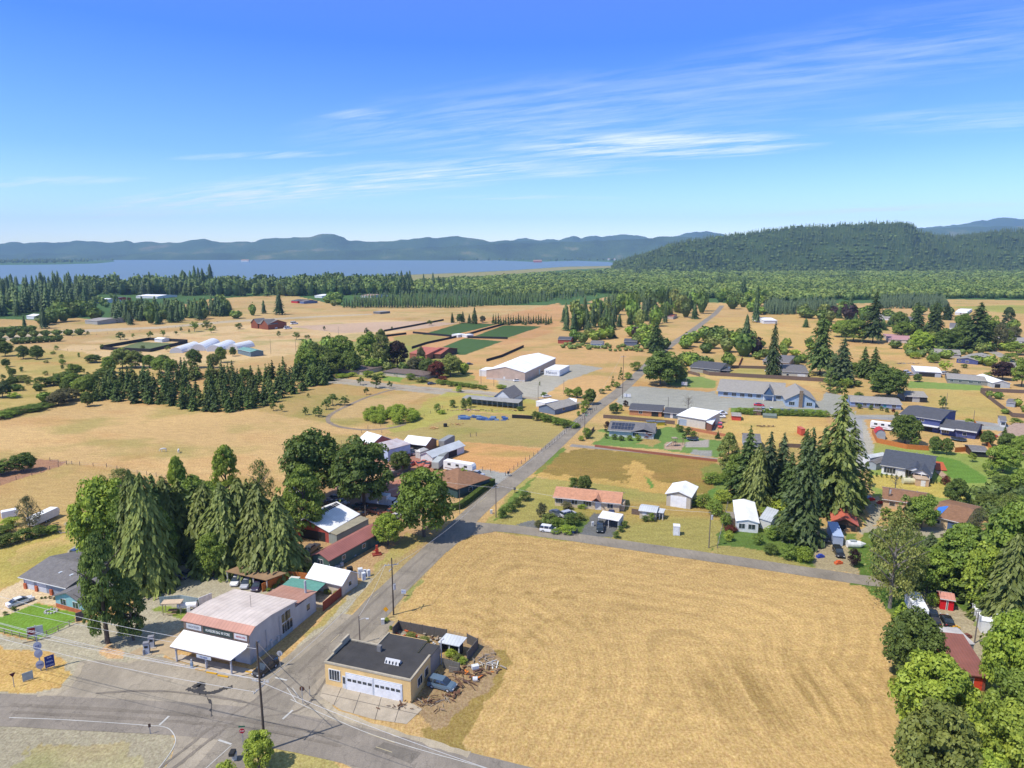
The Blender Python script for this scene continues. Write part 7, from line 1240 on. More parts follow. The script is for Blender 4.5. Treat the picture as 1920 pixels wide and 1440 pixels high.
# ================================================================ VEHICLES
TYRE = mat('plain', (.02,.02,.02), .9); RIM = mat('plain', (.45,.45,.46), .3); LAMP = mat('plain', (.7,.7,.68), .2); TAIL = mat('plain', (.35,.02,.02), .3); PAINT = mat('paint'); RUSTY = mat('rustpaint')
def loft(sec, name, m, parent, cap=True):
    """sections: (x, halfwidth bottom, halfwidth top, z0, z1)"""
    b = MB(); n = 0
    for x, w0, w1, z0, z1 in sec: b.v += [(x,-w0,z0),(x,-w0*1.02,(z0+z1)/2),(x,-w1,z1),(x,w1,z1),(x,w0*1.02,(z0+z1)/2),(x,w0,z0)]
    for k in range(len(sec)-1):
        for i in range(6): j = (i+1) % 6; b.f.append((k*6+i, (k+1)*6+i, (k+1)*6+j, k*6+j))
    b.f.append((0,1,2,3,4,5)); e = (len(sec)-1)*6; b.f.append((e+5,e+4,e+3,e+2,e+1,e)); return b.build(name, m, parent, bevel=.04)
def wheels(r, xs, w_, rad=.34, m=TYRE):
    for x in xs:
        for s in (-1, 1):
            t = MB().cyl((x, s*(w_-.22), rad), (x, s*w_, rad), rad, rad, 14).build('wheel', m, r); MB().cyl((x, s*(w_-.01), rad), (x, s*(w_+.015), rad), rad*.6, rad*.55, 10).build('rim', RIM, t)
def car(kind, rusty=False):
    r = empty({'sedan':'parked_car','suv':'parked_car','pickup':'pickup_truck','van':'parked_van','old':'junk_car'}[kind], (0,0,0)); pm = RUSTY if rusty else PAINT
    L_, W_ = {'sedan':(4.7,.90),'suv':(4.8,.95),'pickup':(5.6,.98),'van':(5.2,.98),'old':(5.2,.97)}[kind]; h0 = L_/2
    if kind == 'sedan': body = [(-h0,.75,.7,.35,.85),(-h0+.15,.86,.8,.25,.98),(-1.1,.9,.84,.22,1.0),(1.0,.9,.84,.22,.95),(h0-.4,.88,.78,.22,.78),(h0,.7,.62,.32,.62)]; cabn = [(-1.75,.8,.72,.95,1.0),(-.95,.82,.62,.95,1.43),(.35,.82,.62,.93,1.45),(1.3,.8,.74,.9,.96)]; rf = (-.95,.35,.60,1.44)
    elif kind in ('suv','van'): t = 1.72 if kind == 'suv' else 1.95; body = [(-h0,.82,.8,.4,1.0),(-h0+.1,.92,.88,.3,1.08),(.9,.95,.88,.28,1.08),(h0-.35,.9,.82,.3,1.0),(h0,.8,.7,.4,.75)]; cabn = [(-h0+.12,.86,.74,1.05,t-.1),(-h0+.5,.86,.72,1.05,t),(.5,.86,.72,1.05,t),(1.25,.84,.78,1.03,1.1)]; rf = (-h0+.3,.45,.70,t)
    elif kind == 'pickup': body = [(-h0,.92,.9,.5,1.12),(-.4,.97,.93,.42,1.14),(1.4,.97,.9,.4,1.14),(h0-.25,.93,.84,.4,1.08),(h0,.85,.76,.5,.85)]; cabn = [(-.75,.88,.76,1.12,1.8),(-.6,.88,.74,1.12,1.86),(.9,.88,.74,1.12,1.86),(1.6,.86,.8,1.1,1.16)]; rf = (-.65,.85,.72,1.86)
    else: body = [(-h0,.8,.75,.35,.8),(-h0+.3,.95,.85,.28,.95),(-1.2,.97,.86,.25,.98),(1.0,.97,.86,.25,.98),(h0-.3,.92,.82,.28,.92),(h0,.85,.75,.35,.75)]; cabn = [(-1.5,.8,.74,.95,1.0),(-.9,.8,.62,.95,1.42),(.3,.8,.62,.95,1.44),(.95,.8,.74,.95,1.0)]; rf = (-.9,.3,.60,1.43)
    loft(body, 'body', pm, r); loft(cabn, 'windows', GLS, r); x0, x1, w_, z = rf; MB().box(x0,-w_,z-.03,x1,w_,z+.05).build('roof', pm, r, bevel=.03)
    if kind == 'pickup': MB().box(-h0+.15,-.78,1.05,-.85,.78,1.16).build('truck_bed', mat('plain', (.04,.04,.045)), r)
    if kind == 'van' or kind == 'suv':
        for x in (-1.2, .1): MB().box(x-.06,-.90,1.08,x+.06,.90,rf[3]-.04).build('pillar', pm, r)
    wheels(r, (-h0+.95, h0-.95), W_+.0, .36 if kind != 'sedan' else .33)
    for s in (-1, 1):
        MB().box(h0-.12, s*.62-.16, .62, h0+.02, s*.62+.16, .76).build('headlight', LAMP, r); MB().box(-h0-.02, s*.66-.14, .72, -h0+.1, s*.66+.14, .88).build('tail_light', TAIL, r)
    return r
CARS = {}
def put(kind, x, y, tx, ty, col, label, cat='car', group=None, rusty=False, pos=None, s=1.0):
    key = (kind, rusty)
    r = dup(CARS[key]) if key in CARS else car(kind, rusty)
    if key not in CARS: CARS[key] = r
    p = P(x, y); q = P(tx, ty); r.location = p; r.rotation_euler = (0, 0, math.atan2(q.y-p.y, q.x-p.x)); r.scale = (s, s, s)
    for c in r.children: c.color = tuple(col)+(1,)
    tag(r, label, cat, group or ('junked cars' if rusty else 'parked vehicles')); return r
CW = (.75,.75,.74); CK = (.018,.018,.02); CS = (.42,.43,.45); CB = (.06,.10,.22)
put('sedan', 38, 1132, 60, 1124, CW, 'white sedan on the concrete drive at the left edge')
put('pickup', 142, 1044, 165, 1034, (.03,.05,.09), 'dark blue pickup on gravel behind the grey roofed house', 'pickup'); put('pickup', 155, 976, 140, 965, CW, 'white utility pickup beside the bright broadleaf tree', 'pickup')
for x, y, c, lb in ((444,1092,CW,'white car under the mossy carport, nearest its left end'),(463,1097,CS,'silver car in the middle under the mossy carport'),(483,1102,(.05,.04,.08),'dark car under the mossy carport, on the right')): put('sedan', x, y, x-8, y+12, c, lb)
put('sedan', 352, 1080, 370, 1070, (.14,.13,.14), 'old grey car in the deep shade of the conifer cluster')
put('suv', 498, 1258, 476, 1274, CK, 'black car parked behind the large power pole beside the store')
put('suv', 829, 1289, 860, 1297, (.10,.15,.20), 'faded blue pickup like car beside the yellow garage', 'car')
put('suv', 1030, 997, 1060, 1001, CW, 'white suv parked at the edge of the side street'); put('suv', 1125, 994, 1124, 1010, (.015,.022,.022), 'dark green black suv in front of the white carport'); put('suv', 1066, 968, 1090, 962, CS, 'silver car parked among the garden shrubs of the orange roofed house'); put('sedan', 1044, 966, 1060, 972, (.1,.11,.12), 'dark car half hidden left of the silver one in the garden')
put('suv', 1146, 972, 1144, 990, CK, 'black car in the shade under the white carport')
put('pickup', 893, 893, 912, 896, CS, 'silver grey flatbed pickup in front of the long camper trailer', 'pickup'); put('pickup', 909, 909, 900, 915, CW, 'white pickup on the dry lawn above the clipped hedge', 'pickup'); put('sedan', 884, 917, 900, 914, (.06,.06,.065), 'dark low car beside the small tree on the dry lawn')
put('pickup', 583, 1035, 570, 1044, (.10,.09,.09), 'dark old pickup on the grass left of the green workshop', 'pickup')
put('old', 574, 1004, 598, 1008, CS, 'long pale old car under the front edge of the pole barn', rusty=True); put('old', 602, 1010, 622, 1014, (.2,.13,.08), 'brown rusted old car under the right front of the pole barn', rusty=True)
jk = [(640,945,660,950,CW,'white junk car, the brightest in the yard'),(622,946,640,952,(.2,.2,.2),'grey stripped car left of the white junk car'),(628,936,645,930,(.3,.28,.26),'pale wreck beside the weeping tree'),(655,925,675,920,(.35,.14,.1),'red rusted car body in the middle of the junk yard'),(668,922,690,918,(.3,.13,.1),'second red rusted body right of the first'),(648,916,662,912,(.25,.25,.3),'grey wreck under the huge dark trees'),(662,957,680,953,(.02,.09,.06),'dark green old van behind the pole barn'),(676,951,690,948,(.16,.08,.04),'brown rusted old van right of the dark green one'),(704,962,722,968,(.45,.16,.1),'red and white old van near the roadside round tree'),(733,962,745,958,(.3,.09,.07),'red old car half under the large roadside tree'),(676,968,690,962,(.06,.07,.05),'black old car behind the grey container lean-to'),(742,972,752,968,(.5,.5,.5),'white junk car beside the low round tree'),(644,958,655,962,(.3,.12,.1),'red car body left of the dark green van')]
for x, y, tx, ty, c, lb in jk: put('old', x, y, tx, ty, c, lb, rusty=True)
jk2 = [(742,848,(.3,.12,.1)),(754,843,(.5,.5,.5)),(764,853,(.35,.2,.12)),(772,848,(.2,.2,.22)),(780,851,(.5,.5,.52)),(748,872,(.6,.15,.12)),(742,880,(.45,.3,.28)),(758,868,(.4,.4,.42)),(786,873,(.55,.14,.1)),(795,870,(.6,.16,.12)),(772,872,(.6,.12,.1)),(802,874,(.6,.2,.16)),(735,890,(.5,.36,.33)),(725,893,(.4,.3,.3)),(750,832,(.4,.2,.16)),(560,930,(.6,.6,.6)),(535,935,(.45,.45,.45)),(548,922,(.3,.3,.3))]
for k, (x, y, c) in enumerate(jk2): put('old', x, y, x+random.uniform(-12,12), y+random.uniform(-8,8), c, 'junked vehicle crowded among the farm sheds behind the huge dark trees', rusty=True)
lot = [(1423,761,(.5,.02,.03),'red car parked left in front of the long hall'),(1431,764,(.5,.02,.03),None),(1431,770,CS,'silver car, leftmost of the row in front of the halls'),(1446,770,CW,'white car second in the row in front of the halls'),(1466,773,(.06,.06,.07),'dark car third in the row before the blue gabled hall'),(1480,774,CK,'black car fourth in the row before the blue gabled hall'),(1493,775,(.05,.08,.16),'dark blue car right of the stone chimney in the row'),(1508,776,CW,'white car second from the right end of the row'),(1526,777,(.10,.12,.16),'blue grey car at the right end of the row')]
for k, (x, y, c, lb) in enumerate(lot):
    if lb: put('sedan', x, y, x+(20 if k == 0 else 3), y+(1 if k == 0 else 12), c, lb)
put('pickup', 1352, 778, 1375, 777, CW, 'white pickup, farther of two beside the white roofed workshop', 'pickup'); put('pickup', 1348, 783, 1372, 784, CW, 'white pickup, nearer of two beside the white roofed workshop', 'pickup'); put('suv', 1350, 801, 1350, 812, (.6,.08,.05), 'red suv right of the white roofed workshop')
put('suv', 1572, 1040, 1578, 1050, CK, 'black car on the driveway below the pale blue shelter'); put('sedan', 1545, 1012, 1552, 1024, (.03,.04,.05), 'dark car in the shade under the front conifer')
put('pickup', 1748, 1163, 1738, 1142, (.02,.03,.06), 'dark blue truck beside the white boxy trailer at lower right', 'pickup'); put('sedan', 1775, 1168, 1765, 1150, CK, 'black car right of the dark blue truck'); put('suv', 1790, 1196, 1782, 1180, (.35,.38,.42), 'silver grey car in front of the flat grey roof')
for x, y, c, lb in ((970,715,CW,'white car by the front wall of the warehouse'),(1015,700,CS,'silver truck between the warehouse and the container'),(922,716,CK,None),(809,721,(.05,.07,.09),'dark car on the long driveway before the bramble hedge'),(880,684,(.08,.09,.1),'dark tank like vehicle behind the warehouse'),(1070,752,CW,'white car under the carport of the blue grey bungalow'),(1025,745,CW,'white boat like vehicle behind the bungalow'),(1442,697,CW,'white pickup left of the cream garage'),(1735,803,CS,'car under the balcony of the dark blue house'),(1860,820,(.5,.05,.05),'red car left of the beige house'),(1420,654,CW,'white car among the trees behind the lone conifer')):
    if lb: put('sedan' if 'pickup' not in lb else 'pickup', x, y, x+12, y-1, c, lb)
for x, y, c, lb in ((1700,700,CW,'white van left of the white roofed carport'),(1706,704,CS,'silver car beside the white roofed carport'),(1770,702,CW,'white trailer right of the white roofed carport'),(1640,612,CS,None),(512,617,CW,'white motor home in front of the red barn house'),(540,617,CW,'second motor home right of the red barn house'),(552,608,CW,'farther white trailer right of the red barn house')):
    if lb: put('van', x, y, x+12, y-1, c, lb, 'van', s=1.5 if 'home' in lb or 'farther' in lb else 1)
# box truck
bt = empty('box_truck', P(712, 948), math.atan2((P(735,950)-P(690,944)).y, (P(735,950)-P(690,944)).x)); tag(bt, 'long white box truck parked in the junk yard', 'truck')
MB().box(-5.2,-1.2,.9,3.0,1.2,3.6).build('cargo_box', mat('siding', (.66,.67,.66)), bt, bevel=.05); MB().ext([(3.1,-1.1,.7),(5.3,-1.1,.7),(5.3,-1.1,1.6),(4.7,-1.1,2.6),(3.1,-1.1,2.7)], (0,2.2,0)).build('cab', mat('plain', (.6,.6,.6)), bt, bevel=.06); MB().box(4.5,-1.12,1.65,5.05,1.12,2.4).build('windows', GLS, bt); wheels(bt, (-3.4,3.9), 1.2, .5); LM.append(('white box truck', bt.location.x, bt.location.y))
# trailers
def trailer(name, label, x, y, tx, ty, L_, w_, z0, z1, nose=0, cat='trailer', col=(.74,.74,.73), stripe=False, win=0):
    p = P(x, y); q = P(tx, ty); r = empty(name, p, math.atan2(q.y-p.y, q.x-p.x)); tag(r, label, cat, 'trailers')
    prof = [(-L_/2,z0),(L_/2-(nose if nose < 2 else 0),z0)] if nose < 2 else [(-L_/2,z0),(L_/2-nose,z0),(L_/2-nose+.3,1.7),(L_/2,1.7)]
    prof += [(L_/2, z1-.7 if nose else z1-.15),(L_/2-.5 if nose else L_/2-.15, z1),(-L_/2+.15,z1),(-L_/2,z1-.15)]
    MB().ext([(a,-w_/2,b) for a, b in prof], (0,w_,0)).build('body', mat('siding', col), r, bevel=.05)
    for k in range(win): MB().box(-L_*.35+k*L_*.28,-w_/2-.03,(z0+z1)/2+.1,-L_*.35+k*L_*.28+1.2,-w_/2+.02,(z0+z1)/2+.85).build('window', GLS, r)
    if stripe: MB().box(-L_*.45,-w_/2-.02,z0+.5,L_*.2,-w_/2+.01,z0+.7).build('stripe', mat('plain', (.2,.1,.1)), r)
    wheels(r, (-.6,.35) if L_ > 5 else (0,), w_/2+.02, .34); MB().box(L_/2-.2 if nose < 2 else L_/2-nose,-.06,.45,L_/2+1.1 if nose < 2 else L_/2-nose+.6,.06,.55).build('tow_bar', DARK, r); return r
trailer('camper_trailer', 'long white fifth wheel camper behind the silver flatbed pickup', 862, 886, 880, 889, 11, 2.5, .8, 3.7, 2.6, 'camper', win=3, stripe=True)
trailer('cargo_trailer', 'small white cargo trailer at the left edge field', 20, 971, 30, 969, 3.8, 1.9, .5, 2.3, .5); trailer('cargo_trailer', 'long white enclosed trailer behind the grey green tree', 83, 978, 100, 970, 8.5, 2.4, .55, 2.7, .5)
trailer('camper_trailer', 'white camper trailer parked by the dark roofed house', 1355, 696, 1368, 696, 8, 2.4, .6, 3.1, .6, 'camper', win=3); trailer('camper_trailer', 'white camper behind the red roofed barn shaped shed', 1655, 806, 1670, 808, 9, 2.5, .6, 3.2, .6, 'camper', win=3, stripe=True)
trailer('camper_trailer', 'white camper at lower right under the feathery tree', 1716, 1150, 1706, 1130, 8, 2.5, .6, 3.0, .6, 'camper', win=1)
trailer('stock_trailer', 'long grey livestock trailer at the top of the bare pasture', 838, 835, 850, 828, 9, 2.4, .6, 3.0, .2, col=(.25,.26,.26)); trailer('stock_trailer', 'short grey trailer in front of the long narrow white shed', 822, 876, 832, 866, 7, 2.4, .6, 2.9, .2, col=(.4,.42,.40))
trailer('stock_trailer', 'grey trailer right behind the short one near the white shed', 832, 864, 838, 858, 5, 2.2, .6, 2.7, .2, col=(.2,.21,.2))
# ================================================================ POLES AND WIRES
POLE = mat('wood', (.085,.065,.05)); POLEG = mat('wood', (.17,.14,.115)); STEEL = mat('plain', (.42,.42,.43), .4); WIRE = mat('plain', (.55,.54,.52), .4); WIRED = mat('plain', (.03,.03,.03), .5)
TOPS = {}
def pole(key, xb, yb, yt, label, arms=(), az=0, m=POLE, r=.17, xf=None, lamp=False, pos=None):
    p = P(xb, yb); h = hgt(p, yt); o = empty('power_pole', p, az); tag(o, label, 'power pole'); MB().cyl((0,0,0),(0,0,h),r,r*.62,10).build('pole', m, o)
    for z, w_, a in arms:
        b = MB(); d = Vector((math.cos(a), math.sin(a), 0))*w_/2; n = Vector((-d.y, d.x, 0)).normalized()*.06; c = Vector((0,0,h-z))+n*3.0
        b.add([c-d-n, c+d-n, c+d+n, c-d+n]+[v+Vector((0,0,.14)) for v in (c-d-n, c+d-n, c+d+n, c-d+n)], [(0,3,2,1),(4,5,6,7),(0,1,5,4),(1,2,6,5),(2,3,7,6),(3,0,4,7)]); ar = b.build('crossarm', mat('plain', (.42,.41,.38)), o)
        for q in (-.92,-.5,.5,.92): e = c+d*q; MB().cyl(e+Vector((0,0,.14)), e+Vector((0,0,.36)), .06, .04, 6).build('insulator', mat('plain', (.6,.6,.62)), ar)
        TOPS.setdefault(key, []).append((Matrix.Rotation(az, 3, 'Z') @ (c-d*.92)+p+Vector((0,0,.36)), Matrix.Rotation(az, 3, 'Z') @ (c+d*.92)+p+Vector((0,0,.36))))
    if xf: MB().cyl((.35,0,h-xf-1.1),(.35,0,h-xf),.27,.27,10).build('transformer', STEEL, o)
    if lamp: MB().path([(0,0,h-.8),(.9,0,h-.4),(1.5,0,h-.45)], .04).build('lamp_arm', STEEL, o); MB().box(1.3,-.12,h-.58,1.8,.12,h-.44).build('lamp_head', mat('plain', (.6,.6,.6)), o)
    TOPS.setdefault(key+'t', []).append(p+Vector((0,0,h-.1))); return o
pole('A', 497, 1408, 1203, 'large dark power pole with crossed arms at the crossroads', ((6.3,2.6,R(-10)),(7.4,2.4,R(70))), 0, r=.20)
pole('B', 738, 1153, 1046, 'tall wooden power pole beside the hay field and the yellow diamond sign', ((1.6,2.6,R(15)),(2.4,2.2,R(80))), xf=5.5); pole('C', 675, 1207, 1155, 'short pole with a lamp arm behind the yellow garage', lamp=True, r=.13, m=POLEG)
pole('D', 930, 970, 909, 'wooden pole beside the clipped shrub row at the junction', ((1.0,2.0,R(20)),), r=.15, m=POLEG); pole('E', 862, 964, 918, 'thin pale pole inside the clipped hedge', r=.09, m=POLEG); pole('F', 1329, 1027, 960, 'pole with a transformer by the black edged garden', r=.14, xf=.8, m=POLEG)
pole('G', 1096, 813, 774, 'pole on the right side of the main road by the solar panel house', r=.15, m=POLEG, lamp=True); pole('H', 1167, 747, 666, 'tall pole beside the main road at the paved lot', ((.8,2.4,R(20)),), r=.16); pole('I', 728, 930, 880, 'brown pole between the brown sheds', ((1.0,2.2,R(0)),), r=.14)
for k, (x, y, t, lb) in enumerate(((686,984,948,'thin pole behind the pole barn'),(508,663,635,'dark pole right of the teal roofed shed'),(1771,783,737,'dark pole at the mown field behind the blue house'),(1825,791,769,'short pole right of the dark blue house'),(1591,768,743,'pole at the left end of the long blue house'),(902,720,688,'thin pole left of the warehouse'),(926,724,709,'short pole before the warehouse front'),(1664,950,914,'pole beside the brown roofed house'),(1710,1034,1010,'grey leaning pole at the gravel turnaround'),(1827,1206,1148,'pale pole in front of the right edge buildings'),(635,633,612,'thin pole in the far dry field'),(1009,750,718,'pole with a round head by the gravel lot'),(555,660,636,'thin pole left of the estate trees'),(1057,739,712,'short pole on the dry ground right of the warehouse'),(1286,728,704,'thin pole on the lawn beside the dark roadside tree'),(1252,778,744,'thin pole in front of the paved lot'))): pole('P%d' % k, x, y, t, lb, r=.13 if k != 8 else .16, m=POLEG, xf=.7 if k in (7,9,8) else None)
def wire(a, b, sag=1.0, r=.026, m=WIRE, label='thin overhead wire strung from the left edge to the large power pole', group='overhead wires'):
    a = Vector(a); b = Vector(b); n = 14; pts = [a.lerp(b, i/n)-Vector((0,0,4*sag*(i/n)*(1-i/n))) for i in range(n+1)]; o = MB().path(pts, r, 5).build('overhead_wire', m); tag(o, label, 'wire', group); return o
At = TOPS['At'][0]; A1, A2 = TOPS['A']
for px_, z, e in (((0,1163),12,A1[0]),((0,1170),12,A1[1]),((-60,1145),13,(A1[0]+A1[1])/2),((0,1190),11,A2[0])): 
    p = P(px_[0], px_[1], z); d = (p-Vector(e)); wire(Vector(e)+d*1.25, e, 1.0, label='thin pale overhead wire from the left edge to the large power pole')
wire(P(0,1118,13), At-Vector((0,0,1)), .9, label='highest overhead wire from the left edge to the large power pole'); wire(P(-100,1118,9), P(452,1225,4.0), .6, label='service wire ending at the front of the general store')
wire(A1[0], Pd(1100,1500,70), .8, .03, label='wire leaving the large power pole towards the lower right'); wire(A2[1], TOPS['B'][0][0], 1.2, label='wire along the main road between the first two roadside poles')
wire(TOPS['B'][0][1], TOPS['D'][0][0], 1.5, .026, label='wire along the main road from the tall pole to the junction pole'); wire(TOPS['D'][0][0], TOPS['Gt'][0], 1.5, .026, label='wire along the main road beyond the junction'); wire(TOPS['Gt'][0], TOPS['H'][0][0], 1.2, .026, label='wire along the farthest near stretch of the main road')
wire(TOPS['Ct'][0], TOPS['B'][0][0], .6, .026, label='wire from the short lamp pole to the tall pole'); wire(TOPS['It'][0], TOPS['D'][0][0], .8, .026, label='wire crossing the large roadside tree to the junction pole')
wire(TOPS['Dt'][0], TOPS['F t'.replace(' ', '')][0], 1.2, .026, label='wire over the corner lot between junction pole and transformer pole')
for q in ((515,1240),(508,1258)): wire(At-Vector((0,0,2)) if q[1] > 1245 else At, P(*q, 0), 0, .045, STEEL, 'steel guy wire bracing the large power pole', 'guy wires')
# ================================================================ SIGNS AND SMALL THINGS
def sign(name, label, x, y, w_, h_, z0, col, face_px, posts_=1, shape='box', txt=None, tc=(.7,.7,.7), tsz=.3, cat='sign'):
    p = P(x, y); q = P(*face_px); az = math.atan2(q.y-p.y, q.x-p.x)+math.pi/2; r = empty(name, p, az); tag(r, label, cat)
    for i in range(posts_): xx = 0 if posts_ == 1 else (-w_*.4 if i == 0 else w_*.4); MB().box(xx-.05,.03,0,xx+.05,.11,z0+h_*.8).build('post', mat('plain', (.35,.34,.32)), r)
    if shape == 'box': MB().box(-w_/2,-.04,z0,w_/2,.02,z0+h_).build('panel', mat('plain', col), r, bevel=.02)
    else:
        n = {'oct':8,'dia':4,'tri':3,'round':16}[shape]; a0 = {'oct':math.pi/8,'dia':math.pi/2,'tri':-math.pi/2,'round':0}[shape]; MB().ext([(w_/2*math.cos(a0+6.2832*i/n),-.03,z0+h_/2+w_/2*math.sin(a0+6.2832*i/n)) for i in range(n)][::-1], (0,.04,0)).build('panel', mat('plain', col), r)
    if txt:
        for k, t in enumerate(txt): text(t, tsz, mat('plain', tc), r, (0,-.06,z0+h_*(1-(k+.5)/len(txt))))
    return r
cam_px = (960, 1800)
def tocam(x, y, t=.3): return (x+(960-x)*t+0, y+200)
# the big post sign of the store at the left
sg = empty('pole_sign', P(77,1257), R(25)); tag(sg, 'tall post with a red and white board above stacked pale oval signs', 'sign'); MB().box(-.09,-.09,0,.09,.09,8.4).build('post', mat('plain', (.4,.39,.38)), sg)
MB().box(-1.1,-.16,6.6,1.1,-.02,8.3).build('panel', mat('plain', S(190,196,190)), sg); MB().box(-1.1,-.19,6.9,0,-.15,8.1).build('red_panel', mat('plain', S(150,40,34)), sg); text('STORE', .5, mat('plain', (.7,.7,.68)), sg, (-.55,-.2,7.5)); MB().box(-2.0,-.06,5.6,2.0,.06,5.72).build('crossbar', mat('wood', (.2,.15,.1)), sg)
for z in (4.4,3.0,.9): MB().lathe([(.02,0),(.62,.05),(.62,.12),(.02,.17)], 16).build('oval_panel', mat('plain', S(186,190,206)), sg).matrix_local = Matrix.Translation((0,-.12,z+.3)) @ Matrix.Rotation(math.pi/2, 4, 'X') @ Matrix.Scale(1.25, 4, (0,1,0))
text('ICE', .4, mat('plain', (.08,.1,.3)), sg, (0,-.32,4.7)); text('OPEN', .34, mat('plain', (.08,.1,.3)), sg, (0,-.32,1.2)); LM.append(('tall post sign', sg.location.x, sg.location.y))
sign('blue_sign', 'blue rectangular board standing on the dry grass island', 95, 1255, 1.4, 2.1, .5, S(44,66,140), (160,1400), 2, txt=['GAS','DIESEL','LP GAS'], tc=(.6,.65,.8), tsz=.34)
sign('sandwich_board', 'low pale grey board leaning on the dry grass island', 53, 1276, 1.5, 1.5, .1, S(176,190,188), (120,1420), 2, txt=['BAIT','ICE'], tc=(.35,.42,.45), tsz=.4)
sign('yield_sign', 'dark red triangular yield sign on the dry grass island', 27, 1289, 1.0, .9, 1.9, S(96,40,50), (100,1450), 1, 'tri', cat='road sign'); 
s1 = sign('stop_sign', 'red stop sign with a green street name plate near the small bright tree', 456, 1398, .8, .8, 2.0, S(196,40,60), (380,1600), 1, 'oct', txt=['STOP'], tc=(.75,.75,.75), tsz=.26, cat='road sign'); MB().box(-.45,-.02,3.0,.45,.02,3.2).build('street_plate', mat('plain', (.02,.12,.07)), s1)
sign('stop_sign', 'stop sign seen from behind with a brown back at the yellow garage corner', 568, 1319, .85, .8, 2.2, S(110,72,52), (700,1100), 1, 'oct', cat='road sign'); 
sign('diamond_sign', 'yellow diamond warning sign at the roadside', 724, 1160, 1.1, 1.0, 1.5, S(240,170,30), (600,1400), 1, 'dia', cat='road sign'); sign('round_sign', 'round pale sign back beside the black car', 526, 1251, 1.0, 1.0, 2.1, S(190,190,190), (620,1100), 1, 'round', cat='road sign')
sign('traffic_post', 'short post with a small board on the gravel island at bottom left', 282, 1377, .35, .6, 1.2, S(110,84,66), (300,1600), 1, cat='road sign'); sign('yard_sign', 'small white notice on legs between road and hay field', 757, 1118, 1.0, .9, .6, S(206,214,226), (600,1400), 1, txt=['FOR SALE'], tc=(.15,.2,.4), tsz=.19); sign('low_sign', 'low white sign by the paved lot entrance', 1176, 746, 3.4, 1.6, .5, (.66,.66,.65), (1100,1000), 2); sign('low_sign', 'small white sign on the lawn by the dark roadside tree', 1283, 725, 3.0, 1.8, .8, (.6,.6,.6), (1200,1000), 2); sign('green_street_sign', 'small green street sign by the main road near the bungalow', 1099, 790, 1, .4, 2.6, (.02,.2,.12), (1000,1000), 1)
sign('post_marker', 'plain wooden post beside the brown backed stop sign', 581, 1306, .12, .5, 1.4, S(110,84,66), (500,1500), 1, cat='post')
def gizmo(name, label, cat, x, y, rz, parts, group=None, z=0):
    r = empty(name, P(x, y), rz); r.location.z = z; tag(r, label, cat, group)
    for pn_, m, bx in parts:
        b = MB()
        for q in bx:
            if len(q) == 6: b.box(*q)
            else: b.cyl(q[0], q[1], q[2], q[3] if len(q) > 3 else None, 12)
        b.build(pn_, m, r, bevel=.02 if cat in ('appliance','bin') else 0)
    return r
PUMP = mat('plain', S(196,200,206)); PUMPR = mat('plain', S(150,150,156))
for x, y, lb in ((276,1226,'grey fuel pump, nearer of two left of the store awning'),(285,1214,'grey fuel pump, farther of two left of the store awning')):
    gizmo('fuel_pump', lb, 'fuel pump', x, y, R(15), [('body', PUMP, [(-.45,-.3,.15,.45,.3,1.9)]), ('canopy', PUMPR, [(-.5,-.35,1.9,.5,.35,2.3)]), ('screen', DARK, [(-.3,-.33,1.3,.3,-.3,1.7)]), ('hose', DARK, [((.5,0,.3),(.55,.1,1.7),.04)]), ('base', CONC, [(-.8,-.6,.0,.8,.6,.15)])], 'fuel pumps')
gizmo('bollard', 'low grey bollard in front of the nearer fuel pump', 'bollard', 270, 1229, 0, [('post', PUMPR, [((0,0,0),(0,0,1.1),.16,.16)])]); gizmo('air_pump', 'narrow pale blue stand before the store awning', 'stand', 360, 1252, R(10), [('body', mat('plain', S(150,170,190)), [(-.2,-.2,0,.2,.2,1.0)]), ('head', PUMP, [(-.12,-.12,1.0,.12,.12,1.6)])]); gizmo('bollard', 'white bollard under the store awning edge', 'bollard', 389, 1252, 0, [('post', mat('plain', (.6,.6,.6)), [((0,0,0),(0,0,1.2),.1,.1)])])
for k, (x, y) in enumerate(((376,1257),(397,1263),(418,1269),(470,1262))): gizmo('parking_stop', ['yellow parking stop, leftmost before the store','yellow parking stop, second from left before the store','yellow parking stop, third from left before the store','yellow parking stop right of the store front, nearest the large pole'][k], 'parking stop', x, y, R(-14), [('curb', mat('concrete', S(236,180,50)), [(-1.0,-.12,0.05,1.0,.12,.22)])], 'yellow parking stops')
gizmo('parking_stop', 'white kerb block left of the yellow parking stops', 'parking stop', 338, 1247, R(-14), [('curb', mat('concrete', S(226,206,180)), [(-1.0,-.12,0.05,1.0,.12,.2)])])
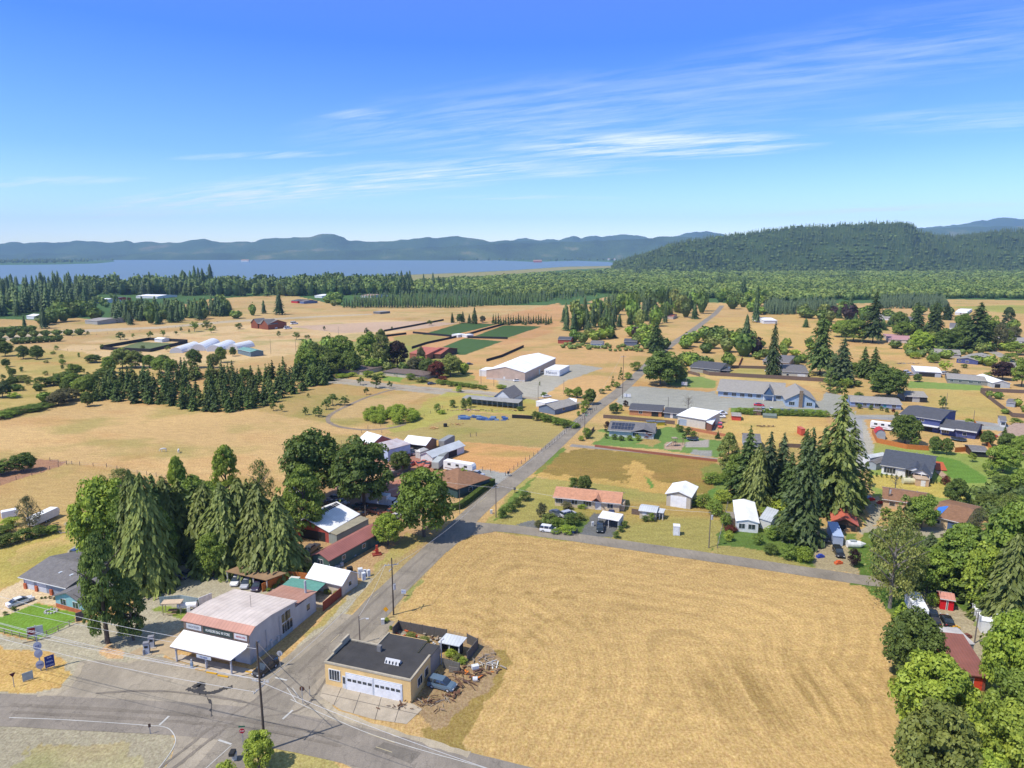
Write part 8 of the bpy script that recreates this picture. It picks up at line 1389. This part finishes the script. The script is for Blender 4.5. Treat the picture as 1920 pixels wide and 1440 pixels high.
# propane tank, kiosk and screen behind the pumps
gizmo('propane_tank', 'white propane tank on a stand behind the store', 'tank', 352, 1146, R(8), [('tank', mat('plain', (.75,.75,.76), .3), [((-1.8,0,1.3),(1.8,0,1.3),.6,.6)]), ('leg', STEEL, [(-1.3,-.3,0,-1.1,.3,.9),(1.1,-.3,0,1.3,.3,.9)]), ('cabinet', mat('plain', (.7,.7,.7)), [(.3,-1.3,0,.9,-1.0,1.5)])])
gizmo('picnic_shelter', 'small tan roofed picnic shelter on the grass behind the pumps', 'shelter', 325, 1150, R(5), [('roof', mat('concrete', S(226,200,170)), [(-1.9,-.9,2.4,1.9,.9,2.55)]), ('post', mat('wood', (.3,.24,.17)), [(-1.7,-.7,0,-1.6,-.6,2.4),(1.6,-.7,0,1.7,-.6,2.4),(-1.7,.6,0,-1.6,.7,2.4),(1.6,.6,0,1.7,.7,2.4)]), ('table', mat('wood', (.3,.2,.12)), [(-.9,-.5,.7,.9,.5,.78)]), ('bench', mat('wood', (.3,.2,.12)), [(-.9,-1.0,.4,.9,-.75,.46),(-.9,.75,.4,.9,1.0,.46)])])
fencewall('screen_wall', 'pale blue grey metal screen around the propane tank', 'screen', [(300,1135),(340,1131),(374,1137),(366,1144)], 1.8, mat('metal_x', S(150,166,172))); fencewall('leaning_board', 'white slanting board leaning by the left store wall', 'board', [(374,1140),(398,1130)], 2.2, mat('plain', (.72,.71,.69)))
# appliances by the road and black board
for k, (x, y, s_, lb) in enumerate(((676,1082,1.0,'tallest white refrigerator standing by the road right of the white patio shed'),(682,1087,.8,'white washing machine, nearest the camera of the discarded appliances'),(691,1080,.7,'pale cooler, rightmost of the discarded appliances'),(684,1078,.6,'small white freezer behind the other discarded appliances'))): gizmo('appliance', lb, 'appliance', x, y, R(20+10*k), [('body', mat('plain', (.6,.62,.64)), [(-.5*s_,-.45*s_,0,.5*s_,.45*s_,2.1*s_)]), ('door', mat('plain', (.68,.69,.7)), [(-.47*s_,-.49*s_,.1,.47*s_,-.45*s_,2.0*s_)])], 'discarded appliances')
gizmo('stove_hood', 'black box with an orange plank behind the white patio shed', 'box', 656, 1074, R(30), [('box', DARK, [(-.6,-.5,0,.6,.5,1.4)]), ('plank', mat('plain', S(226,130,40)), [(-1.4,-.3,0,-.7,.3,.9)])])
gizmo('old_fuel_pump', 'old red machine standing on the dry lawn beside the green workshop', 'machine', 707, 1040, R(20), [('body', mat('plain', S(196,70,54)), [(-.35,-.3,0,.35,.3,1.4)]), ('head', mat('plain', S(196,84,60)), [(-.25,-.2,1.4,.25,.2,2.4)]), ('base', mat('plain', S(150,70,54)), [(-1.1,-.8,0,1.0,.8,.3)]), ('arm', mat('plain', S(190,60,50)), [(-.9,-.1,1.0,-.35,.1,1.15)])]); gizmo('trailer_frame', 'grey metal frame leaning against the green workshop', 'frame', 680, 1032, R(60), [('bar', STEEL, [(-1.5,-.1,.2,1.5,.1,.3),(-1.5,.9,.2,1.5,1.0,.3),(-1.5,-.1,.2,-1.4,1.0,1.5),(1.4,-.1,.2,1.5,1.0,1.3)])])
gizmo('boat', 'pale blue rowing boat lying along the green workshop wall', 'boat', 652, 1050, R(56), [('hull', mat('plain', S(150,164,186)), [((-2.8,0,.45),(2.2,0,.45),.55,.45),((2.2,0,.45),(3.2,0,.6),.45,.05)]), ('seat', mat('wood', (.3,.25,.2)), [(-.4,-.5,.75,0,.5,.99)])]); gizmo('cooler_box', 'row of pale crates along the green workshop wall', 'crates', 634, 1064, R(56), [('crate', mat('plain', S(190,196,200)), [(-1.4,-.4,0,-.6,.3,.8),(-.4,-.4,0,.3,.3,.6),(.5,-.4,0,1.3,.3,.9)])])
gizmo('golf_cart', 'white golf cart with pale roof parked on the patio', 'golf cart', 553, 1098, R(-10), [('roof', mat('plain', (.6,.58,.52)), [(-1.0,-.6,1.75,1.1,.6,1.85)]), ('body', mat('plain', (.35,.36,.34)), [(-1.1,-.6,.3,1.1,.6,.75)]), ('seat', mat('plain', (.2,.2,.18)), [(-.5,-.5,.75,.1,.5,1.2)]), ('roof_post', STEEL, [(-.95,-.55,.7,-.9,-.5,1.8),(1.0,-.55,.7,1.05,-.5,1.8),(-.95,.5,.7,-.9,.55,1.8),(1.0,.5,.7,1.05,.55,1.8)]), ('wheel', TYRE, [((-.7,-.65,.25),(-.7,-.5,.25),.25),((.7,-.65,.25),(.7,-.5,.25),.25),((-.7,.5,.25),(-.7,.65,.25),.25),((.7,.5,.25),(.7,.65,.25),.25)])]); LM.append(('golf cart', P(553,1098).x, P(553,1098).y))
gizmo('patio_canopy', 'square green shade canopy over the patio tables', 'canopy', 568, 1117, R(-14), [('canopy', mat('plain', S(104,160,146)), [(-4.2,-2.6,2.2,4.2,2.6,2.3)]), ('post', STEEL, [(-4.1,-2.5,0,-4.0,-2.4,2.2),(4.0,-2.5,0,4.1,-2.4,2.2),(4.0,2.4,0,4.1,2.5,2.2),(-4.1,2.4,0,-4.0,2.5,2.2)]), ('table', mat('wood', (.12,.1,.08)), [(2.6,-3.6,.7,3.8,-2.9,.8)])])
many([('bush',583,1106,1094,18,GM_),('bush',594,1108,1098,14,GM_),('bush',615,1112,1103,20,OLV),('bush',632,1116,1106,18,OLV),('bush',503,1108,1102,10,GM_),('bush',515,1102,1096,10,GM_)], group='patio shrubs'); 
gizmo('portable_toilet', 'white portable toilet on the dry lawn before the white garage', 'toilet', 1268, 1002, R(-10), [('cabin', mat('plain', (.6,.61,.63)), [(-.8,-.8,0,.8,.8,2.3)]), ('roof', mat('plain', (.7,.7,.7)), [(-.85,-.85,2.3,.85,.85,2.55)]), ('door', mat('plain', (.7,.71,.73)), [(-.5,-.84,.1,.5,-.8,2.1)])])
for k, (x, y, c, lb) in enumerate(((1069,998,S(44,84,190),'blue wheeled bin, left of two at the side street'),(1075,999,S(60,90,170),'blue wheeled bin, right of two at the side street'),(1080,1000,(.04,.05,.05),'dark wheeled bin right of the blue ones'))): gizmo('wheelie_bin', lb, 'bin', x, y, R(10), [('body', mat('plain', c), [(-.35,-.35,.05,.35,.35,1.1)]), ('lid', mat('plain', tuple(v*.7 for v in c)), [(-.38,-.4,1.1,.38,.38,1.2)])], 'wheeled bins')
for x, y, lb in ((921,963,'small pale roadside box on a post at the junction'),(1111,986,'slim white marker beside the dark suv driveway'),(440,1424,'small pale utility cabinet in the grass at the bottom edge'),(718,1170,'small white utility post by the road behind the yellow garage')): gizmo('utility_box', lb, 'utility box', x, y, R(10), [('body', mat('plain', (.55,.55,.53)), [(-.3,-.25,0,.3,.25,1.0)]), ('lid', mat('plain', (.6,.6,.6)), [(-.33,-.28,1.0,.33,.28,1.1)])])
for x, y, lb in ((965,924,'black mailbox on a post among the roadside shrubs'),(953,893,'dark bin at the mouth of the grey driveway'),(437,1426,'small dark post beside the utility cabinet')): gizmo('mailbox', lb, 'mailbox', x, y, 0, [('post', DARK, [(-.06,-.06,0,.06,.06,1.0)]), ('box', DARK, [(-.35,-.5,1.0,.35,.5,1.5)])])
gizmo('garden_ring', 'white stone ring planter on the bright green lawn', 'planter', 96, 1147, 0, [('ring', mat('concrete', (.5,.48,.45)), [(math.cos(k*.52)*1.1-.15, math.sin(k*.52)*.9-.15, 0, math.cos(k*.52)*1.1+.15, math.sin(k*.52)*.9+.15, .3) for k in range(12)])])
for a, b, lb in (((-20,1181),(66,1202),'low rail fence along the road side of the green lawn'),((66,1202),(143,1168),'pale rail fence along the right side of the green lawn')):
    pa, pb_ = P(*a), P(*b); d = pb_-pa; r = empty('rail_fence', pa, math.atan2(d.y, d.x)); tag(r, lb, 'fence'); L_ = d.length; MB().box(0,-.04,.9,L_,.04,1.0).build('rail', mat('wood', S(176,168,140)), r); MB().box(0,-.04,.45,L_,.04,.52).build('rail', mat('wood', S(176,168,140)), r)
    for k in range(int(L_/2)+1): MB().box(k*2-.06,-.06,0,k*2+.06,.06,1.1).build('post', mat('wood', S(170,160,130)), r)
fencewall('board_fence', 'short dark fence between the green lawn and the columnar tree', 'fence', [(143,1166),(166,1158)], 1.8, FG)
# horses in the pasture
def horse(x, y, az, label):
    r = empty('horse', P(x, y), az); tag(r, label, 'horse', 'white horses in the pasture'); g = bpy.data.meshes.new('body'); 
    V = [(0,0,1.15,.30),(-.55,0,1.2,.30),(.5,0,1.2,.28),(.85,0,1.25,.2),(1.15,0,.95,.14),(1.35,0,.55,.11),(1.5,0,.28,.07),(-.75,.16,.85,.12),(-.8,.16,.45,.06),(-.78,.16,.05,.055),(-.75,-.16,.85,.12),(-.85,-.16,.45,.06),(-.8,-.16,.05,.055),(.55,.16,.8,.1),(.55,.16,.42,.055),(.53,.16,.05,.05),(.6,-.16,.8,.1),(.66,-.16,.42,.055),(.7,-.16,.05,.05),(-.88,0,1.2,.08),(-1.0,0,.7,.06)]
    E = [(0,1),(0,2),(2,3),(3,4),(4,5),(5,6),(1,7),(7,8),(8,9),(1,10),(10,11),(11,12),(2,13),(13,14),(14,15),(2,16),(16,17),(17,18),(1,19),(19,20)]
    g.from_pydata([v[:3] for v in V], E, []); g.materials.append(mat('plain', (.62,.60,.56))); b = bpy.data.objects.new('body', g); link(b); b.parent = r; sk = b.modifiers.new('skin', 'SKIN'); b.modifiers.new('sub', 'SUBSURF').levels = 1
    for i, v in enumerate(V): g.skin_vertices[0].data[i].radius = (v[3], v[3])
    g.skin_vertices[0].data[0].use_root = True; return r
horse(307, 847, R(200), 'white horse grazing in the dry pasture, left one'); horse(335, 849, R(110), 'white horse grazing in the dry pasture, right one')
# wire fences: every post is a part
def wirefence(label, px, step=4, h=1.3, r=.09, wires=True, lm=None):
    pts = [P(x, y) for x, y in px]; o = pts[0]; rt = empty('wire_fence', o); tag(rt, label, 'fence'); wb = MB(); n = 0
    for a, b in zip(pts[:-1], pts[1:]):
        d = b-a; k = max(1, int(d.length/step))
        for i in range(k+1):
            if n < 95: q = a-o+d*(i/k); MB().cyl(q, q+Vector((0,0,h*random.uniform(.9,1.15))), r, r*.9, 5).build('post', POLEG, rt); n += 1
        for z in (.5,1.0): wb.cyl(a-o+Vector((0,0,z)), b-o+Vector((0,0,z)), .015, .015, 3)
    wb.build('strands', STEEL, rt); return rt
wirefence('wire fence between the orchard ground and the dry fields', [(0,908),(60,892),(125,870),(135,871)], 3.2); wirefence('wire fence across the pasture behind the tree cluster', [(94,865),(125,871),(200,876),(240,885),(330,900),(420,915)], 4); wirefence('wire fence along the main road beside the bare pasture', [(948,892),(985,865),(1030,838),(1075,800),(1118,768)], 3, 1.4, .1); wirefence('wire fence between the grey driveway and the bare pasture', [(890,880),(920,886),(948,892)], 3); wirefence('wire fence along the farm track and oval thicket', [(690,803),(760,795),(770,792),(830,765)], 5); wirefence('wire fence behind the blue and white barn', [(640,832),(690,806),(716,812)], 5); wirefence('fence along the near edge of the black screened garden', [(0,655),(100,658),(180,656)], 8, 1.2, .12); wirefence('fence along the far farm lane', [(60,640),(160,630),(300,618),(420,603)], 9, 1.4, .12); wirefence('post fence at the right edge of the corner lot garden', [(1345,1028),(1365,945)], 3, 1.5, .08); wirefence('fence posts standing in the middle of the mown paddock', [(882,819),(893,818)], 3, 1.6, .12)
# junk heaps around the yellow garage
RW = mat('wood', S(124,92,70)); RW2 = mat('wood', S(176,152,128)); RST = mat('rustpaint'); GW = mat('wood', S(176,164,148))
def heap(label, x, y, n, sx, sy, mats, l=(1,3), t=.15, cat='junk heap', name='scrap_pile'):
    r = empty(name, P(x, y)); tag(r, label, cat, 'scrap heaps')
    for k in range(n):
        a = random.uniform(0, 3.14); L_ = random.uniform(*l)*.6; cx, cy = random.gauss(0, sx*.8), random.gauss(0, sy*.8); z = random.uniform(.02,.4)*max(0,1-abs(cx)/sx/2.5); w_ = random.uniform(.04, t)*.6; d = Vector((math.cos(a), math.sin(a), random.uniform(-.12,.12)))*L_/2; nn = Vector((-math.sin(a), math.cos(a), 0))*w_; c = Vector((cx, cy, z+.1)); up = Vector((0,0,random.uniform(.05,.2)))
        MB().add([c-d-nn, c+d-nn, c+d+nn, c-d+nn]+[v+up for v in (c-d-nn, c+d-nn, c+d+nn, c-d+nn)], [(0,3,2,1),(4,5,6,7),(0,1,5,4),(1,2,6,5),(2,3,7,6),(3,0,4,7)]).build('plank' if k % 3 else 'scrap_bar', random.choice(mats), r)
    return r
heap('heap of rusty brown planks and bars above the faded blue car', 862, 1278, 34, 2.6, 1.6, [RW,RW,RW2], (1.5,5), .12); heap('small pile of rusted parts right of the faded blue car', 853, 1300, 20, 1.2, .9, [RW,mat('plain',(.15,.07,.04))], (.5,1.6), .3); heap('pale pallet frames lying in front of the yellow garage corner', 808, 1322, 18, 1.8, 1.1, [GW,RW2,RW], (1,3), .07); heap('scattered red brown planks along the garage corner', 790, 1318, 12, 2.2, .5, [RW], (1.5,4), .15); heap('pale grey pallets leaning at the right end of the scrap yard', 908, 1238, 22, 1.4, 1.4, [GW,GW,RW2], (1,2.6), .1); heap('white boards and planks below the grey pallets', 915, 1250, 12, 1.8, .6, [mat('plain',(.55,.54,.5)),GW], (1.5,3.5), .2)
heap('brown scrap and iron with one orange piece at right', 890, 1262, 30, 2.2, 1.4, [RW,mat('plain',S(226,130,50)),RW,mat('plain',(.1,.06,.05))], (.6,2), .3); heap('orange red scrap inside the dark board fence', 762, 1193, 16, 1.8, .7, [mat('plain',S(206,96,50)),RW,mat('plain',S(190,80,50))], (.8,2), .3); heap('mixed pale rubble inside the yard behind the yellow garage', 800, 1200, 34, 3.2, .9, [RW2,mat('plain',(.45,.42,.4)),RW,GW], (.4,1.6), .3); heap('pale rubble left of the small black shed', 815, 1212, 18, 1.0, 1.2, [mat('plain',(.5,.48,.45)),GW,RW], (.3,1.0), .3); heap('dark rotted timber scrap before the garage door corner', 758, 1328, 14, 1.6, .5, [mat('plain',(.06,.035,.03)),RW], (.4,1.3), .12)
many([('weed',770,1196,1186,24,OLV),('weed',795,1204,1194,26,OLV),('weed',846,1230,1216,26,GL),('weed',858,1238,1226,24,OLV),('weed',868,1244,1232,20,GL),('weed',725,1166,1158,12,GL),('bush',733,1180,1172,8,GM_)], group='weeds in the scrap yard')
gizmo('white_drum', 'white crate lying on the brown scrap', 'crate', 891, 1258, R(20), [('crate', mat('plain', (.62,.62,.6)), [(-.6,-.4,.5,.6,.4,1.1)])]); gizmo('white_barrel', 'white round barrel end below the brown scrap', 'barrel', 891, 1277, 0, [('barrel', mat('plain', (.6,.6,.6)), [((-.4,0,.4),(.4,0,.4),.4,.4)])]); gizmo('pallet', 'grey pallet standing against the broken fence panels', 'pallet', 850, 1262, R(-15), [('slat', mat('wood', (.2,.18,.16)), [(-.8,-.05,.1+k*.28,.8,.05,.28+k*.28) for k in range(4)]), ('upright', mat('wood', (.2,.18,.16)), [(-.8,.05,0,-.7,.12,1.2),(.7,.05,0,.8,.12,1.2)])])
gizmo('vent_pipe', 'tall bent grey pipe behind the rear wall of the garage', 'pipe', 828, 1246, 0, [('pipe', STEEL, [((0,0,0),(0,0,4.6),.1,.1),((0,0,4.6),(.5,0,4.9),.12,.12)])])
# blue tarps, hay, bales
tb = random.Random(3)
for k in range(2):
    r = empty('tarp_pile', P(885+k*37, 784+k*2)); tag(r, ['blue crates and tarps heaped in the field, left heap','blue crates and tarps heaped in the field, right heap'][k], 'pile')
    for q in range(26): x = tb.uniform(-6,6); y = tb.uniform(-2.5,2.5); z = tb.uniform(.1,.9); s_ = tb.uniform(.5,1.2); MB().box(x-s_,y-s_*.6,0,x+s_,y+s_*.6,z).build('crate', mat('plain', tb.choice([S(70,104,160),S(120,146,180),S(66,96,146)])), r)
heap('long heap of pinkish brown rubble behind the blue heaps', 880, 770, 40, 11, 1.2, [mat('plain',S(190,140,120)),RW,mat('plain',S(206,170,150))], (1,3), .6); heap('pile of dry straw in the mown paddock', 814, 803, 30, 1.6, 1.0, [mat('plain',S(214,170,110))], (1,2), .5); heap('small heap of pale brush in the paddock', 858, 796, 16, 1.6, .8, [mat('plain',S(196,150,100))], (1,2), .4); heap('brush heap in the right hand bare pasture', 1433, 800, 24, 2.6, 1.0, [mat('plain',S(170,140,100)),RW], (1,3), .3); heap('grey log heap on the far mown pasture', 1695, 682, 22, 5, 1.2, [GW,RW], (3,8), .4)
gizmo('hay_roller', 'black livestock feeder drum in the paddock', 'feeder', 835, 800, 0, [('drum', DARK, [((0,0,0),(0,0,1.3),.8,.8)])])
# logs, boats, trampolines, playground
heap('pale stacked logs on the grass left of the tree cluster', 135, 998, 8, 1.8, .6, [GW], (3,5), .25, 'log pile', 'log_pile'); heap('dark logs and branches behind the hedge', 100, 986, 12, 2, .6, [mat('wood',(.1,.09,.08))], (1,3), .15, 'log pile', 'log_pile')
def tramp(x, y, s_, label): gizmo('trampoline', label, 'trampoline', x, y, 0, [('bed', DARK, [((0,0,.8),(0,0,.86),2.1*s_,2.1*s_)]), ('rim', mat('plain', (.12,.2,.3)), [((0,0,.74),(0,0,.8),2.3*s_,2.3*s_)]), ('leg', STEEL, [((math.cos(k*1.57)*2*s_,math.sin(k*1.57)*2*s_,0),(math.cos(k*1.57)*2*s_,math.sin(k*1.57)*2*s_,.75),.05) for k in range(4)]), ('net_pole', DARK, [((math.cos(k*1.05)*2.2*s_,math.sin(k*1.05)*2.2*s_,.8),(math.cos(k*1.05)*2.2*s_,math.sin(k*1.05)*2.2*s_,2.6),.04) for k in range(6)])])
tramp(1298, 825, 1, 'black trampoline beside the play yard'); tramp(1797, 826, 1.2, 'round trampoline in front of the lower blue wing')
gizmo('play_set', 'wooden play tower with a slide on the brown play square', 'play set', 1264, 836, R(10), [('tower', mat('wood', (.3,.2,.12)), [(-.8,-.8,0,-.7,-.7,3),(.7,-.8,0,.8,-.7,3),(-.8,.7,0,-.7,.8,3),(.7,.7,0,.8,.8,3),(-.8,-.8,1.4,.8,.8,1.5)]), ('roof', mat('wood', (.35,.28,.2)), [(-.9,-.9,3.0,.9,.9,3.2)]), ('slide', mat('plain', (.4,.35,.3)), [((-.9,0,1.5),(-3.2,0,.1),.3,.3)]), ('swing_frame', mat('wood', (.3,.2,.12)), [((.8,0,2.6),(3.6,0,2.6),.08),((3.6,-1,0),(3.6,0,2.6),.08),((3.6,1,0),(3.6,0,2.6),.08)])])
gizmo('boat', 'white motorboat on the grass beside the gravel drive', 'boat', 1602, 1026, R(-5), [('hull', mat('plain', (.7,.7,.68)), [((-1.8,0,.8),(1.2,0,.8),.9,.85),((1.2,0,.8),(2.6,0,1.0),.85,.1)]), ('cockpit', mat('plain', (.3,.33,.34)), [(-1.2,-.5,1.5,.3,.5,1.75)])]); gizmo('covered_boat', 'cream covered boat in the yellow grass below the farmhouse', 'boat', 1706, 907, R(-5), [('hull', mat('plain', S(216,210,170)), [((-2.2,0,.9),(1.2,0,.9),1.0,.9),((1.2,0,.9),(2.8,0,1.0),.9,.1)]), ('skid', STEEL, [(-1.5,-.5,0,1.2,.5,.3)])])
for x, y, c, lb in ((1629,935,S(176,196,220),'pale blue tarp bundle beside the gravel drive'),(1634,938,S(226,60,50),'red plastic kayak on the gravel drive'),(1650,944,S(214,90,70),'small red cart on the gravel'),(1590,996,S(226,180,130),'tan plank pile beside the red roofed shed'),(1790,1180,S(214,170,60),'yellow garden cart on the gravel'),(1812,1196,S(130,76,60),'mound of brown bark beside the silver grey car'),(1538,1045,S(60,80,170),'blue barrel at the edge of the driveway'),(1572,1057,S(226,110,60),'orange traffic cone at the street edge')):
    gizmo('yard_item', lb, 'yard item', x, y, R(15), [('body', mat('plain', c), [(-.9,-.4,0,.9,.4,.5),(-.5,-.3,.5,.4,.3,.8)])])
for x, y, lb in ((1220,796,'yellow playhouse behind the solar panel house'),(1238,797,'yellow bench box beside the yellow playhouse')): gizmo('playhouse', lb, 'playhouse', x, y, R(5), [('wall', mat('plain', S(226,210,60)), [(-1.6,-.8,0,1.6,.8,1.4)]), ('roof', mat('plain', S(110,120,130)), [(-1.9,-1.1,1.4,1.9,1.1,1.6)])])
# patio umbrella beside the brown house, clipped long hedge
hp_ = [(846,957),(862,954),(880,941),(900,925),(925,907)]; pts = [P(x, y) for x, y in hp_]
hr = empty('clipped_hedge', pts[0]); tag(hr, 'long clipped box hedge curving along the main road', 'hedge'); C_, N_, T_ = [], [], []
for a, b in zip(pts[:-1], pts[1:]):
    d = b-a; L_ = d.length; n_ = Vector((-d.y, d.x, 0)).normalized()
    for k in range(int(L_*420)):
        t = random.random(); f = random.random()
        if f < .45: q = a+d*t+n_*random.uniform(-.7,.7)+Vector((0,0,1.7+random.gauss(0,.03))); nn = Vector((0,0,1))
        else: s_ = random.choice((-1,1)); q = a+d*t+n_*(.7*s_+random.gauss(0,.03))+Vector((0,0,random.uniform(0,1.7))); nn = n_*s_
        C_.append(tuple(q-pts[0])); nn = nn+Vector((random.gauss(0,.35),random.gauss(0,.35),random.gauss(0,.35))); N_.append(tuple(nn)); T_.append((random.gauss(0,1),random.gauss(0,1),random.gauss(0,1)))
C_, N_, T_ = map(np.array, (C_, N_, T_)); T_ = np.cross(N_, T_); me = leafmesh('foliage', C_, T_, N_, np.full(len(C_), .10), np.full(len(C_), .075), FOL)[0]; ho = bpy.data.objects.new('foliage', me); link(ho); ho.parent = hr; ho.color = (.14,.20,.035,1)
cb3 = MB()
for a, b in zip(pts[:-1], pts[1:]):
    d = (b-a); n_ = Vector((-d.y, d.x, 0)).normalized()*.6; a_ = a-pts[0]; b__ = b-pts[0]; cb3.add([a_-n_, b__-n_, b__+n_, a_+n_]+[v+Vector((0,0,1.6)) for v in (a_-n_, b__-n_, b__+n_, a_+n_)], [(0,3,2,1),(4,5,6,7),(0,1,5,4),(1,2,6,5),(2,3,7,6),(3,0,4,7)])
cb3.build('branches', mat('plain', (.05,.07,.02)), hr)
# ================================================================ HAZE
hz = MB().box(-14000,-600,-2.5,14000,13600,760).build('haze', None); hz.data.materials.clear(); tag(hz, kind='stuff', label='thin blue summer haze over the whole valley', cat='haze')
hm = bpy.data.materials.new('haze'); hm.use_nodes = True; hn = hm.node_tree; hn.nodes.clear(); ho_ = hn.nodes.new('ShaderNodeOutputMaterial'); hv = hn.nodes.new('ShaderNodeVolumePrincipled'); hv.inputs['Color'].default_value = (.44,.70,1.0,1); hv.inputs['Density'].default_value = 6.2e-5; hv.inputs['Anisotropy'].default_value = 0.0
hn.links.new(hv.outputs[0], ho_.inputs['Volume']); hz.data.materials.append(hm)
# ================================================================ LABELS for unnamed plants: look, then nearest landmark
def rel(x, y, lx, ly):
    u, lu = x/max(y, 1), lx/max(ly, 1); du = (u-lu)*max(y, ly); dy = y-ly
    if abs(du) > abs(dy)*.8: return 'right of' if du > 0 else 'left of'
    return 'behind' if dy > 0 else 'in front of'
buck = {}
for r, ph, x, y, h, done, cat, kd in PLANTS:
    if done: continue
    lm = min(LM, key=lambda l: (l[1]-x)**2+(l[2]-y)**2); size = 'low' if h < 2 else ('small' if h < 4.5 else ('mid sized' if h < 10 else 'tall'))
    if 'small' in ph and size in ('small', 'mid sized', 'low'): size = ''
    if 'tall' in ph: size = ''
    s = (size+' '+ph+' '+rel(x, y, lm[1], lm[2])+' the '+lm[0]).strip(); buck.setdefault(s, []).append((x/max(y, 1), y, r))
ORD = ['leftmost', 'second from left', 'third from left', 'fourth from left', 'fifth from left', 'sixth from left', 'seventh from left', 'eighth from left']
for s, L_ in buck.items():
    if len(L_) == 1: L_[0][2]['label'] = s
    else:
        L_.sort(key=lambda t: t[0]); n = len(L_)
        for i, (_, _, r) in enumerate(L_):
            if n == 2: o_ = ('left one', 'right one')[i]
            elif i == n-1: o_ = 'rightmost'
            elif i < len(ORD): o_ = ORD[i]
            else: o_ = 'one of many'; r['group'] = 'plants '+s
            r['label'] = ' '.join((s+', '+o_).split()[-16:])
